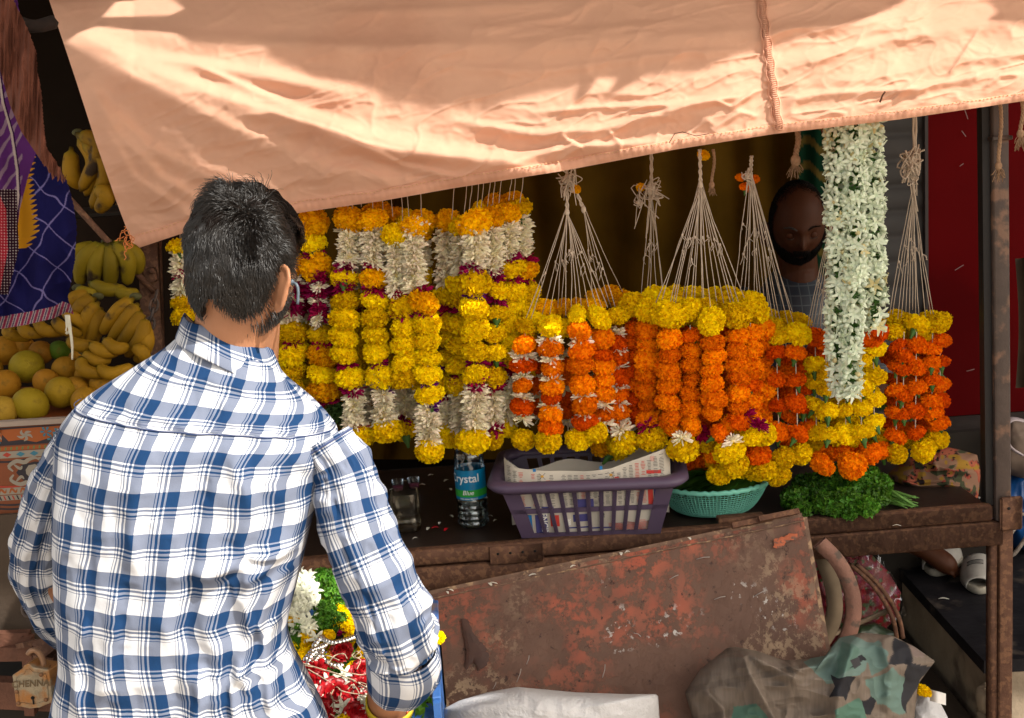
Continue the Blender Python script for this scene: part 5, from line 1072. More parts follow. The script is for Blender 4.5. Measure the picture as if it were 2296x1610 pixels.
# ------------------------------------------------------------------ sandals, sacks at the right
def slipper(px, py, rot, label, cut=None):
    c = PZ(px, py, ZP); t = thing('slide_sandal', label, 'sandal', c, "pale slide sandals on the platform")
    L, w_ = .27, .10; a = np.linspace(0, 2*math.pi, 40, endpoint=False); ox = np.cos(a)*L/2; oy = np.sin(a)*w_/2*(1+.12*np.cos(a))*(1-.12*np.cos(2*a))
    M_ = np.array(Matrix.Rotation(rot, 3, 'Z')); q = MB(); V = []
    for z, s_ in ((0, .93), (.006, 1), (.022, 1), (.027, .97), (.022, .88), (.018, .0)): V += [(x*s_, y*s_, z) for x, y in zip(ox, oy)]
    q.add(np.array(V) @ M_.T+c, grid_faces(40, 6, True)+[tuple(range(39, -1, -1))]); q.build('sole', mat("sole_cream", (.36, .33, .27), .7, var=.25, vs=30, dirt=(.14, .11, .08), ds=20, dth=.6), t)
    q = MB(); V = []; 
    for j in range(14):
        x = lerp(-.015, .112, j/13.); s_ = w_/2*1.10*(1-.55*(x/.135)**3); h = lerp(.066, .042, j/13)
        for k in range(15): an = math.pi*k/14; V.append((x+.012*math.sin(an)*(1 if j > 10 else 0), s_*math.cos(an), .012+h*math.sin(an)**.8))
    q.add(np.array(V) @ M_.T+c, grid_faces(15, 14)); s1 = q.build('strap', mat("strap_grey", (.40, .38, .35), .7, var=.1, vs=60, bump=.5, bs=300), t); md = s1.modifiers.new('t', 'SOLIDIFY'); md.thickness = .004
    q = MB()
    for j in range(9):
        x = lerp(.03, .06, j/8.); V = []
        for k in range(6, 12): an = math.pi*(k-.5)/17.+.35; V.append((x, w_/2*1.08*math.cos(an), .0135+.0605*math.sin(an)**.8))
        if j in (0, 8) or j % 2: q.tube(np.array(V) @ M_.T+c, .0007 if 0 < j < 8 else .0013, 4)
    q.build('strap_print', mat("strap_print", (.06, .06, .06), .8), t); return t
slipper(2115, 1262, -2.15, "left slide sandal on the black platform, the vendor's foot in it")
slipper(2195, 1298, -1.95, "right slide sandal, half hidden by the cart's leg")
blob_cloth('woven_bag', "grey-striped woven sack behind the sandals under the cart", 'sack', [(1950, 1190), (2060, 1185), (2190, 1160), (2200, 1200), (2170, 1225), (2110, 1235), (2040, 1215), (1960, 1215)], 3.72, lambda px, py: np.where((np.sin(px/6.0) > .75)[..., None], (.05, .045, .04), (.24, .20, .17)), mat("woven_sack", (1, 1, 1), .85, attr=True, bump=.6, bs=200), .08, 90, 40, amp=.008)
blob_cloth('blue_bag', "large blue plastic sack at the right edge behind the post", 'sack', [(2080, 1160), (2190, 1130), (2240, 1060), (2300, 1030), (2420, 1060), (2440, 1200), (2330, 1250), (2230, 1215), (2100, 1215)], 3.75, None, mat("blue_plastic", (.004, .05, .18), .35, var=.25, vs=8, spec=.4), .22, 140, 70, amp=.02, folds=[([(2240, 1080), (2270, 1140), (2290, 1220)], .04, 16), ([(2240, 1150), (2290, 1180)], .03, 12)])
blob_cloth('cream_bag', "cream cloth bag standing on the blue sack at the right edge", 'bag', [(2240, 1040), (2243, 960), (2265, 935), (2330, 950), (2400, 1000), (2380, 1080), (2290, 1075), (2255, 1060)], 3.6, None, mat("cream_cloth", (.19, .14, .11), .85, var=.3, vs=14), .10, 80, 50, amp=.012)
q = MB(); pts = spline([P(2290, 1020, 3.45), P(2262, 1000, 3.44), P(2250, 965, 3.43), P(2268, 940, 3.43), P(2310, 948, 3.44)], 30); q.tube(pts, .012, 8, flat=.35); tag(q.build('bag_handle', mat("clear_white", (.42, .36, .38), .4)), "white plastic bag handle looped over the cream bag", 'handle')
q = MB(); q.tube(spline([P(2238, 1122, 3.4), P(2270, 1145, 3.38), P(2320, 1160, 3.38)], 16), .008, 6, flat=.5); q.tube(spline([P(2285, 1170, 3.3), P(2262, 1205, 3.3), P(2268, 1245, 3.28), P(2300, 1205, 3.28)], 20), .006, 6); tag(q.build('strap', mat("grey_strap", (.25, .21, .18), .9, var=.3, vs=60)), "frayed grey strap dangling over the blue sack", 'strap')
q = MB(); u, v = np.meshgrid(np.linspace(0, 1, 30), np.linspace(0, 1, 50)); V = P(lerp(2275, 2420, u)+8*np.sin(v*3), lerp(560, 850, v)+20*np.cos(u*3), 3.55+.02*np.sin(u*20)); q.add(V.reshape(-1, 3), grid_faces(30, 50)); tag(q.build('hanging_bag', mat("dark_brown_cloth", (.045, .03, .018), .9, var=.4, vs=12)), "dark brown cloth hanging on the red wall at the right edge", 'cloth')
# ------------------------------------------------------------------ left: fruit stall
def scarf_cols(px, py):
    c = np.empty(px.shape+(3,)); c[:] = (.012, .012, .085)
    def line(k1, k2, w_): return np.abs(((px*k1+py*k2+6*vn(px/30, py/30, 2))/62.0) % 1-.5) < w_
    c[line(.78, .50, .022) | line(-.62, .80, .022)] = (.20, .18, .42)
    up = (px < 70+14*np.sin(py/17)+.10*(py-300)) & (py > 150); 
    edge = 60+18*np.abs(((py/13.0) % 1)-.5)*2; gold = (px < np.interp(py, [300, 360, 400, 480, 520, 556, 560], [60, 66, 60, 70, 74, 52, 0])+16*(np.abs(((py*1.0+px*.4)/12.0) % 1-.5)*2)) & (py > 330) & (py < 560)
    c[gold] = (.62, .30, .015)
    pur = px < np.interp(py, [0, 180, 300, 400, 470, 560, 561], [120, 110, 95, 62, 44, 34, 0]); c[pur & (py < 560)] = (.13, .035, .20)
    f = np.sin((px*.9+(py-280)*.55+8*vn(px/20, py/20, 5))/4.2); c[pur & (f > .55) & (px < 50) & (py < 520)] = (.34, .24, .34)
    spine = np.interp(py, [150, 230, 300, 380, 440, 560], [-5, 6, 26, 38, 41, 26]); c[(np.abs(px-spine) < 2.6) & (py < 545)] = (.62, .55, .50); c[(np.abs(px-spine-4.5) < 1.5) & (py < 545)] = (.04, .01, .06)
    d = px-np.interp(py, [430, 560, 650], [26, 30, 8]); blk = (d < 12) & (py > 425) & (py < 660) & (px < 45); c[blk] = (.03, .008, .02)
    dots = (((px/6.5) % 1-.5)**2+((py/6.5) % 1-.5)**2) < .055; c[blk & dots] = (.55, .5, .5)
    red = (px < np.interp(py, [440, 470, 560, 640, 660], [0, 14, 18, 2, 0])) & (py > 440) & (py < 650); c[red] = (.42, .02, .04); c[red & dots] = (.6, .4, .4)
    bot = np.interp(py*0+px, [0, 60, 120, 140, 165], [738, 728, 716, 704, 712])
    st = (py > bot-28); c[st] = (.50, .42, .40); c[st & (np.sin((px+py*.3)/2.1) > .2)] = (.30, .03, .09); c[st & (np.sin((px+py*.3)/2.1) < -.8)] = (.04, .04, .12); return c
nu, nv = 240, 620; u, v = np.meshgrid(np.linspace(0, 1, nu), np.linspace(0, 1, nv)); py = lerp(-60, 738, v)
xr = np.interp(py, [-60, 0, 180, 320, 360, 410, 440, 470, 520, 600, 640, 700, 738], [30, 40, 60, 80, 118, 148, 158, 165, 172, 168, 162, 152, 166]); px = lerp(-110, xr+1.5*vn(py/4, py*0, 2), u)
bot = np.interp(px, [-110, 0, 60, 120, 150, 170], [742, 738, 728, 714, 700, 706]); py2 = py-(738-bot)*v**3
Yv = 2.28-.018*np.sin(px/24+py/160)-.012*np.sin(px/11-py/90)*v-.006*(1-np.abs(vn(px/40, py/60, 2))*2)
t = thing('hanging_scarf', "navy and purple printed scarf with white lattice and striped hem at the left edge", 'scarf', P(60, 300, 2.28))
mesh('cloth', P(px, py2, Yv).reshape(-1, 3), grid_faces(nu, nv), mat("scarf_print", (.62, .58, .60), .85, spec=.05, attr=True, transl=.12, bump=.15, bs=600), t, cols=scarf_cols(px, py2).reshape(-1, 3))
q = MB()
for k in range(9): a = P(146+k*1.2, 706, 2.265); q.tube(spline([a, P(148+k*1.5, 725+k*2, 2.262), P(152+random.uniform(-6, 4), 745+random.uniform(-6, 6), 2.26)], 8), .0010, 4)
for o_ in (0, 3): q.tube(spline([P(150+o_, 706, 2.265), P(156+o_, 740, 2.26), P(161+o_*.5, 775, 2.26), P(162, 806, 2.262)], 16), .0017, 5)
q.build('tassel', mat("tassel_cream", (.55, .52, .42), .9), t)
# brown fringe cloth over it
u, v = np.meshgrid(np.linspace(0, 1, 150), np.linspace(0, 1, 260)); py = lerp(-60, 400, v); xl = np.interp(py, [-60, 60, 160, 240, 300, 400], [-90, -60, 0, 22, 48, 118]); xr = np.interp(py, [-60, 0, 60, 120, 160, 200, 260, 330, 400], [20, 30, 60, 82, 84, 92, 96, 104, 150])+2*vn(py/2.2, py*0, 3)
px = lerp(xl, xr, u); py = py+np.where(v > .9, 12*vn(px/2.0, px*0, 5), 0)*(v-.9)*10-.14*(118-px)*v*.5
Yv = 2.22-.012*np.sin(px/10+py/70)-.004*np.sin(px/3.0+py/40+2*vn(px/12, py/50, 3))-.002*np.sin(px/1.5+py/90)
tag(mesh('fringed_cloth', P(px, py, Yv).reshape(-1, 3), grid_faces(150, 260), mat("brown_fringe", (.15, .05, .030), .9, var=.3, vs=20, bump=.6, bs=300, transl=.1)), "dusty brown frayed cloth hanging over the top of the printed scarf", 'cloth')
q = MB(); 
for k in range(3): q.tube(spline([P(-20, 20+k*10, 2.3), P(30, 36+k*6, 2.32), P(75, 50+k*5, 2.34), P(118, 40+k*6, 2.4)], 20), .005+.004*k, 6)
tag(q.build('tied_rag', mat("dark_rag", (.018, .011, .009), .9, var=.5, vs=30)), "dark knotted rag tied above the brown fringed cloth", 'rag')

m_ban = mat("banana_yellow", (.24, .125, .006), .6, attr=True, var=.25, vs=16, dirt=(.03, .018, .01), ds=15, dth=.64, spec=.12)
def banana_vf(a, mid, b_, r):
    pts = spline([a, mid, b_], 15); t_ = np.linspace(0, 1, 15); rr_ = r*np.clip(np.sin(np.pi*(t_*.86+.09)), .12, 1)**.45*np.where(t_ < .1, .45, 1)*np.where(t_ > .95, .35, 1); return tube_vf(pts, rr_, 7)
def hand(name_label, px, py, Y, items, r=17, green=False, grp="banana hands on the fruit stall"):
    t = thing('banana_bunch', name_label, 'bananas', P(px, py, Y), grp)
    for i, (xa, ya, xm, ym, xb, yb, dy) in enumerate(items):
        V, F, _ = banana_vf(P(xa, ya, Y+dy), P(xm, ym, Y+dy-.02), P(xb, yb, Y+dy), r*m_per_px(Y)); g_ = random.uniform(.8, 1.15); tt_ = np.repeat(np.linspace(0, 1, 15), 7); e_ = np.where((tt_ > .93) | (tt_ < .04), .15, np.where(tt_ < .12, .6, 1.))[:, None]; gr_ = np.where(tt_ < .2, .85, 1.)
        mesh('banana', V, F, m_ban, t, cols=np.stack([g_*(.75 if green else 1)*gr_, np.full(105, g_), np.full(105, g_)], 1)*e_)
    q = MB(); q.ball(P(items[0][0]+4, items[0][1]-3, Y+.01), .009, 6, (1.6, 1, 1)); q.build('stalk', mat("banana_stalk", (.06, .055, .015), .7, var=.4, vs=40), t)
def fan_items(x, y, n, ax, ay, sx, sy, bulge=14, dy=.008): # n bananas from the stalk (x,y) fanning to tips
    return [(x+i*sx*.35, y+i*sy*.35, x+ax*.5+i*sx*.8-bulge, y+ay*.5+i*sy*.8-bulge*.4, x+ax+i*sx, y+ay+i*sy, dy*i) for i in range(n)]
hand("freckled overripe banana bunch hanging high beside the awning's left edge", 180, 310, 2.95, [(170, 300, 225, 330, 180, 430, 0), (172, 300, 212, 360, 192, 440, .02), (178, 305, 240, 380, 205, 468, .0), (200, 300, 250, 330, 190, 425, .03), (215, 420, 240, 440, 218, 475, -.02), (160, 330, 160, 390, 185, 420, .05)], 20, grp="hanging bananas")
hand("large yellow banana hand in front of the left post, tips pointing down left", 305, 668, 2.62, [(300, 668, 262, 700, 228, 750, 0), (310, 680, 285, 715, 245, 765, -.01), (316, 695, 300, 735, 262, 785, -.02), (322, 710, 318, 755, 282, 800, -.03), (326, 730, 328, 770, 305, 812, -.03)], 19)
hand("yellow banana hand with a green stalk, middle of the fruit stall", 215, 672, 2.66, [(215, 668, 180, 690, 165, 745, 0), (222, 676, 195, 715, 185, 770, -.01), (228, 690, 215, 730, 200, 790, -.01), (205, 662, 165, 672, 150, 710, .02)], 19)
hand("spotted small bananas lying under the printed scarf", 120, 730, 2.62, [(50, 720, 60, 745, 110, 748, 0), (80, 716, 100, 740, 150, 745, 0), (120, 715, 140, 735, 185, 752, .0), (140, 700, 170, 715, 205, 745, .02), (30, 725, 20, 748, 70, 760, .02)], 15)
hand("row of bruised bananas along the citrus fruit, near the man's shoulder", 230, 790, 2.55, [(185, 790, 215, 808, 250, 805, 0), (200, 770, 232, 788, 268, 790, 0), (232, 758, 258, 780, 290, 778, 0), (215, 820, 250, 838, 300, 820, -.02), (180, 800, 190, 830, 240, 842, -.02), (150, 760, 180, 775, 222, 775, .02), (300, 780, 320, 790, 330, 815, .0)], 16)
hand("dim banana bunch in the shadow behind the iron rod", 230, 540, 2.9, [(235, 545, 190, 580, 178, 640, 0), (240, 545, 215, 590, 210, 650, 0), (245, 545, 250, 590, 245, 650, 0), (250, 545, 285, 580, 285, 640, 0), (240, 545, 300, 570, 310, 615, .02), (225, 550, 170, 570, 160, 610, .02)], 20, True)
hand("dim bananas low in the shadow left of the post", 260, 640, 2.82, [(170, 648, 200, 660, 240, 652, 0), (200, 632, 240, 650, 285, 648, 0), (250, 640, 280, 660, 312, 655, 0)], 16, True)
m_cit = mat("citrus_skin", (.28, .16, .007), .6, attr=True, var=.2, vs=14, bump=.4, bs=420, spec=.15, dirt=(.13, .075, .008), ds=24, dth=.66)
CN = 0
def citrus(px, py, r, col, Y=None, desc=None):
    global CN; CN += 1; Y = Y or lerp(2.42, 2.72, (930-py)/170.0); c = P(px, py, Y); q = MB(); rr_ = r*m_per_px(Y)
    pf = [(max(1e-4, math.sin(math.pi*i/16)), -math.cos(math.pi*i/16)*(.93)) for i in range(17)]; pf[-1] = (.0001, .88); pf[-2] = (pf[-2][0], .90)
    M_ = np.array(Euler((random.gauss(-1.0, .5), random.gauss(0, .5), 0)).to_matrix()); q.lathe(c, [(a*rr_, b_*rr_) for a, b_ in pf], 28, col=col, M=M_)
    o = q.build('sweet_lime', m_cit, usecol=True); me = o.data; o.location = tuple(c); 
    co_ = np.zeros(len(me.vertices)*3); me.vertices.foreach_get("co", co_); me.vertices.foreach_set("co", (co_.reshape(-1, 3)-c).ravel()); me.update()
    tag(o, desc or "orange-yellow citrus fruit in the heap above the painted box", 'citrus', "citrus fruit heaped on the painted box")
for x, y, r_, c_, d_ in ((60, 822, 39, (.85, 1.05, 1), "largest greenish-yellow citrus, just under the scarf's hem"), (146, 828, 30, (1.05, .85, 1), None), (104, 856, 31, (1.05, .78, 1), None), (12, 786, 34, (1.1, .85, 1), None), (12, 862, 34, (1.05, .8, 1), None), (137, 880, 37, (.95, 1, 1), "yellow citrus with a dark blemish, second from the box's right corner"), (68, 908, 42, (.88, 1.05, 1), "big yellow-green citrus resting on the box's front edge"), (197, 842, 30, (1.1, .9, 1), None), (52, 778, 26, (1.0, .75, 1), None), (92, 790, 28, (.9, .65, 1), None), (133, 786, 24, (.25, .75, 1), "single dark green citrus behind the scarf tassel"), (5, 922, 36, (1.2, 1.25, 3), "pale bruised citrus cut off by the left edge"), (225, 862, 26, (1.1, .9, 1), None), (175, 805, 22, (1.05, .8, 1), None), (192, 900, 34, (1, .85, 1), None), (-30, 830, 36, (1, .85, 1), None), (170, 870, 28, (1, .8, 1), None), (245, 850, 26, (1, .8, 1), None)):
    citrus(x, y, r_, c_, desc=d_)
# dim weighing-shelf in the left background
q = MB(); q.box(P(235, 520, 3.3), (.34, .25, .13), bev=.01); tag(q.build('crate', mat("dim_crate", (.03, .024, .018), .9, spec=.03, var=.3, vs=9)), "dim grey carton in the shadow behind the bananas", 'carton')
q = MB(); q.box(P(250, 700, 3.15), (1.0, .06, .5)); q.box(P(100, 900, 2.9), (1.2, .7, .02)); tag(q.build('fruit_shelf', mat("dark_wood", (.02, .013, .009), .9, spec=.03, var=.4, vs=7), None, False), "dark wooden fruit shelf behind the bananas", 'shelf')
q = MB(); cell = 0
for j, y in enumerate((421, 444, 462, 488)):
    for i, x in enumerate((232, 250, 268, 285)):
        if (i+j) % 4 == 3: continue
        q.box(P(x, y, 3.9), (.022, .01, .016), col=[(.30, .12, .02), (.35, .28, .12), (.25, .25, .3), (.3, .1, .05)][(i*3+j) % 4])
tag(q.build('packets', mat("dim_packets", (.5, .5, .5), .5, attr=True), usecol=True), "small coloured packets glimpsed in the dark above the hanging bananas", 'packets', kind='stuff')
# painted box
pb0 = P(-120, 955, 2.36); bt = thing('painted_box', "orange, black and white painted box with scroll and flower motifs under the citrus fruit", 'box', pb0)
TL, TR, BLc = P(-130, 962, 2.36), P(205, 942, 2.40), P(-130, 1160, 2.36); bw = TR-TL; bh = np.linalg.norm(TL-BLc); hz = np.array([0, 0, -1.]); LX = np.linalg.norm(bw); ux = bw/LX; back = np.cross(hz, ux); back = -back if back[1] < 0 else back
def BX(s_, t_, o_=0): return TL+ux*s_+hz*t_+back*(-o_)     # s along, t down in metres
pxm = m_per_px(2.37)
def bx(x, y, o_=0): return BX((x+130)*pxm, (y-952)*pxm, o_)
q = MB(); q.add([BX(0, 0), BX(LX, 0), BX(LX, bh), BX(0, bh), BX(0, 0, -.4), BX(LX, 0, -.4), BX(LX, bh, -.4), BX(0, bh, -.4)], [(3, 2, 1, 0), (4, 5, 6, 7), (0, 1, 5, 4), (1, 2, 6, 5), (2, 3, 7, 6), (3, 0, 4, 7)])
q.build('body', mat("orange_paint", (.15, .034, .006), .5, var=.2, vs=10, spec=.4), bt, False)
q = MB(); q.bar(BX(0, -.004), BX(LX, -.004), .02, .010); q.build('top_edge', mat("cream_edge", (.28, .22, .18), .8), bt, False)
mo = MB(); WH, BK_, OR, BL_, GN, RD = 0, 1, 2, 3, 4, 5
def band(y0, y1, mi, o_=.0008): mo.add([bx(-128, y0, o_), bx(200, y0, o_), bx(200, y1, o_), bx(-128, y1, o_)], [(3, 2, 1, 0)], mi=mi)
def blob(pts, mi, o_): mo.add([bx(x, y, o_) for x, y in pts], [tuple(range(len(pts)))], mi=mi)
def stroke(pts, w_, mi, o_):
    c_ = spline(np.array(pts, float), 18); T = np.gradient(c_, axis=0); T /= np.linalg.norm(T, axis=1)[:, None]; N_ = np.stack([-T[:, 1], T[:, 0]], 1); ww = w_*np.sin(np.pi*np.linspace(.12, .95, 18))[:, None]
    a, b_ = c_+N_*ww, c_-N_*ww; mo.add([bx(x, y, o_) for x, y in a]+[bx(x, y, o_) for x, y in b_], [(i, i+1, 18+i+1, 18+i) for i in range(17)], mi=mi)
def flower_m(x, y, r_, n_, mi, o_, c_mi=OR):
    for k in range(n_): a = 6.283*k/n_; blob([(x+math.cos(a+d_)*r_*l_, y+math.sin(a+d_)*r_*l_) for d_, l_ in ((0, .2), (.3, .6), (.22, .95), (0, 1.08), (-.22, .95), (-.3, .6))], mi, o_)
    blob([(x+math.cos(6.283*k/10)*r_*.25, y+math.sin(6.283*k/10)*r_*.25) for k in range(10)], c_mi, o_+.0003)
band(958, 1000, BK_); band(1003, 1012, OR); band(1014, 1030, WH); band(1101, 1117, WH); band(1119, 1131, WH)
blob([(70+x, y) for x, y in ((-80, 962), (60, 960), (40, 985), (0, 996), (-30, 988), (-60, 990))], OR, .0012); blob([(-60, 962), (0, 962), (-5, 990), (-50, 985)], OR, .0012)
for x in (-100, -20, 48, 128): 
    for a in range(5): stroke([(x, 978), (x+10*math.cos(a*1.3), 978+8*math.sin(a*1.3)), (x+18*math.cos(a*1.3+.5), 978+14*math.sin(a*1.3+.5))], 3.2, WH, .0018)
for x, y in ((95, 972), (122, 976), (-75, 980), (-20, 992), (108, 990)): flower_m(x, y, 12, 6, BL_, .0022)
for k in range(26): x = -125+k*12.5; blob([(x, 1004), (x+4, 1004), (x+2, 1011), (x-2, 1011)], GN, .0014); 
for k in range(11): x = -118+k*30; blob([(x-10, 1022), (x, 1016), (x+10, 1022), (x, 1028)], [BL_, RD, BL_][k % 3], .0014)
for cx_ in (-98, 60, 215):      # big scroll medallions
    if cx_ > 180: continue
    blob([(cx_+x, 1066+y) for x, y in ((-44, 0), (-30, -18), (0, -24), (30, -20), (52, -4), (52, 6), (30, 22), (0, 26), (-30, 20))], BK_, .0010)
    blob([(cx_+x-6, 1066+y) for x, y in ((-8, -16), (6, -18), (18, -12), (16, -4), (22, 2), (16, 8), (20, 16), (4, 18), (-8, 14), (-16, 4), (-16, -6))], WH, .0016)
    flower_m(cx_+34, 1066, 15, 6, WH, .0018, RD); blob([(cx_+34+20*math.cos(k*.628), 1066+17*math.sin(k*.628)) for k in range(10)], RD, .0013)
    for sy in (-1, 1):
        stroke([(cx_-50, 1066+sy*4), (cx_-58, 1066+sy*16), (cx_-40, 1066+sy*28), (cx_-22, 1066+sy*24), (cx_-12, 1066+sy*30), (cx_+4, 1066+sy*33), (cx_+14, 1066+sy*24)], 5, WH, .0015)
        stroke([(cx_-46, 1066+sy*20), (cx_-34, 1066+sy*10), (cx_-28, 1066+sy*16)], 3.5, WH, .0017); stroke([(cx_+8, 1066+sy*32), (cx_+28, 1066+sy*30), (cx_+44, 1066+sy*22), (cx_+56, 1066+sy*32)], 4.5, WH, .0015)
for k in range(15): x = -125+k*24; stroke([(x, 1114), (x+6, 1104), (x+14, 1112), (x+18, 1104)], 2.6, OR, .0014)
for k in range(34): x = -126+k*9.6; blob([(x, 1120), (x+3.4, 1120), (x+6.4, 1130), (x+3, 1130)], [BK_, RD][k % 2], .0014)
for y in (1036, 1096, 1140, 1150): stroke([(-120, y), (-60, y-3), (0, y+3), (60, y-2), (120, y+2), (190, y)], 2.2, [BK_, BK_, RD, BK_][(y//4) % 4], .0010)
mo.build('painted_motifs', [mat("paint_white", (.23, .20, .16), .55), mat("paint_black", (.018, .014, .02), .5), mat("paint_orange", (.26, .065, .012), .55), mat("paint_blue", (.035, .14, .20), .55), mat("paint_green", (.10, .14, .05), .6), mat("paint_red", (.30, .035, .02), .55)], bt, False)
# worn boards and rusty drawer frame below the box
m_wood = mat("worn_board", (.060, .041, .028), .85, var=.4, vs=6, bump=.6, bs=50, dirt=(.07, .05, .04), ds=7, dth=.6)
q = MB(); q.bar(P(-140, 1245, 2.37), P(330, 1215, 2.42), .05, .17, up=(0, 0, 1)); q.bar(P(-140, 1370, 2.36), P(330, 1345, 2.42), .04, .145, up=(0, 0, 1)); cab = thing('fruit_counter', "worn wooden and rusty iron counter under the painted box", 'counter', P(50, 1400, 2.4)); q.build('boards', m_wood, cab, False)
q = MB(); q.bar(P(-140, 1440, 2.30), P(68, 1432, 2.31), .02, .034); q.bar(P(-140, 1466, 2.29), P(66, 1462, 2.30), .02, .030); q.bar(P(62, 1425, 2.30), P(70, 1600, 2.30), .02, .02, up=(0, 1, 0)); q.bar(P(-140, 1545, 2.33), P(160, 1560, 2.33), .03, .06); q.build('iron_frame', mat("red_iron", (.12, .05, .03), .7, var=.35, vs=30, bump=.5, bs=140), cab, False)
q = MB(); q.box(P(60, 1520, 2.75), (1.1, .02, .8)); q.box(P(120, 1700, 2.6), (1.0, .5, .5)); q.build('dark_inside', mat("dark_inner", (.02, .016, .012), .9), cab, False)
a, b_, c_ = P(72, 1442, 2.16), P(160, 1400, 2.20), P(84, 1486, 2.12); q = MB(); q.add([a, b_, P(158, 1428, 2.18), c_, a+[0, .004, 0], b_+[0, .004, 0], P(158, 1428, 2.18)+[0, .004, 0], c_+[0, .004, 0]], [(3, 2, 1, 0), (4, 5, 6, 7), (0, 1, 5, 4), (2, 3, 7, 6)]); q.bar(P(72, 1442, 2.165), P(50, 1445, 2.32), .03, .01); q.bar(P(80, 1470, 2.165), P(125, 1478, 2.165), .02, .035, up=(0, 1, 0)); q.build('hasp', m_rust, cab, False)
chain('chain', "short chain hanging in front of the sunlit counter board by the man's sleeve", [P(56, 1285, 2.12), P(57, 1330, 2.12), P(61, 1378, 2.12)], .0035, .013)
# padlock
PY = 2.06; t = thing('padlock', "big weathered steel padlock with CHENNAI stamped above its keyhole", 'padlock', P(75, 1525, PY))
O = [(27, 1514), (50, 1500), (53, 1492), (64, 1488), (76, 1497), (84, 1498), (110, 1502), (113, 1515), (118, 1574), (104, 1580), (88, 1587), (66, 1589), (48, 1585), (36, 1584)]
fr_ = [P(x, y, PY+(x-27)*.00010) for x, y in O]; q = MB(); k = len(fr_); bk_ = [p+np.array([.012, .030, .002]) for p in fr_]; q.add(fr_+bk_, [tuple(range(k))[::-1], tuple(range(k, 2*k))]+[(i, (i+1) % k, k+(i+1) % k, k+i) for i in range(k)])
m_lock = mat("weathered_steel", (.30, .255, .18), .42, var=.3, vs=60, metal=.55, dirt=(.33, .15, .05), ds=16, dth=.47, bump=.3, bs=250)
o = q.build('body', m_lock, t, False); bv = o.modifiers.new('b', 'BEVEL'); bv.width = .0016; bv.segments = 2
# raised border line, rivets, keyhole, stamped name
inn = [((x-72)*.80+72, (y-1540)*.78+1541) for x, y in O]; q = MB(); pts = [P(x, y, PY+(x-27)*.0001-.0006) for x, y in inn+[inn[0]]]; q.tube(pts, .0007, 5, caps=False); q.build('stamped_border', m_lock, t)
q = MB(); 
for x, y in ((92, 1505+8), (37, 1551), (41, 1577), (103, 1569)): q.ball(P(x, y, PY-.0005+(x-27)*.0001), .0042, 6, (1, .5, 1))
q.build('rivet', mat("rust_rivet", (.20, .10, .05), .6, metal=.4), t)
q = MB(); kc = P(73, 1565, PY-.0012+.0046); q.lathe(kc, [(0, 0), (.0034, 0), (.0034, .001), (0, .001)], 12, M=[[1, 0, 0], [0, 0, 1], [0, 1, 0]]); q.box(kc+np.array([.0004, -.0004, -.006]), (.0024, .001, .012)); q.build('keyhole', mat("keyhole_black", (.008, .007, .006), .8), t)
for body, sz, x, y in (("CHENNAI", .0155, 71, 1533), ("EEG.007", .008, 72, 1544)):
    if body != "CHENNAI": continue
    V, F = text_mesh(body, sz, .0004); mp_ = m_per_px(PY); mesh('stamped_name', [P(x+a/mp_, y-b_/mp_-a/mp_*.06, PY+(x+a/mp_-27)*.0001-.0012) for a, b_, _ in V], F, mat("stamp_dark", (.13, .09, .05), .5, metal=.3), t, False)
q = MB(); sh = spline([P(60, 1492, PY+.016), P(62, 1470, PY+.016), P(72, 1458, PY+.016), P(86, 1462, PY+.018), P(96, 1480, PY+.02), P(98, 1502, PY+.02)], 26); q.tube(sh[6:], .0052, 10); q.build('shackle', mat("rusty_shackle", (.30, .17, .10), .5, metal=.4, var=.3, vs=60), t)
q = MB(); q.box(P(107, 1497, PY+.022), (.014, .016, .012), bev=.002); q.build('shackle_stop', m_lock, t)

# ------------------------------------------------------------------ blue crate of flowers in front of the man
m_crate = mat("blue_crate", (.035, .12, .36), .5, var=.3, vs=9, spec=.35, dirt=(.30, .20, .12), ds=9, dth=.60)
KZ = .845; cr = thing('blue_crate', "worn blue plastic crate full of flowers held in front of the man", 'crate', P(820, 1480, 2.2)+np.array([0, 0, -.2]))
ka, kb = P(972, 1352, 2.46), P(985, 1640, 2.02); kw = np.array([-.56, -.02, 0])   # right wall far/near top corners
ka2 = np.array([ka[0], ka[1], .855]); kb2 = np.array([kb[0], kb[1], .855]); ZT2 = PZ(972, 1352, .93)
def crate_wall(a, b_, h, name):
    q = MB(); a = np.array(a); b_ = np.array(b_); n = 9; d_ = (b_-a)/n
    q.bar(a, b_, .016, .014, bev=.002); q.bar(a-[0, 0, h], b_-[0, 0, h], .012, .014); q.bar(a-[0, 0, h*.5], b_-[0, 0, h*.5], .008, .010)
    for k in range(n+1): q.bar(a+d_*k, a+d_*k-[0, 0, h], .012 if k in (0, n) else .008, .022 if k in (0, n) else .012, up=(0, 1, 0))
    return q.build(name, m_crate, cr, False)
tr, nr = P(974, 1352, 2.44), P(992, 1580, 2.02); zt = tr[2]; nr = np.array([nr[0]-.01, nr[1], zt-.015]); fl, nl = tr+[-.44, 0, .0], nr+[-.44, -.0, .0]
for a, b_ in ((tr, nr), (fl, tr), (nl, fl)): crate_wall(a, b_, .24, 'slatted_side')
crate_wall(nr-[0, 0, .09], nl-[0, 0, .09], .15, 'slatted_side')
q = MB(); q.box(((tr+nl)/2)-[0, 0, .24], (.46, .42, .006)); q.build('base', m_crate, cr, False)
M_CR = zt
def heap_Y(y): return float(np.interp(y, [1280, 1450, 1620], [2.40, 2.20, 2.00]))
fg = "flowers heaped in the blue crate"
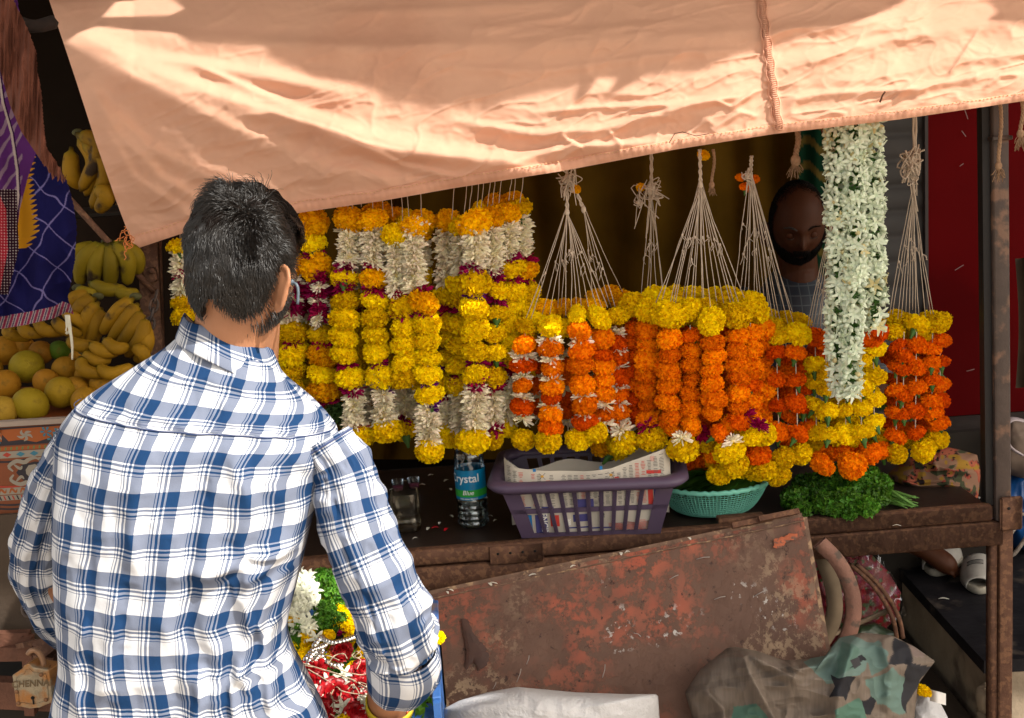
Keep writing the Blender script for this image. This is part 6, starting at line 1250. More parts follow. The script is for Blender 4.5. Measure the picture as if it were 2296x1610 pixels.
# pillow of stems/leaves under everything so nothing shows through
q = MB(); parsley_clump(q, (tr+nl)/2-[0, 0, .10], .20, 900, (1, 1, .35), .014); tag(q.build('leaf_bed', m_par, None, False, usecol=True), "bed of leaves and petals filling the blue crate", 'foliage', kind='stuff')
def cflower(kind, x, y, r_, lab): 
    o = flower(kind, x, y, heap_Y(y)-.01, None, rad=r_, tilt=.5); o.rotation_euler.x -= .3; tag(o, lab, 'flower', fg); return o
for x, y, r_ in ((660, 1400, 26), (680, 1470, 26), (700, 1470, 22), (684, 1440, 24), (722, 1445, 22), (766, 1370, 24), (758, 1395, 22), (785, 1410, 24), (797, 1392, 22), (720, 1300, 16), (780, 1440, 20), (815, 1460, 20), (822, 1480, 18), (792, 1500, 20), (640, 1395, 24), (765, 1335, 18), (738, 1350, 18), (700, 1345, 20), (655, 1445, 22), (745, 1470, 18), (800, 1350, 22), (812, 1400, 24), (735, 1425, 20), (690, 1415, 20)): cflower('B', x, y, r_, "bright yellow marigold heaped in the blue crate")
cflower('B', 978, 1428, 22, "yellow marigold peeking out right of the man's sleeve")
for x, y in ((762, 1400), (768, 1418), (760, 1380), (700, 1405), (790, 1430), (820, 1440), (775, 1466), (745, 1530), (728, 1525)): cflower('M', x, y, 16, "dark magenta aster tucked between marigolds in the crate")
for k, (x, y, r_) in enumerate(((735, 1318, 34), (752, 1345, 36), (720, 1375, 34), (742, 1395, 34), (675, 1420, 24), (668, 1440, 22), (757, 1300, 24), (770, 1380, 24))):
    pass
q = MB()
for (x, y, r_) in ((728, 1305, 26), (745, 1335, 30), (735, 1368, 32), (752, 1392, 26), (722, 1395, 28), (672, 1415, 24), (662, 1440, 20), (768, 1360, 22), (725, 1290, 20)): parsley_clump(q, P(x, y, heap_Y(y)-.012), r_*m_per_px(2.3), int(r_*13), size=.006)
tag(q.build('parsley_sprigs', m_par, None, False, usecol=True), "curly parsley sprigs standing among the flowers in the blue crate", 'parsley')
q = MB(); rr = np.random.RandomState(5)
def jbud(q, c, d, L_, g_=1.0):
    d = d/np.linalg.norm(d); q.tube([c, c+d*L_*.55, c+d*L_*.85, c+d*L_], [.0018, .0022, .0046, .001], 5, (g_, g_, g_*.95)); s1 = np.cross(d, (0, 0, 1.)); s1 /= np.linalg.norm(s1)+1e-9; s2 = np.cross(d, s1)
    for k in range(5): a = k*1.257; o_ = math.cos(a)*s1+math.sin(a)*s2; t_ = np.cross(o_, d); e = c+d*L_*.8; q.add([e-t_*.004, e+t_*.004, e+o_*.014+t_*.003+d*.006, e+o_*.014-t_*.003+d*.006, e+o_*.020+d*.004], [(0, 1, 2, 3), (3, 2, 4)], (g_, g_, g_*.93))
for k in range(85):
    x, y = rr.uniform(664, 704), rr.uniform(1305, 1368); y = y if k < 65 else rr.uniform(1385, 1440); jbud(q, P(x, y, heap_Y(y)+.0), np.array([rr.randn()*.5, -.6, .8+rr.randn()*.3]), rr.uniform(.022, .036), rr.uniform(.85, 1.1))
for k in range(26):
    x, y = rr.uniform(670, 830), rr.uniform(1520, 1640); jbud(q, P(x, y, heap_Y(y)+.012), np.array([rr.randn()*.8, -.5+rr.randn()*.4, .7]), rr.uniform(.03, .05), rr.uniform(.85, 1.1))
tag(q.build('tuberoses', m_js2 if False else M_JAS, None, True, usecol=True), "white tuberose buds heaped at the back and front of the blue crate", 'flowers', kind='stuff')
def rose(x, y, r_, lab):
    Y = heap_Y(y)-.025; c = P(x, y, Y); q = MB(); R0 = r_*m_per_px(Y); ax = np.array([random.gauss(0, .15), -.62, .78]); ax /= np.linalg.norm(ax); s1 = np.cross(ax, (1, 0, 0)); s1 /= np.linalg.norm(s1); s2 = np.cross(ax, s1)
    for k in range(30):
        f = (k/29.)**.8; a0_ = k*2.4+random.gauss(0, .25); rad = R0*(.07+.86*f)*random.uniform(.92, 1.08); hgt = R0*(.95-.50*f)*random.uniform(.9, 1.1); wdt = 1.9-.75*f; V = []; g_ = random.uniform(.65, 1.35); ph_ = random.uniform(0, 6)
        for j in range(6):
            u_ = j/5.
            for i in range(9):
                w_ = (i/8.-.5); a = a0_+w_*wdt*(1-.25*u_*u_*abs(w_)*2); ed = (1-(2*abs(w_))**3*.35)
                rr_ = rad*(.50+.42*u_**.7)+R0*(.16*f+.05)*max(0, u_-.6)*2.2+.035*R0*math.sin(i*1.7+ph_)*u_; h = hgt*(u_**.8)*ed-R0*.20*f*max(0, u_-.78)*3+R0*.03*math.sin(i*2.3+ph_)*u_-R0*.35
                V.append(c+(s1*math.cos(a)+s2*math.sin(a))*rr_+ax*h)
        q.add(V, grid_faces(9, 6), (g_, g_, g_))
    q.ball(c-ax*R0*.2, R0*.7, 8, (1, 1, .6)); t = q.build('rose', M_RED, usecol=True); tag(t, lab, 'rose', "red roses in the blue crate")
rose(752, 1560, 50, "largest dark red rose, front of the blue crate"); rose(702, 1505, 40, "red rose at the left of the crate beside the shirt"); rose(806, 1545, 40, "red rose right of the crate next to the cuff"); rose(812, 1505, 34, "red rose under the crossing twine by the man's sleeve"); rose(762, 1462, 32, "red rose between the silver beads"); rose(690, 1530, 30, "small red rose low at the left of the crate")
rose(722, 1600, 34, "red rose at the very bottom of the frame"); rose(800, 1600, 34, "red rose low beside the yellow wristband")
for x_, y_ in ((690, 1580), (770, 1625), (740, 1640), (700, 1630)): cflower('B', x_, y_, 26, "yellow marigold at the front edge of the blue crate")
m_sil = mat("silver_bead", (.85, .84, .80), .12, metal=1)
bd = thing('bead_string', "string of shiny silver beads coiled on the flowers in the blue crate", 'beads', P(740, 1450, 2.2)); q = MB()
for pth, n in (([(705, 1448), (720, 1430), (728, 1436), (748, 1442), (775, 1436), (792, 1430)], 17), ([(690, 1490), (698, 1470), (715, 1462), (725, 1478), (745, 1492), (765, 1492)], 14), ([(686, 1478), (700, 1460), (712, 1455), (728, 1448)], 10), ([(700, 1488), (708, 1480), (716, 1470), (722, 1460)], 8)):
    s_ = spline(np.array(pth, float), n)
    for x, y in s_: q.lathe(P(x, y, heap_Y(y)-.035), [(max(1e-4, .0066*math.sin(math.pi*i/8)), -.0066*math.cos(math.pi*i/8)) for i in range(9)], 10)
q.build('beads', m_sil, bd)
q = MB()
for pth in ([(666, 1482), (720, 1500), (780, 1520), (832, 1538)], [(664, 1490), (700, 1495), (760, 1512), (830, 1545)], [(690, 1500), (740, 1530), (770, 1550), (832, 1560)], [(716, 1470), (760, 1500), (800, 1512), (830, 1512)], [(735, 1488), (750, 1470), (770, 1466), (778, 1476)], [(740, 1555), (752, 1540), (765, 1552), (755, 1572), (742, 1562), (748, 1545)], [(745, 1560), (750, 1590), (762, 1600), (752, 1606), (740, 1600)], [(820, 1442), (805, 1462), (795, 1472), (808, 1480), (800, 1500)], [(790, 1468), (800, 1460), (810, 1470), (796, 1476), (788, 1468)], [(780, 1545), (790, 1535), (800, 1545), (810, 1565)], [(664, 1494), (672, 1512), (680, 1520)], [(700, 1485), (730, 1470), (760, 1480)]):
    s_ = spline(np.array(pth, float), 26); q.tube([P(x, y, heap_Y(y)-.045+.004*math.sin(i*.7)) for i, (x, y) in enumerate(s_)], .0011, 5)
tag(q.build('twine', mat("cream_twine", (.42, .32, .22), .85)), "loose cream twine looped over the roses in the blue crate", 'twine')
# ------------------------------------------------------------------ people
def plaid_mat(name, dark, mid, white, pu=.0590, pv=.0655, offu=0, offv=0):
    m = bpy.data.materials.new(name); m.use_nodes = True; N = m.node_tree.nodes; Lk = m.node_tree.links.new; b = N['Principled BSDF']
    uv = N.new('ShaderNodeUVMap'); uv.uv_map = "UVMap"; sp = N.new('ShaderNodeSeparateXYZ'); Lk(uv.outputs[0], sp.inputs[0])
    def band(out, per, off, stops):
        a = N.new('ShaderNodeMath'); a.operation = 'MULTIPLY_ADD'; Lk(out, a.inputs[0]); a.inputs[1].default_value = 1/per; a.inputs[2].default_value = off
        f = N.new('ShaderNodeMath'); f.operation = 'FRACT'; Lk(a.outputs[0], f.inputs[0])
        r = N.new('ShaderNodeValToRGB'); r.color_ramp.interpolation = 'CONSTANT'; e = r.color_ramp.elements; e[0].position = 0; e[0].color = (stops[0][1],)*3+(1,)
        e[1].position = stops[1][0]; e[1].color = (stops[1][1],)*3+(1,)
        for p_, v_ in stops[2:]: x = e.new(p_); x.color = (v_, v_, v_, 1)
        Lk(f.outputs[0], r.inputs[0]); return r.outputs[0]
    wu = band(sp.outputs[0], pu, offu, [(0, 0), (.385, 1), (.405, 0), (.455, 1), (.495, 0), (.56, 1), (.635, 0), (.685, 1)])
    wv = band(sp.outputs[1], pv, offv, [(0, 1), (.36, 0), (.40, 1), (.46, 0), (.52, 1), (.57, 0), (.615, 1), (.63, 0)])
    s = N.new('ShaderNodeMath'); s.operation = 'ADD'; Lk(wu, s.inputs[0]); Lk(wv, s.inputs[1])
    h = N.new('ShaderNodeMath'); h.operation = 'MULTIPLY'; Lk(s.outputs[0], h.inputs[0]); h.inputs[1].default_value = .5
    r = N.new('ShaderNodeValToRGB'); r.color_ramp.interpolation = 'LINEAR'; e = r.color_ramp.elements; e[0].color = (*white, 1); e[1].position = 1; e[1].color = (*dark, 1); x = e.new(.5); x.color = (*mid, 1)
    Lk(h.outputs[0], r.inputs[0])
    tc = N.new('ShaderNodeTexCoord'); n = N.new('ShaderNodeTexNoise'); n.inputs['Scale'].default_value = 900; Lk(tc.outputs['Object'], n.inputs['Vector'])
    mr = N.new('ShaderNodeMapRange'); Lk(n.outputs['Fac'], mr.inputs[0]); mr.inputs[3].default_value = .85; mr.inputs[4].default_value = 1.15
    hs = N.new('ShaderNodeHueSaturation'); Lk(r.outputs[0], hs.inputs['Color']); Lk(mr.outputs[0], hs.inputs['Value']); Lk(hs.outputs[0], b.inputs['Base Color'])
    b.inputs['Roughness'].default_value = .8; b.inputs['Specular IOR Level'].default_value = .15
    n2 = N.new('ShaderNodeTexNoise'); n2.inputs['Scale'].default_value = 45; n2.inputs['Detail'].default_value = 4; Lk(tc.outputs['Object'], n2.inputs['Vector'])
    bp = N.new('ShaderNodeBump'); bp.inputs['Strength'].default_value = .25; bp.inputs['Distance'].default_value = .004; Lk(n2.outputs['Fac'], bp.inputs['Height']); Lk(bp.outputs[0], b.inputs['Normal'])
    tr = N.new('ShaderNodeBsdfTranslucent'); Lk(hs.outputs[0], tr.inputs[0]); ms = N.new('ShaderNodeMixShader'); ms.inputs[0].default_value = .08; Lk(b.outputs[0], ms.inputs[1]); Lk(tr.outputs[0], ms.inputs[2]); Lk(ms.outputs[0], N['Material Output'].inputs[0])
    return m
DK, MD, WT = (.007, .035, .105), (.155, .18, .25), (.60, .61, .64)
m_pl = plaid_mat("blue_white_plaid", DK, MD, WT, offu=-.22, offv=.05)
m_pl2 = plaid_mat("blue_white_plaid_sleeve", DK, MD, WT, offu=.3, offv=.35)
m_seam = mat("shirt_seam", (.05, .07, .16), .85)

def head_pts(nu_=72, nv_=54):
    th = np.linspace(0, 2*math.pi, nu_, endpoint=False); ph = np.linspace(.001, math.pi-.001, nv_)
    TH, PH = np.meshgrid(th, ph); return np.stack([np.cos(TH)*np.sin(PH), np.sin(TH)*np.sin(PH), -np.cos(PH)], -1)
def head_shape(d):
    """unit direction -> point on the head, metres; x right, y face, z up"""
    x, y, z = d[..., 0], d[..., 1], d[..., 2]
    lo = np.clip(-z, 0, 1); X = .076*x*(1-.22*lo**1.6)*(1+.04*np.clip(-y, 0, 1)); Y = .097*y*np.where(y > 0, 1-.10*lo, 1-.62*np.clip((lo-.25)/.75, 0, 1)**1.2); Z = .117*z
    g_ = lambda cx_, cz_, sx, sz: np.exp(-((x-cx_)/sx)**2-((z-cz_)/sz)**2)*(y > 0)
    Y = Y+.022*g_(0, -.20, .13, .13)+.012*g_(0, -.05, .10, .18)+.007*g_(0, .22, .5, .10)-.010*(g_(.36, .05, .16, .11)+g_(-.36, .05, .16, .11))+.007*g_(0, -.48, .25, .06)+.006*g_(0, -.58, .22, .05)-.004*g_(0, -.53, .26, .022)+.014*g_(0, -.82, .25, .14)+.004*(g_(.5, -.2, .2, .2)+g_(-.5, -.2, .2, .2))
    return np.stack([X, Y, Z], -1)
def frame(fwd, roll=0.0):
    f = np.array(fwd, float); f /= np.linalg.norm(f); x = np.cross(f, (0, 0, 1.)); x /= np.linalg.norm(x); z = np.cross(x, f)
    c_, s_ = math.cos(roll), math.sin(roll); x2 = x*c_+z*s_; z2 = z*c_-x*s_; return np.stack([x2, f, z2], 1)     # columns
def add_head(mb, H, Rm, sc_=1.0):
    D_ = head_pts(); V = head_shape(D_).reshape(-1, 3)*sc_ @ Rm.T+H; n, m_ = 72, 54
    mb.add(V, grid_faces(n, m_, True)+[tuple(range(n-1, -1, -1)), tuple((m_-1)*n+k for k in range(n))])
    for s in (-1, 1):
        c = np.array([s*.072, .002, -.036]); e1 = np.array([s*.93, -.37, 0.]); up = np.array([s*.08, -.12, .99]); sd = np.cross(e1, up); sd /= np.linalg.norm(sd); rim = []
        for k in range(22):
            a = -2.2+k*(4.6/21); rx, rz = .025*(1.0 if a > 0 else .75), .036; rim.append(c+e1*(.017+rx*math.cos(a))+up*rz*math.sin(a))
        mb.tube(np.array(rim)*sc_ @ Rm.T+H, .0044*sc_, 8)
        M_ = np.stack([e1, sd, up], 1); mb.ball((c+e1*.013)*sc_ @ Rm.T+H, 1, 8, (.025*sc_, .006*sc_, .032*sc_), M=Rm @ M_)
        mb.ball((c+e1*.012-up*.030)*sc_ @ Rm.T+H, 1, 6, (.009*sc_, .006*sc_, .011*sc_), M=Rm @ M_)
def add_hand(mb, wr, d, nrm, side, curl=.5, s=1.0, spread=.10):
    d = np.array(d, float); d /= np.linalg.norm(d); n = np.array(nrm, float); n -= d*np.dot(n, d); n /= np.linalg.norm(n); w_ = np.cross(d, n)*side
    for k in range(4):
        f = (k-1.5); b_ = wr+d*.012*s+w_*f*.010*s; e = wr+d*(.088-.004*abs(k-1))*s+w_*f*.0205*s; mb.tube([b_, (b_+e)/2+w_*f*.003*s, e], [.015*s, .0145*s, .0115*s], 10)
        L = (.070, .080, .074, .057)[k]*s; p = e; a = curl*.35; dd = d+w_*f*spread; pts = [e-d*.012*s]; 
        for q, l_ in enumerate((.45, .32, .23)):
            a += curl*(.55 if q else .3)+.06*k*curl; v = dd*math.cos(a)+n*math.sin(a)*1.0; v /= np.linalg.norm(v); p = p+v*L*l_; pts.append(p)
        mb.tube(spline(pts, 12), np.interp(np.linspace(0, 1, 12), [0, .3, .6, .95, 1], [.0098, .0088, .0082, .0068, .003])*s, 10)
    mb.tube([wr-d*.03*s, wr, wr+d*.03*s, wr+d*.06*s], [.025*s, .024*s, .022*s, .018*s], 12, flat=1)
    t0 = wr+d*.022*s-w_*.028*s; pts = [wr+d*.008*s-w_*.014*s, t0, t0+(d*.75-w_*.55+n*.3)*.034*s, t0+(d*.85-w_*.40+n*.45)*.062*s]; mb.tube(spline(pts, 12), np.interp(np.linspace(0, 1, 12), [0, .4, .9, 1], [.014, .0115, .0085, .004])*s, 10)
def skin_mat(name, c): return mat(name, c, .5, var=.10, vs=30, bump=.12, bs=500, sss=.12, spec=.35)
def finish_body(mb, parent, m, vox=.0042, name='body'):
    o = mb.build(name, m, parent); r_ = o.modifiers.new('union', 'REMESH'); r_.mode = 'VOXEL'; r_.voxel_size = vox; r_.use_smooth_shade = True
    s = o.modifiers.new('soft', 'SMOOTH'); s.iterations = 3; s.factor = .5; return o
def hair_obj(name, strands, radii, m, parent):
    cu = bpy.data.hair_curves.new(name); cu.add_curves([len(s) for s in strands])
    pos = np.concatenate(strands).astype(np.float32); cu.position_data.foreach_set('vector', pos.ravel())
    ra = cu.attributes.get('radius') or cu.attributes.new('radius', 'FLOAT', 'POINT'); ra.data.foreach_set('value', np.concatenate(radii).astype(np.float32))
    cu.materials.append(m); o = bpy.data.objects.new(name, cu); COL.objects.link(o); return child(o, parent)
def hair_mat(name, c, rough=.38):
    m = bpy.data.materials.new(name); m.use_nodes = True; b = m.node_tree.nodes['Principled BSDF']; b.inputs['Base Color'].default_value = (*c, 1); b.inputs['Roughness'].default_value = rough; b.inputs['Specular IOR Level'].default_value = .55; return m

# ---- the customer seen from behind
man = thing('person', "man seen from behind in a blue and white plaid shirt, reaching into the flower crate", 'person', (P(420, 1200, 1.88)[0], 1.88, 0))
HC_ = P(546, 600, 1.985); HR = frame((.44, .80, -.36), .0)
NB = P(508, 800, 1.985)
bm_ = MB(); add_head(bm_, HC_, HR)
hb0 = HC_+HR @ np.array([0, -.018, -.035]); bm_.tube(spline([hb0, (hb0+NB)/2+np.array([.0, .004, 0]), NB, NB+[-.01, -.01, -.05]], 10), [.056, .056, .056, .057, .058, .060, .064, .070, .08, .09], 24)
bm_.tube([HC_+HR @ np.array([0, .04, -.07]), NB+[.02, .05, -.02]], [.045, .055], 20)
# torso / legs inside the clothes
TC = P(440, 1150, 1.95); bm_.tube(spline([NB+[-.02, 0, -.06], TC+[0, 0, .10], TC+[0, -.02, -.10], TC+[.0, -.04, -.30], TC+[0, -.04, -.42]], 12), np.array([.04, .05, .07, .075, .08, .08, .08, .08, .08, .08, .08, .08]), 24, flat=1.5)
HIPZ = .88; hx = TC[0]
for s in (-1, 1): bm_.tube(spline([(hx+s*.085, 1.86, HIPZ+.03), (hx+s*.09, 1.89, .68), (hx+s*.09, 1.88, .48), (hx+s*.09, 1.84, .28), (hx+s*.09, 1.82, .09)], 14), np.interp(np.linspace(0, 1, 14), [0, .3, .5, .65, 1], [.088, .078, .055, .055, .038]), 18); bm_.tube([(hx+s*.09, 1.80, .05), (hx+s*.095, 1.88, .045), (hx+s*.10, 2.02, .03)], [.04, .045, .03], 14)
# right arm
SL = [(728, 985, 1.90, 62), (770, 1060, 1.89, 70), (800, 1180, 1.87, 84), (848, 1300, 1.85, 88), (884, 1400, 1.85, 86), (901, 1455, 1.87, 82)]
el = P(872, 1390, 1.87); wr = P(868, 1610, 2.02); bm_.tube(spline([P(715, 1000, 1.93), P(790, 1180, 1.88), el], 10), .042, 16); bm_.tube(spline([el, (el+wr)/2+[.0, 0, .01], wr], 10), np.linspace(.042, .034, 10), 18)
hd = wr+np.array([-.004, .02, -.03]); bm_.tube([wr, hd], [.034, .030], 16); add_hand(bm_, hd, (-.25, .45, -.75), (-.2, .7, .5), 1, .55)
# left arm
LS = [(165, 985, 1.93, 44), (118, 1080, 1.95, 48), (88, 1180, 1.98, 54), (78, 1265, 2.03, 56), (108, 1350, 2.10, 52), (165, 1420, 2.17, 46), (250, 1470, 2.22, 40)]
el2 = P(85, 1270, 2.04); wr2 = P(330, 1500, 2.26); bm_.tube(spline([P(180, 1000, 1.96), P(110, 1130, 1.99), el2], 10), .038, 16); bm_.tube(spline([el2, (el2+wr2)/2+[0, 0, -.01], wr2], 10), np.linspace(.038, .027, 10), 16); add_hand(bm_, wr2, (.9, .3, -.2), (.2, .3, -.9), -1, .5)
m_skin = skin_mat("skin_brown", (.36, .165, .085)); body = finish_body(bm_, man, m_skin)
# eyes (face turned away)
for s in (-1, 1):
    q = MB(); q.ball(HC_+HR @ np.array([s*.031, .078, .006]), .0122, 8); q.build('eye', mat("eye_white", (.7, .68, .62), .2), man)
# hair
crown = np.linalg.inv(HR) @ (P(566, 478, 1.93)-HC_); crown /= np.linalg.norm(crown)
def hair_field(n, seed, length, region, HRm, Hc, clump=1.0, rad=.0006, lift=.12, down=.55, crown_=None, base_off=.001, sc_=1.0, npt=7):
    r = np.random.RandomState(seed); d = fibo(int(n*2.2), seed)+r.randn(int(n*2.2), 3)*.02; d /= np.linalg.norm(d, axis=1)[:, None]
    d = np.array([di for di in d if region(di, r)]); L = np.array([length(di) for di in d])[:, None]; p = head_shape(d)*sc_
    nm = lambda v: v/(np.linalg.norm(v, axis=1)[:, None]+1e-9); nr = nm(d/np.array([.076, .097, .117])); cr = crown_ if crown_ is not None else np.array([0, 0, 1.])
    dot = lambda a, b_: (a*b_).sum(1)[:, None]
    away = d-cr; away -= nr*dot(nr, away); away = nm(away); tang = away+np.cross(nr, away)*.45; tang[:, 2:3] -= down*(1-d[:, 2:3]*.6)*.5
    k = p*42; big = L > .02
    cl = np.stack([vn(k[:, 0], k[:, 1]+k[:, 2], 1), vn(k[:, 1]+3, k[:, 2]-k[:, 0], 2), vn(k[:, 2]+7, k[:, 0]+k[:, 1], 4)], 1)*clump*np.where(big, 1.15, .6)
    wa = np.clip(.25+1.6*np.arccos(np.clip(d @ cr, -1, 1)), 0, 1)[:, None] if crown_ is not None else 1.0; top = np.clip((d[:, 2:3]-.05)/.5, 0, 1)
    v = nr*np.where(d[:, 2:3] > .2, lift, lift*1.6)+tang*.9*wa+cl*.6+r.randn(*d.shape)*(np.where(big, .12, .18)+(1-wa)*.25); v = nm(v)
    q = p+nr*(base_off+((.012+.006*vn(p[:, 0]*60, p[:, 1]*60+p[:, 2]*40, 4)[:, None])*top if crown_ is not None else 0)); L = L*r.uniform(.7, 1.15, L.shape); pts = [q]
    for i in range(1, npt):
        v = nm(v-nr*.22*(i/npt)*np.where(L > .03, 2, .6)+np.cross(nr, v)*.26*np.sin(i*1.2+cl[:, :1]*5)*clump); q = q+v*L/(npt-1)
        ln = np.linalg.norm(q/np.array([.078, .099, .119])/sc_, axis=1)[:, None]; q = np.where(ln < 1.02, q/ln*1.03, q); pts.append(q)
    A = np.stack(pts, 1) @ HRm.T+Hc; return list(A), [np.linspace(rad, rad*.35, npt)]*len(A)
def hl(d):
    x, y, z = d
    if z > .25: return .024+.018*min(1, (z-.25)/.4)*(1+.3*(y > 0))
    return .010+.020*max(0, min(1, (z+.75)/1.0))
def region(d, r):
    x, y, z = d; ang = math.acos(max(-1, min(1, float(np.dot(d, crown)))))
    if ang < .07 and r.rand() < .5: return False
    if y > .25: return z > .42+.1*(y-.25)
    if y > -.20 and abs(x) > .55: return z > (.02 if y > .05 else -.02)+.03*r.rand()       # round the ears
    return z > -.66+.06*math.sin(x*9)+.10*r.rand()+ (.10 if abs(x) < .2 else 0)
m_hair = hair_mat("black_hair", (.009, .0065, .005), .33)
S_, Rr = hair_field(21000, 3, hl, region, HR, HC_, clump=1.0, crown_=crown, base_off=.006)
hr = hair_obj('hair', S_, Rr, m_hair, man)
d = head_pts(150, 110); pp = head_shape(d); msk = np.zeros(d.shape[:2], bool); r0 = np.random.RandomState(1)
for j in range(110):
    for i in range(150):
        x, y, z = d[j, i]; msk[j, i] = (z > .50) if y > .25 else ((z > .08) if (y > -.20 and abs(x) > .55) else z > -.56)
off = .0055+.015*np.clip((d[..., 2]-.05)/.5, 0, 1)+(.003+.005*np.clip((d[..., 2]-.2)/.4, 0, 1))*vn(pp[..., 0]*90, pp[..., 1]*90+pp[..., 2]*60, 4)*np.clip(d[..., 2]+.3, 0, 1); V = (pp+d*off[..., None]).reshape(-1, 3) @ HR.T+HC_; mf = msk.ravel()
cang = np.arccos(np.clip(d @ crown, -1, 1)).ravel(); mf &= cang > -1
child(mesh('undercoat', V, [f for f in grid_faces(150, 110, True) if all(mf[i] for i in f)], mat("hair_under", (.012, .009, .008), .95, spec=.02, bump=1, bs=150)), hr)
def bl_(d): return .005
def breg(d, r): x, y, z = d; y = y+.16*r.randn(); z = z+.07*r.randn(); return ((y > .12 and -.90 < z < -.32) or (abs(x) > .6 and -.05 < y < .45 and -.5 < z < .06 and y > .10)) and not (abs(x) < .25 and z > -.38)
S_, Rr = hair_field(5000, 9, bl_, breg, HR, HC_, clump=.2, rad=.0005, lift=.5, down=1.2, npt=4); hair_obj('beard', S_, Rr, m_hair, man)
q = MB(); q.tube(spline([P(655, 634, 1.965), P(664, 638, 1.96), P(668, 652, 1.958), P(667, 682, 1.958)], 14), .0026, 8); q.ball(P(653, 632, 1.965), .005, 6); q.build('earphone', mat("grey_earphone", (.10, .13, .16), .4), man)

# shirt
ROWS = [(424, 728, 602, 800, 1.985, .062), (375, 775, 640, 850, 1.98, .080), (285, 832, 700, 900, 1.965, .098), (205, 882, 738, 940, 1.95, .110), (160, 925, 755, 968, 1.94, .120), (137, 965, 752, 1000, 1.93, .128), (130, 1030, 735, 1050, 1.92, .132), (128, 1110, 712, 1120, 1.91, .134), (128, 1190, 692, 1190, 1.90, .134), (130, 1260, 676, 1262, 1.895, .132), (132, 1340, 655, 1345, 1.89, .130), (138, 1410, 642, 1410, 1.885, .130), (141, 1470, 655, 1465, 1.88, .130), (130, 1540, 690, 1530, 1.88, .132), (116, 1610, 728, 1610, 1.88, .136), (104, 1700, 752, 1700, 1.88, .140), (98, 1800, 765, 1800, 1.88, .140), (100, 1880, 762, 1880, 1.88, .138)]
RW = spline(np.array(ROWS, float), 260); nr_, nt_ = 260, 260; th = np.linspace(0, 2*math.pi, nt_, endpoint=False)
pw = lambda a, e: np.sign(a)*np.abs(a)**e
Pl = P(RW[:, 0], RW[:, 1], RW[:, 4]); Pr = P(RW[:, 2], RW[:, 3], RW[:, 4]); Cn = (Pl+Pr)/2; Hx = (Pr-Pl)/2
cx_, sx_ = pw(np.cos(th), .92), pw(np.sin(th), .85)
V = Cn[:, None]+Hx[:, None]*cx_[None, :, None]+np.array([0, 1., 0])*(RW[:, 5][:, None]*sx_[None])[..., None]
# shoulder blades, spine
dd = V-cam_pos; zc = dd @ _f; pxs = 1147.5+FPX*(dd @ _r)/zc; pys = 805-FPX*(dd @ _u)/zc
FO = [([(700, 1120), (660, 1190), (600, 1260), (520, 1330)], .016, 26), ([(690, 1160), (650, 1260), (600, 1350), (570, 1440)], .020, 24), ([(640, 1180), (560, 1260), (470, 1300), (380, 1290)], .010, 26),
      ([(600, 1250), (560, 1350), (545, 1450), (570, 1600)], .018, 24), ([(660, 1330), (615, 1420), (600, 1500), (640, 1620)], .022, 24), ([(640, 1400), (650, 1480), (680, 1560), (710, 1640)], .014, 16), ([(480, 1330), (490, 1450), (470, 1620)], .012, 26), ([(400, 1250), (410, 1400), (390, 1560)], .008, 26),
      ([(330, 1000), (300, 1150), (310, 1300)], .007, 30), ([(530, 1000), (560, 1100), (540, 1220), (480, 1320)], .011, 28), ([(240, 1300), (250, 1420), (230, 1600)], .009, 22), ([(180, 1380), (170, 1480), (190, 1600)], .010, 16), ([(690, 1200), (620, 1230), (540, 1240)], .010, 14), ([(560, 1480), (520, 1540), (530, 1640)], .014, 18), ([(430, 1480), (440, 1560), (420, 1640)], .010, 18),
      ([(620, 930), (660, 990), (700, 1060)], .008, 22), ([(250, 930), (420, 950), (620, 960)], .004, 14), ([(350, 860), (470, 850), (600, 880)], .006, 18)]
bk = np.clip(-np.sin(th), 0, 1)[None, :]**.5
wx, wy = pxs+18*vn(pxs/90, pys/90, 3), pys+18*vn(pxs/80+4, pys/80, 5)
dsp = 1.25*ridges(wx, wy, FO)+.0035*vn(pxs/36, pys/60, 2)*1.0+.006*vn(pxs/90, pys/130, 7)+.0016*(1-2*np.abs(vn(pxs/26, pys/34, 4)))
sp_ = .012*np.exp(-((pxs-(470-(pys-900)*.12))/22)**2)*np.clip((pys-930)/150, 0, 1); bl = .010*np.exp(-((pxs-300)/80)**2-((pys-1060)/110)**2)+.010*np.exp(-((pxs-610)/75)**2-((pys-1050)/110)**2)
V[..., 1] -= (dsp+bl-sp_)*bk
seg = np.linalg.norm(np.diff(np.concatenate([V, V[:, :1]], 1), axis=1), axis=2); cum = np.concatenate([np.zeros((nr_, 1)), np.cumsum(seg, 1)], 1)[:, :nt_]; k0 = int(nt_*.75)
U = cum-cum[:, k0:k0+1]; 
vv_ = np.r_[0, np.cumsum(np.linalg.norm(np.diff(V[:, k0], axis=0), axis=1))]; VV = np.broadcast_to(vv_[:, None], (nr_, nt_)).copy()
yoke = 36+0*th  # row of the yoke seam at the back
VV[:] += .010*np.cos(th)[None]*0; iy = int(np.argmin(np.abs(RW[:, 1]-905)))
VV[:iy] += .019; U[:iy] += .022
Vt, Ut = V.reshape(-1, 3), np.stack([U, VV], -1).reshape(-1, 2)
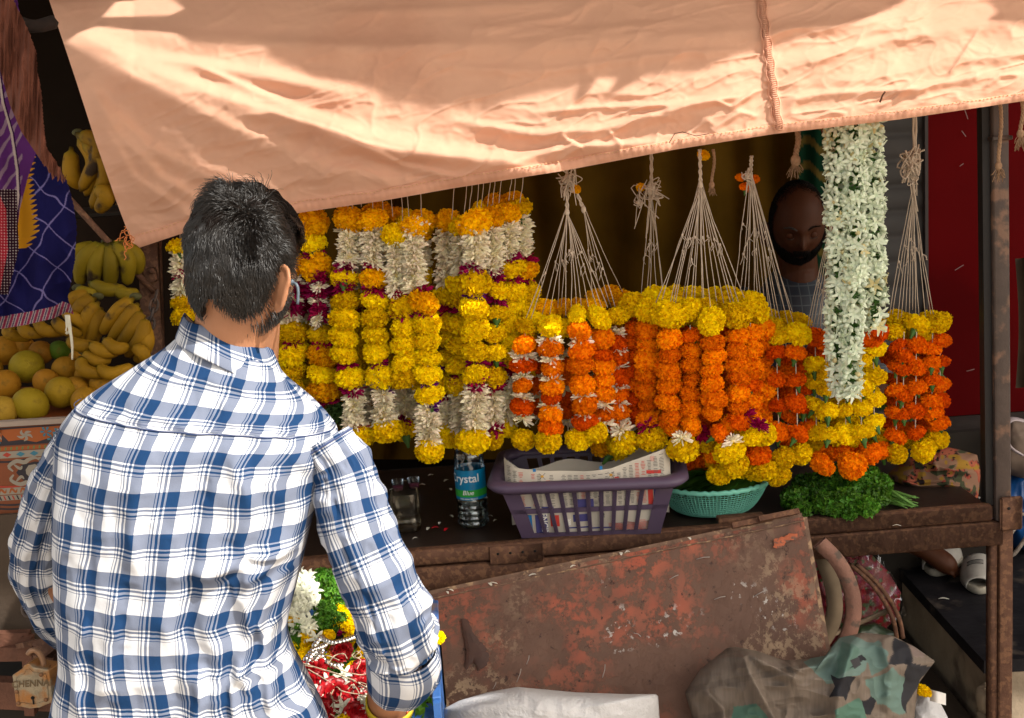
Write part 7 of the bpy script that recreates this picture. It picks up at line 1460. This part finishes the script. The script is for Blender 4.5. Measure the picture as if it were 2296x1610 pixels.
# the tube's closing column gets its own vertices so the cloth pattern does not smear across it
idx0 = np.arange(nr_)*nt_; Vc = Vt[idx0]; Uc = np.stack([U[:, -1]+seg[:, -1], VV[:, 0]], 1); nb_ = len(Vt)
F = []
for j in range(nr_-1):
    for i in range(nt_):
        a, b_ = j*nt_+i, j*nt_+i+1; c_, d_ = (j+1)*nt_+i+1, (j+1)*nt_+i
        if i == nt_-1: b_, c_ = nb_+j, nb_+j+1
        F.append((a, d_, c_, b_))
shirt = mesh('shirt', np.concatenate([Vt, Vc]), F, m_pl, man, uv=np.concatenate([Ut, Uc]))
# yoke seam and side seams: stitched ridges
q = MB(); js = [k for k in range(nt_) if math.sin(th[k]) < .1]; row = V[iy, js]+np.array([0, -.0022, 0]); 
order = np.argsort(row[:, 0]); row = row[order]; q.tube(row, .0008, 5); q.tube(row+np.array([0, -.0005, .007]), .0005, 4); q.build('yoke_seam', m_seam, shirt)
def sleeve(name, pts, seed, folds, mtl, n=150, m_=120, uo=0):
    A_ = spline(np.array(pts, float), n); c_ = P(A_[:, 0], A_[:, 1], A_[:, 2]); r_ = A_[:, 3]*A_[:, 2]/FPX; V_, F_, UV_ = tube_vf(c_, r_, m_, caps=False); V_ = V_.reshape(n, m_, 3); UV_ = UV_.reshape(n, m_, 2)
    UV_[..., 0] = np.linspace(0, 1, m_, endpoint=False)[None]*2*math.pi*.062
    out = V_-c_[:, None]; out /= np.linalg.norm(out, axis=2)[..., None]; a_ = np.linspace(0, 2*math.pi, m_, endpoint=False)[None]; s_ = np.linspace(0, 1, n)[:, None]
    ds = np.zeros((n, m_))
    for (s0, a0, sl, amp, w_, L_) in folds: x = (s_-s0)-sl*np.sin(a_-a0); ds += amp*np.exp(-(x/w_)**2)*np.clip(np.cos((a_-a0)*L_), 0, 1)
    ds += .004*vn(a_*3+seed, s_*14, 2)+.002*(1-2*np.abs(vn(a_*5, s_*22+seed, 3))); per = vn(np.cos(a_)*2+np.sin(a_), s_*9, 5)*.003; V_ = V_+out*(ds+per)[..., None]
    F2 = []; Vx = np.concatenate([V_.reshape(-1, 3), V_[:, 0]]); Ux = np.concatenate([UV_.reshape(-1, 2), np.stack([np.full(n, 2*math.pi*.062), UV_[:, 0, 1]], 1)]); nb = n*m_
    for j in range(n-1):
        for i in range(m_):
            a, b_, cc2, d_ = j*m_+i, j*m_+i+1, (j+1)*m_+i+1, (j+1)*m_+i
            if i == m_-1: b_, cc2 = nb+j, nb+j+1
            F2.append((a, b_, cc2, d_))
    return mesh(name, Vx, F2, mtl, shirt, uv=Ux), V_, c_
slv, SV, SC = sleeve('sleeve', SL, 1, [(.10, 2.5, .06, .010, .03, .6), (.22, 2.6, .08, .009, .03, .6), (.36, 2.4, .08, .007, .035, .6), (.62, 3.0, -.05, .006, .03, .5), (.78, 3.0, -.06, .012, .035, .55), (.88, 3.2, .05, .010, .03, .6), (.95, .3, .03, .007, .02, .5)], m_pl2)
slv2, SV2, SC2 = sleeve('sleeve', LS, 4, [(.15, 0, .05, .008, .03, .6), (.45, .5, .06, .010, .03, .6), (.55, .2, -.06, .010, .03, .6), (.65, .4, .04, .009, .025, .6)], m_pl2)
q = MB(); r1 = SV[4]+(SV[4]-SC[4])*.02; q.tube(np.vstack([r1, r1[:1]]), .0016, 5, caps=False); q.build('armhole_seam', m_seam, shirt)
# rolled cuff
CF = [(899, 1448, 1.87, 84), (906, 1480, 1.885, 89), (902, 1514, 1.90, 84), (892, 1540, 1.915, 72), (889, 1549, 1.92, 61), (890, 1534, 1.92, 57), (892, 1512, 1.905, 59)]
A_ = spline(np.array(CF, float), 60); c_ = P(A_[:, 0], A_[:, 1], A_[:, 2]); Vq, Fq, UVq = tube_vf(c_[:44], (A_[:, 3]*A_[:, 2]/FPX)[:44], 100, caps=False)
T0 = c_[0]-c_[30]; T0 /= np.linalg.norm(T0); e1 = np.cross(T0, (0, 1., 0)); e1 /= np.linalg.norm(e1); e2 = np.cross(T0, e1); rows = []
for k in range(60):
    R_ = A_[k, 3]*A_[k, 2]/FPX; a_ = np.linspace(0, 2*math.pi, 100, endpoint=False); w_ = 1+.05*vn(np.cos(a_)*2.5, np.sin(a_)*2.5+k*.04, 3)+.035*np.sin(a_*7+k*.12)*np.clip(k/30, 0, 1); rows.append(c_[k]+np.outer(np.cos(a_)*R_*w_, e1)+np.outer(np.sin(a_)*R_*w_, e2)+T0*(.006*vn(np.cos(a_)*2, np.sin(a_)*2, 6)*min(1, k/25))[:, None])
Vq = np.concatenate(rows+[np.stack([r[0] for r in rows])]); uq = np.stack([np.tile(np.linspace(0, .40, 100, endpoint=False), 60), np.repeat(np.linspace(0, .15, 60), 100)], 1); uq = np.concatenate([uq, np.stack([np.full(60, .4), np.linspace(0, .15, 60)], 1)])
F = []
for j in range(59):
    for i in range(100): F.append((j*100+i, j*100+i+1 if i < 99 else 6000+j, (j+1)*100+i+1 if i < 99 else 6000+j+1, (j+1)*100+i))
mesh('cuff', Vq, F, m_pl2, shirt, uv=uq)
q = MB(); fl_ = spline([P(972, 1452, 1.88), P(982, 1490, 1.88), P(980, 1525, 1.885), P(962, 1555, 1.89)], 20); 
for o_, r__ in ((0, .0052), (.010, .004)): q.tube(fl_+np.array([-o_, .004, 0]), r__, 8)
q.tube(spline([P(930, 1520, 1.86), P(950, 1505, 1.858), P(968, 1512, 1.86), P(972, 1540, 1.865)], 16), .004, 8); q.build('cuff_fold', m_pl2, shirt)
# collar
def ring_pts(cen, hx, by, fy, drop, n=72, back=None):
    pts = []
    for k in range(n):
        a = 2*math.pi*k/n; c0, s0 = math.cos(a), math.sin(a); pts.append(cen+hx*c0+np.array([0, (by if s0 < 0 else fy)*s0, -drop*max(0, s0)]))
    return np.array(pts)
cl0, cr0 = P(418, 738, 1.99), P(606, 812, 1.99); cen = (cl0+cr0)/2+np.array([0, .005, .012]); hx_ = (cr0-cl0)/2; n = 72; RG = []
for (k_, dz, b1, b2, f_) in ((.94, -.012, .058, .06, .05), (.97, .010, .062, .064, .05), (1.0, .016, .066, .066, .05), (1.03, .015, .069, .068, .05), (1.10, .004, .077, .07, .05), (1.19, -.014, .087, .074, .055), (1.27, -.028, .096, .078, .06), (1.28, -.031, .096, .077, .06), (1.24, -.030, .090, .074, .06)):
    r_ = ring_pts(cen+np.array([0, 0, dz]), hx_*k_, b1, b2, f_, n); a_ = np.linspace(0, 2*math.pi, n, endpoint=False); r_ += np.array([0, 0, 1.])*(.0035*np.sin(a_*3+1)+.0035*vn(np.cos(a_)*2, np.sin(a_)*2+k_*3, 2))[:, None]; RG.append(r_)
RG = np.array(RG); dist = np.r_[0, np.cumsum(np.linalg.norm(np.diff(RG[:, 54], axis=0), axis=1))]; up_ = np.linalg.norm(np.diff(np.vstack([RG[4], RG[4][:1]]), axis=0), axis=1).sum()
Vc_ = np.concatenate([RG.reshape(-1, 3), RG[:, 0]]); Uc_ = np.concatenate([np.stack([np.tile(np.linspace(0, up_, n, endpoint=False), 9), np.repeat(dist, n)], 1), np.stack([np.full(9, up_), dist], 1)])
F = []
for j in range(8):
    for i in range(n): F.append((j*n+i, (j+1)*n+i, (j+1)*n+i+1 if i < n-1 else 9*n+j+1, j*n+i+1 if i < n-1 else 9*n+j))
mesh('collar', Vc_, F, plaid_mat("plaid_collar", DK, MD, WT, offu=.1, offv=.62), shirt, uv=Uc_)
# wrist bands
for px_, py_, Y_, r_, col_, nm in ((874, 1578, 1.995, .0405, (.48, .36, .02), 'yellow_wristband'), (866, 1612, 2.02, .0375, (.62, .13, .03), 'orange_wristband')):
    c0 = P(px_, py_, Y_); ax = (wr-el)/np.linalg.norm(wr-el); e1 = np.cross(ax, (0, 0, 1.)); e1 /= np.linalg.norm(e1); e2 = np.cross(ax, e1); q = MB(); a = np.linspace(0, 2*math.pi, 49); V = []
    for h, rr_ in ((-.010, r_), (-.010, r_+.003), (.010, r_+.003), (.010, r_)): V += [c0+ax*h+(e1*math.cos(t_)+e2*math.sin(t_))*rr_ for t_ in a[:-1]]
    q.add(V, grid_faces(48, 4, True)+[(3*48+i, 3*48+(i+1) % 48, (i+1) % 48, i) for i in range(48)]); tag(q.build(nm, mat(nm, col_, .45), man), nm.replace('_', ' '))
# trousers and shoes (below the frame)
q = MB(); q.tube(spline([(hx, 1.885, .99), (hx, 1.88, .90), (hx, 1.88, .82)], 6), [.105, .115, .115, .115, .11, .10], 28, flat=1.4)
for s in (-1, 1): q.tube(spline([(hx+s*.08, 1.87, .86), (hx+s*.09, 1.89, .62), (hx+s*.09, 1.885, .42), (hx+s*.09, 1.83, .10)], 12), np.linspace(.098, .07, 12), 24)
tro = finish_body(q, man, mat("dark_jeans", (.03, .04, .07), .85, var=.3, vs=20, bump=.3, bs=300), .008, 'trousers')
for s in (-1, 1):
    q = MB(); q.tube(spline([(hx+s*.09, 1.76, .05), (hx+s*.092, 1.84, .055), (hx+s*.10, 1.96, .045), (hx+s*.105, 2.05, .03)], 10), [.03, .045, .05, .052, .05, .05, .05, .048, .04, .02], 16, flat=.9); q.build('shoe', mat("black_shoe", (.02, .02, .022), .5), man)

# ---- the vendor seated in the dark behind the garlands
VH = P(1788, 498, 3.64); VR = frame((-.10, -.90, -.40), 0.0); ven = thing('person', "bearded balding vendor sitting in deep shadow behind the garlands, looking down", 'person', (VH[0], 3.75, 0))
vb = MB(); add_head(vb, VH, VR, 1.06); nk = VH+np.array([.02, .09, -.165]); vb.tube([VH+VR @ np.array([0, -.02, -.06]), nk], [.056, .062], 18)
ch = nk+[.0, .04, -.22]; vb.tube(spline([nk+[0, 0, .02], ch, ch+[0, .03, -.28]], 8), [.055, .075, .095, .10, .10, .10, .10, .09], 20, flat=1.4)
pel = ch+[0, .02, -.32]; kn = np.array([VH[0]+.16, 3.42, .80]); an = PZ(2035, 1218, ZP+.11); ft = PZ(2118, 1262, ZP+.05); an = np.array([an[0], an[1]+.02, an[2]])
vb.tube(spline([pel+[.08, 0, 0], kn, an], 14), np.interp(np.linspace(0, 1, 14), [0, .5, 1], [.085, .058, .036]), 16)
vb.tube(spline([an, (an+ft)/2+[0, 0, .006], ft, ft+(ft-an)*.25-[0, 0, .012]], 10), [.036, .037, .036, .036, .038, .040, .040, .036, .03, .018], 16, flat=.8)
for k in range(5): dirn = (ft-an)/np.linalg.norm(ft-an); sd = np.cross(dirn, (0, 0, 1.)); b0 = ft+dirn*.012+sd*(k-2)*.0155-[0, 0, .012]; vb.tube([b0, b0+dirn*(.034-.004*k), b0+dirn*(.046-.005*k)-[0, 0, .006]], [.010-.0008*k, .0095-.0008*k, .004], 8)
kn2 = np.array([VH[0]-.22, 3.45, .80]); vb.tube(spline([pel+[-.08, 0, 0], kn2, kn2+[.10, .10, -.20]], 12), np.linspace(.085, .04, 12), 16)
for s in (-1, 1):
    e_ = ch+[s*.24, -.05, -.16]; w_ = ch+[s*.08, -.26, -.22]; vb.tube(spline([nk+[s*.13, .04, -.08], ch+[s*.21, .0, -.02], e_], 8), np.linspace(.055, .04, 8), 14); vb.tube([e_, w_], [.04, .027], 14); add_hand(vb, w_, (-s*.4, -.8, -.1), (0, .2, -1), s, .8)
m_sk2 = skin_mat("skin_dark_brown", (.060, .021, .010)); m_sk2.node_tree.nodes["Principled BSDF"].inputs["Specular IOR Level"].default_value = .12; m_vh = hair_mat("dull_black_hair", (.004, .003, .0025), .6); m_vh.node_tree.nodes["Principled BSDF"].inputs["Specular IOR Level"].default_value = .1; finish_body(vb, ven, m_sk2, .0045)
for s in (-1, 1):
    q = MB(); q.ball(VH+VR @ (np.array([s*.031, .0765, .002])*1.06), .0122, 8); q.build('eyelid', m_sk2, ven)
    q = MB(); q.tube(spline([VH+VR @ (np.array([s*(.031+o_), .0915-abs(o_)*.35, -.004+abs(o_)*.2])*1.06) for o_ in (-.012, -.006, 0, .006, .012)], 12), .0009, 4); q.build('eyelashes', m_hair, ven)
for s in (-1, 1): 
    S_ = []; r = np.random.RandomState(2)
    for k in range(160): u_ = r.rand(); p = VH+VR @ np.array([s*(.014+.036*u_), .103-.016*u_, .028+.006*math.sin(u_*3)+r.randn()*.0012]); S_.append(np.array([p, p+VR @ np.array([s*.006, .002, .002])]))
    hair_obj('eyebrow', S_, [np.array([.0005, .0002])]*160, m_hair, ven)
def vreg(d, r): x, y, z = d; return (y < .25 and abs(x) > .45 and -.3 < z < .6) or (y < -.2 and z > -.6) or (z > .66 and y < .35-.4*r.rand() and r.rand() < .5)
S_, Rr = hair_field(8000, 5, lambda d: .015, vreg, VR, VH, clump=.2, sc_=1.06, npt=4, rad=.0007); hair_obj('hair', S_, Rr, m_vh, ven)
def vbr(d, r): x, y, z = d; return y > .0 and ((-.97 < z < -.30-.22*(1-abs(x)) and not (abs(x) < .22 and z > -.62)) or (abs(x) < .30 and -.47 < z < -.36))
S_, Rr = hair_field(9000, 6, lambda d: .015, vbr, VR, VH, clump=.2, sc_=1.06, npt=4, rad=.0007, down=1.5); hair_obj('beard', S_, Rr, m_vh, ven)
# vendor's clothes
q = MB(); q.tube(spline([nk+[0, .015, .005], ch+[0, 0, .06], ch+[0, .01, -.10], ch+[0, .03, -.32]], 12), np.array([.085, .13, .16, .17, .175, .175, .175, .175, .175, .175, .17, .17])*.75, 26, flat=1.38)
for s in (-1, 1): q.tube(spline([nk+[s*.11, .04, -.07], ch+[s*.21, .0, -.02], ch+[s*.245, -.05, -.15]], 10), np.linspace(.07, .062, 10), 20)
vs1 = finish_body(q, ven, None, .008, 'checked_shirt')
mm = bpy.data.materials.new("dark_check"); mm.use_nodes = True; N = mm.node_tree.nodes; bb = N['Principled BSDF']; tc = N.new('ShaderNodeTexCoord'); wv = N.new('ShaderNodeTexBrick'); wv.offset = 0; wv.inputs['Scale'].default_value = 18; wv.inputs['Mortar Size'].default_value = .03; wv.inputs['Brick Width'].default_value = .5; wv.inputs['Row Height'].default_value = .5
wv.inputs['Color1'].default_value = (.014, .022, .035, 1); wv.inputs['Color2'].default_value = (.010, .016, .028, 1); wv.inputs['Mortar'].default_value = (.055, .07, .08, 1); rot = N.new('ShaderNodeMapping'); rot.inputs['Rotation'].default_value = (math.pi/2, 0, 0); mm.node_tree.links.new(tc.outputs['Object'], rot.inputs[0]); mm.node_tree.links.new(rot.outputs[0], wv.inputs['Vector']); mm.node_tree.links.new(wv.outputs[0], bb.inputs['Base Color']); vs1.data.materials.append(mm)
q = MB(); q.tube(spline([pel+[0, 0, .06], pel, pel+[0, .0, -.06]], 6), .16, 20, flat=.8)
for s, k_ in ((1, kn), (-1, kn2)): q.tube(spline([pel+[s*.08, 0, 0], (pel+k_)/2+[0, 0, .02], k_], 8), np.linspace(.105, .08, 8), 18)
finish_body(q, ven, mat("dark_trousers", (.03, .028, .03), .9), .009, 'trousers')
q = MB(); st0 = pel-[0, 0, .12]; q.box((pel[0], pel[1]+.02, (ZP+st0[2])/2), (.5, .36, st0[2]-ZP), bev=.01); tag(q.build('wooden_box', m_wood, None), "wooden box the vendor sits on", 'box')
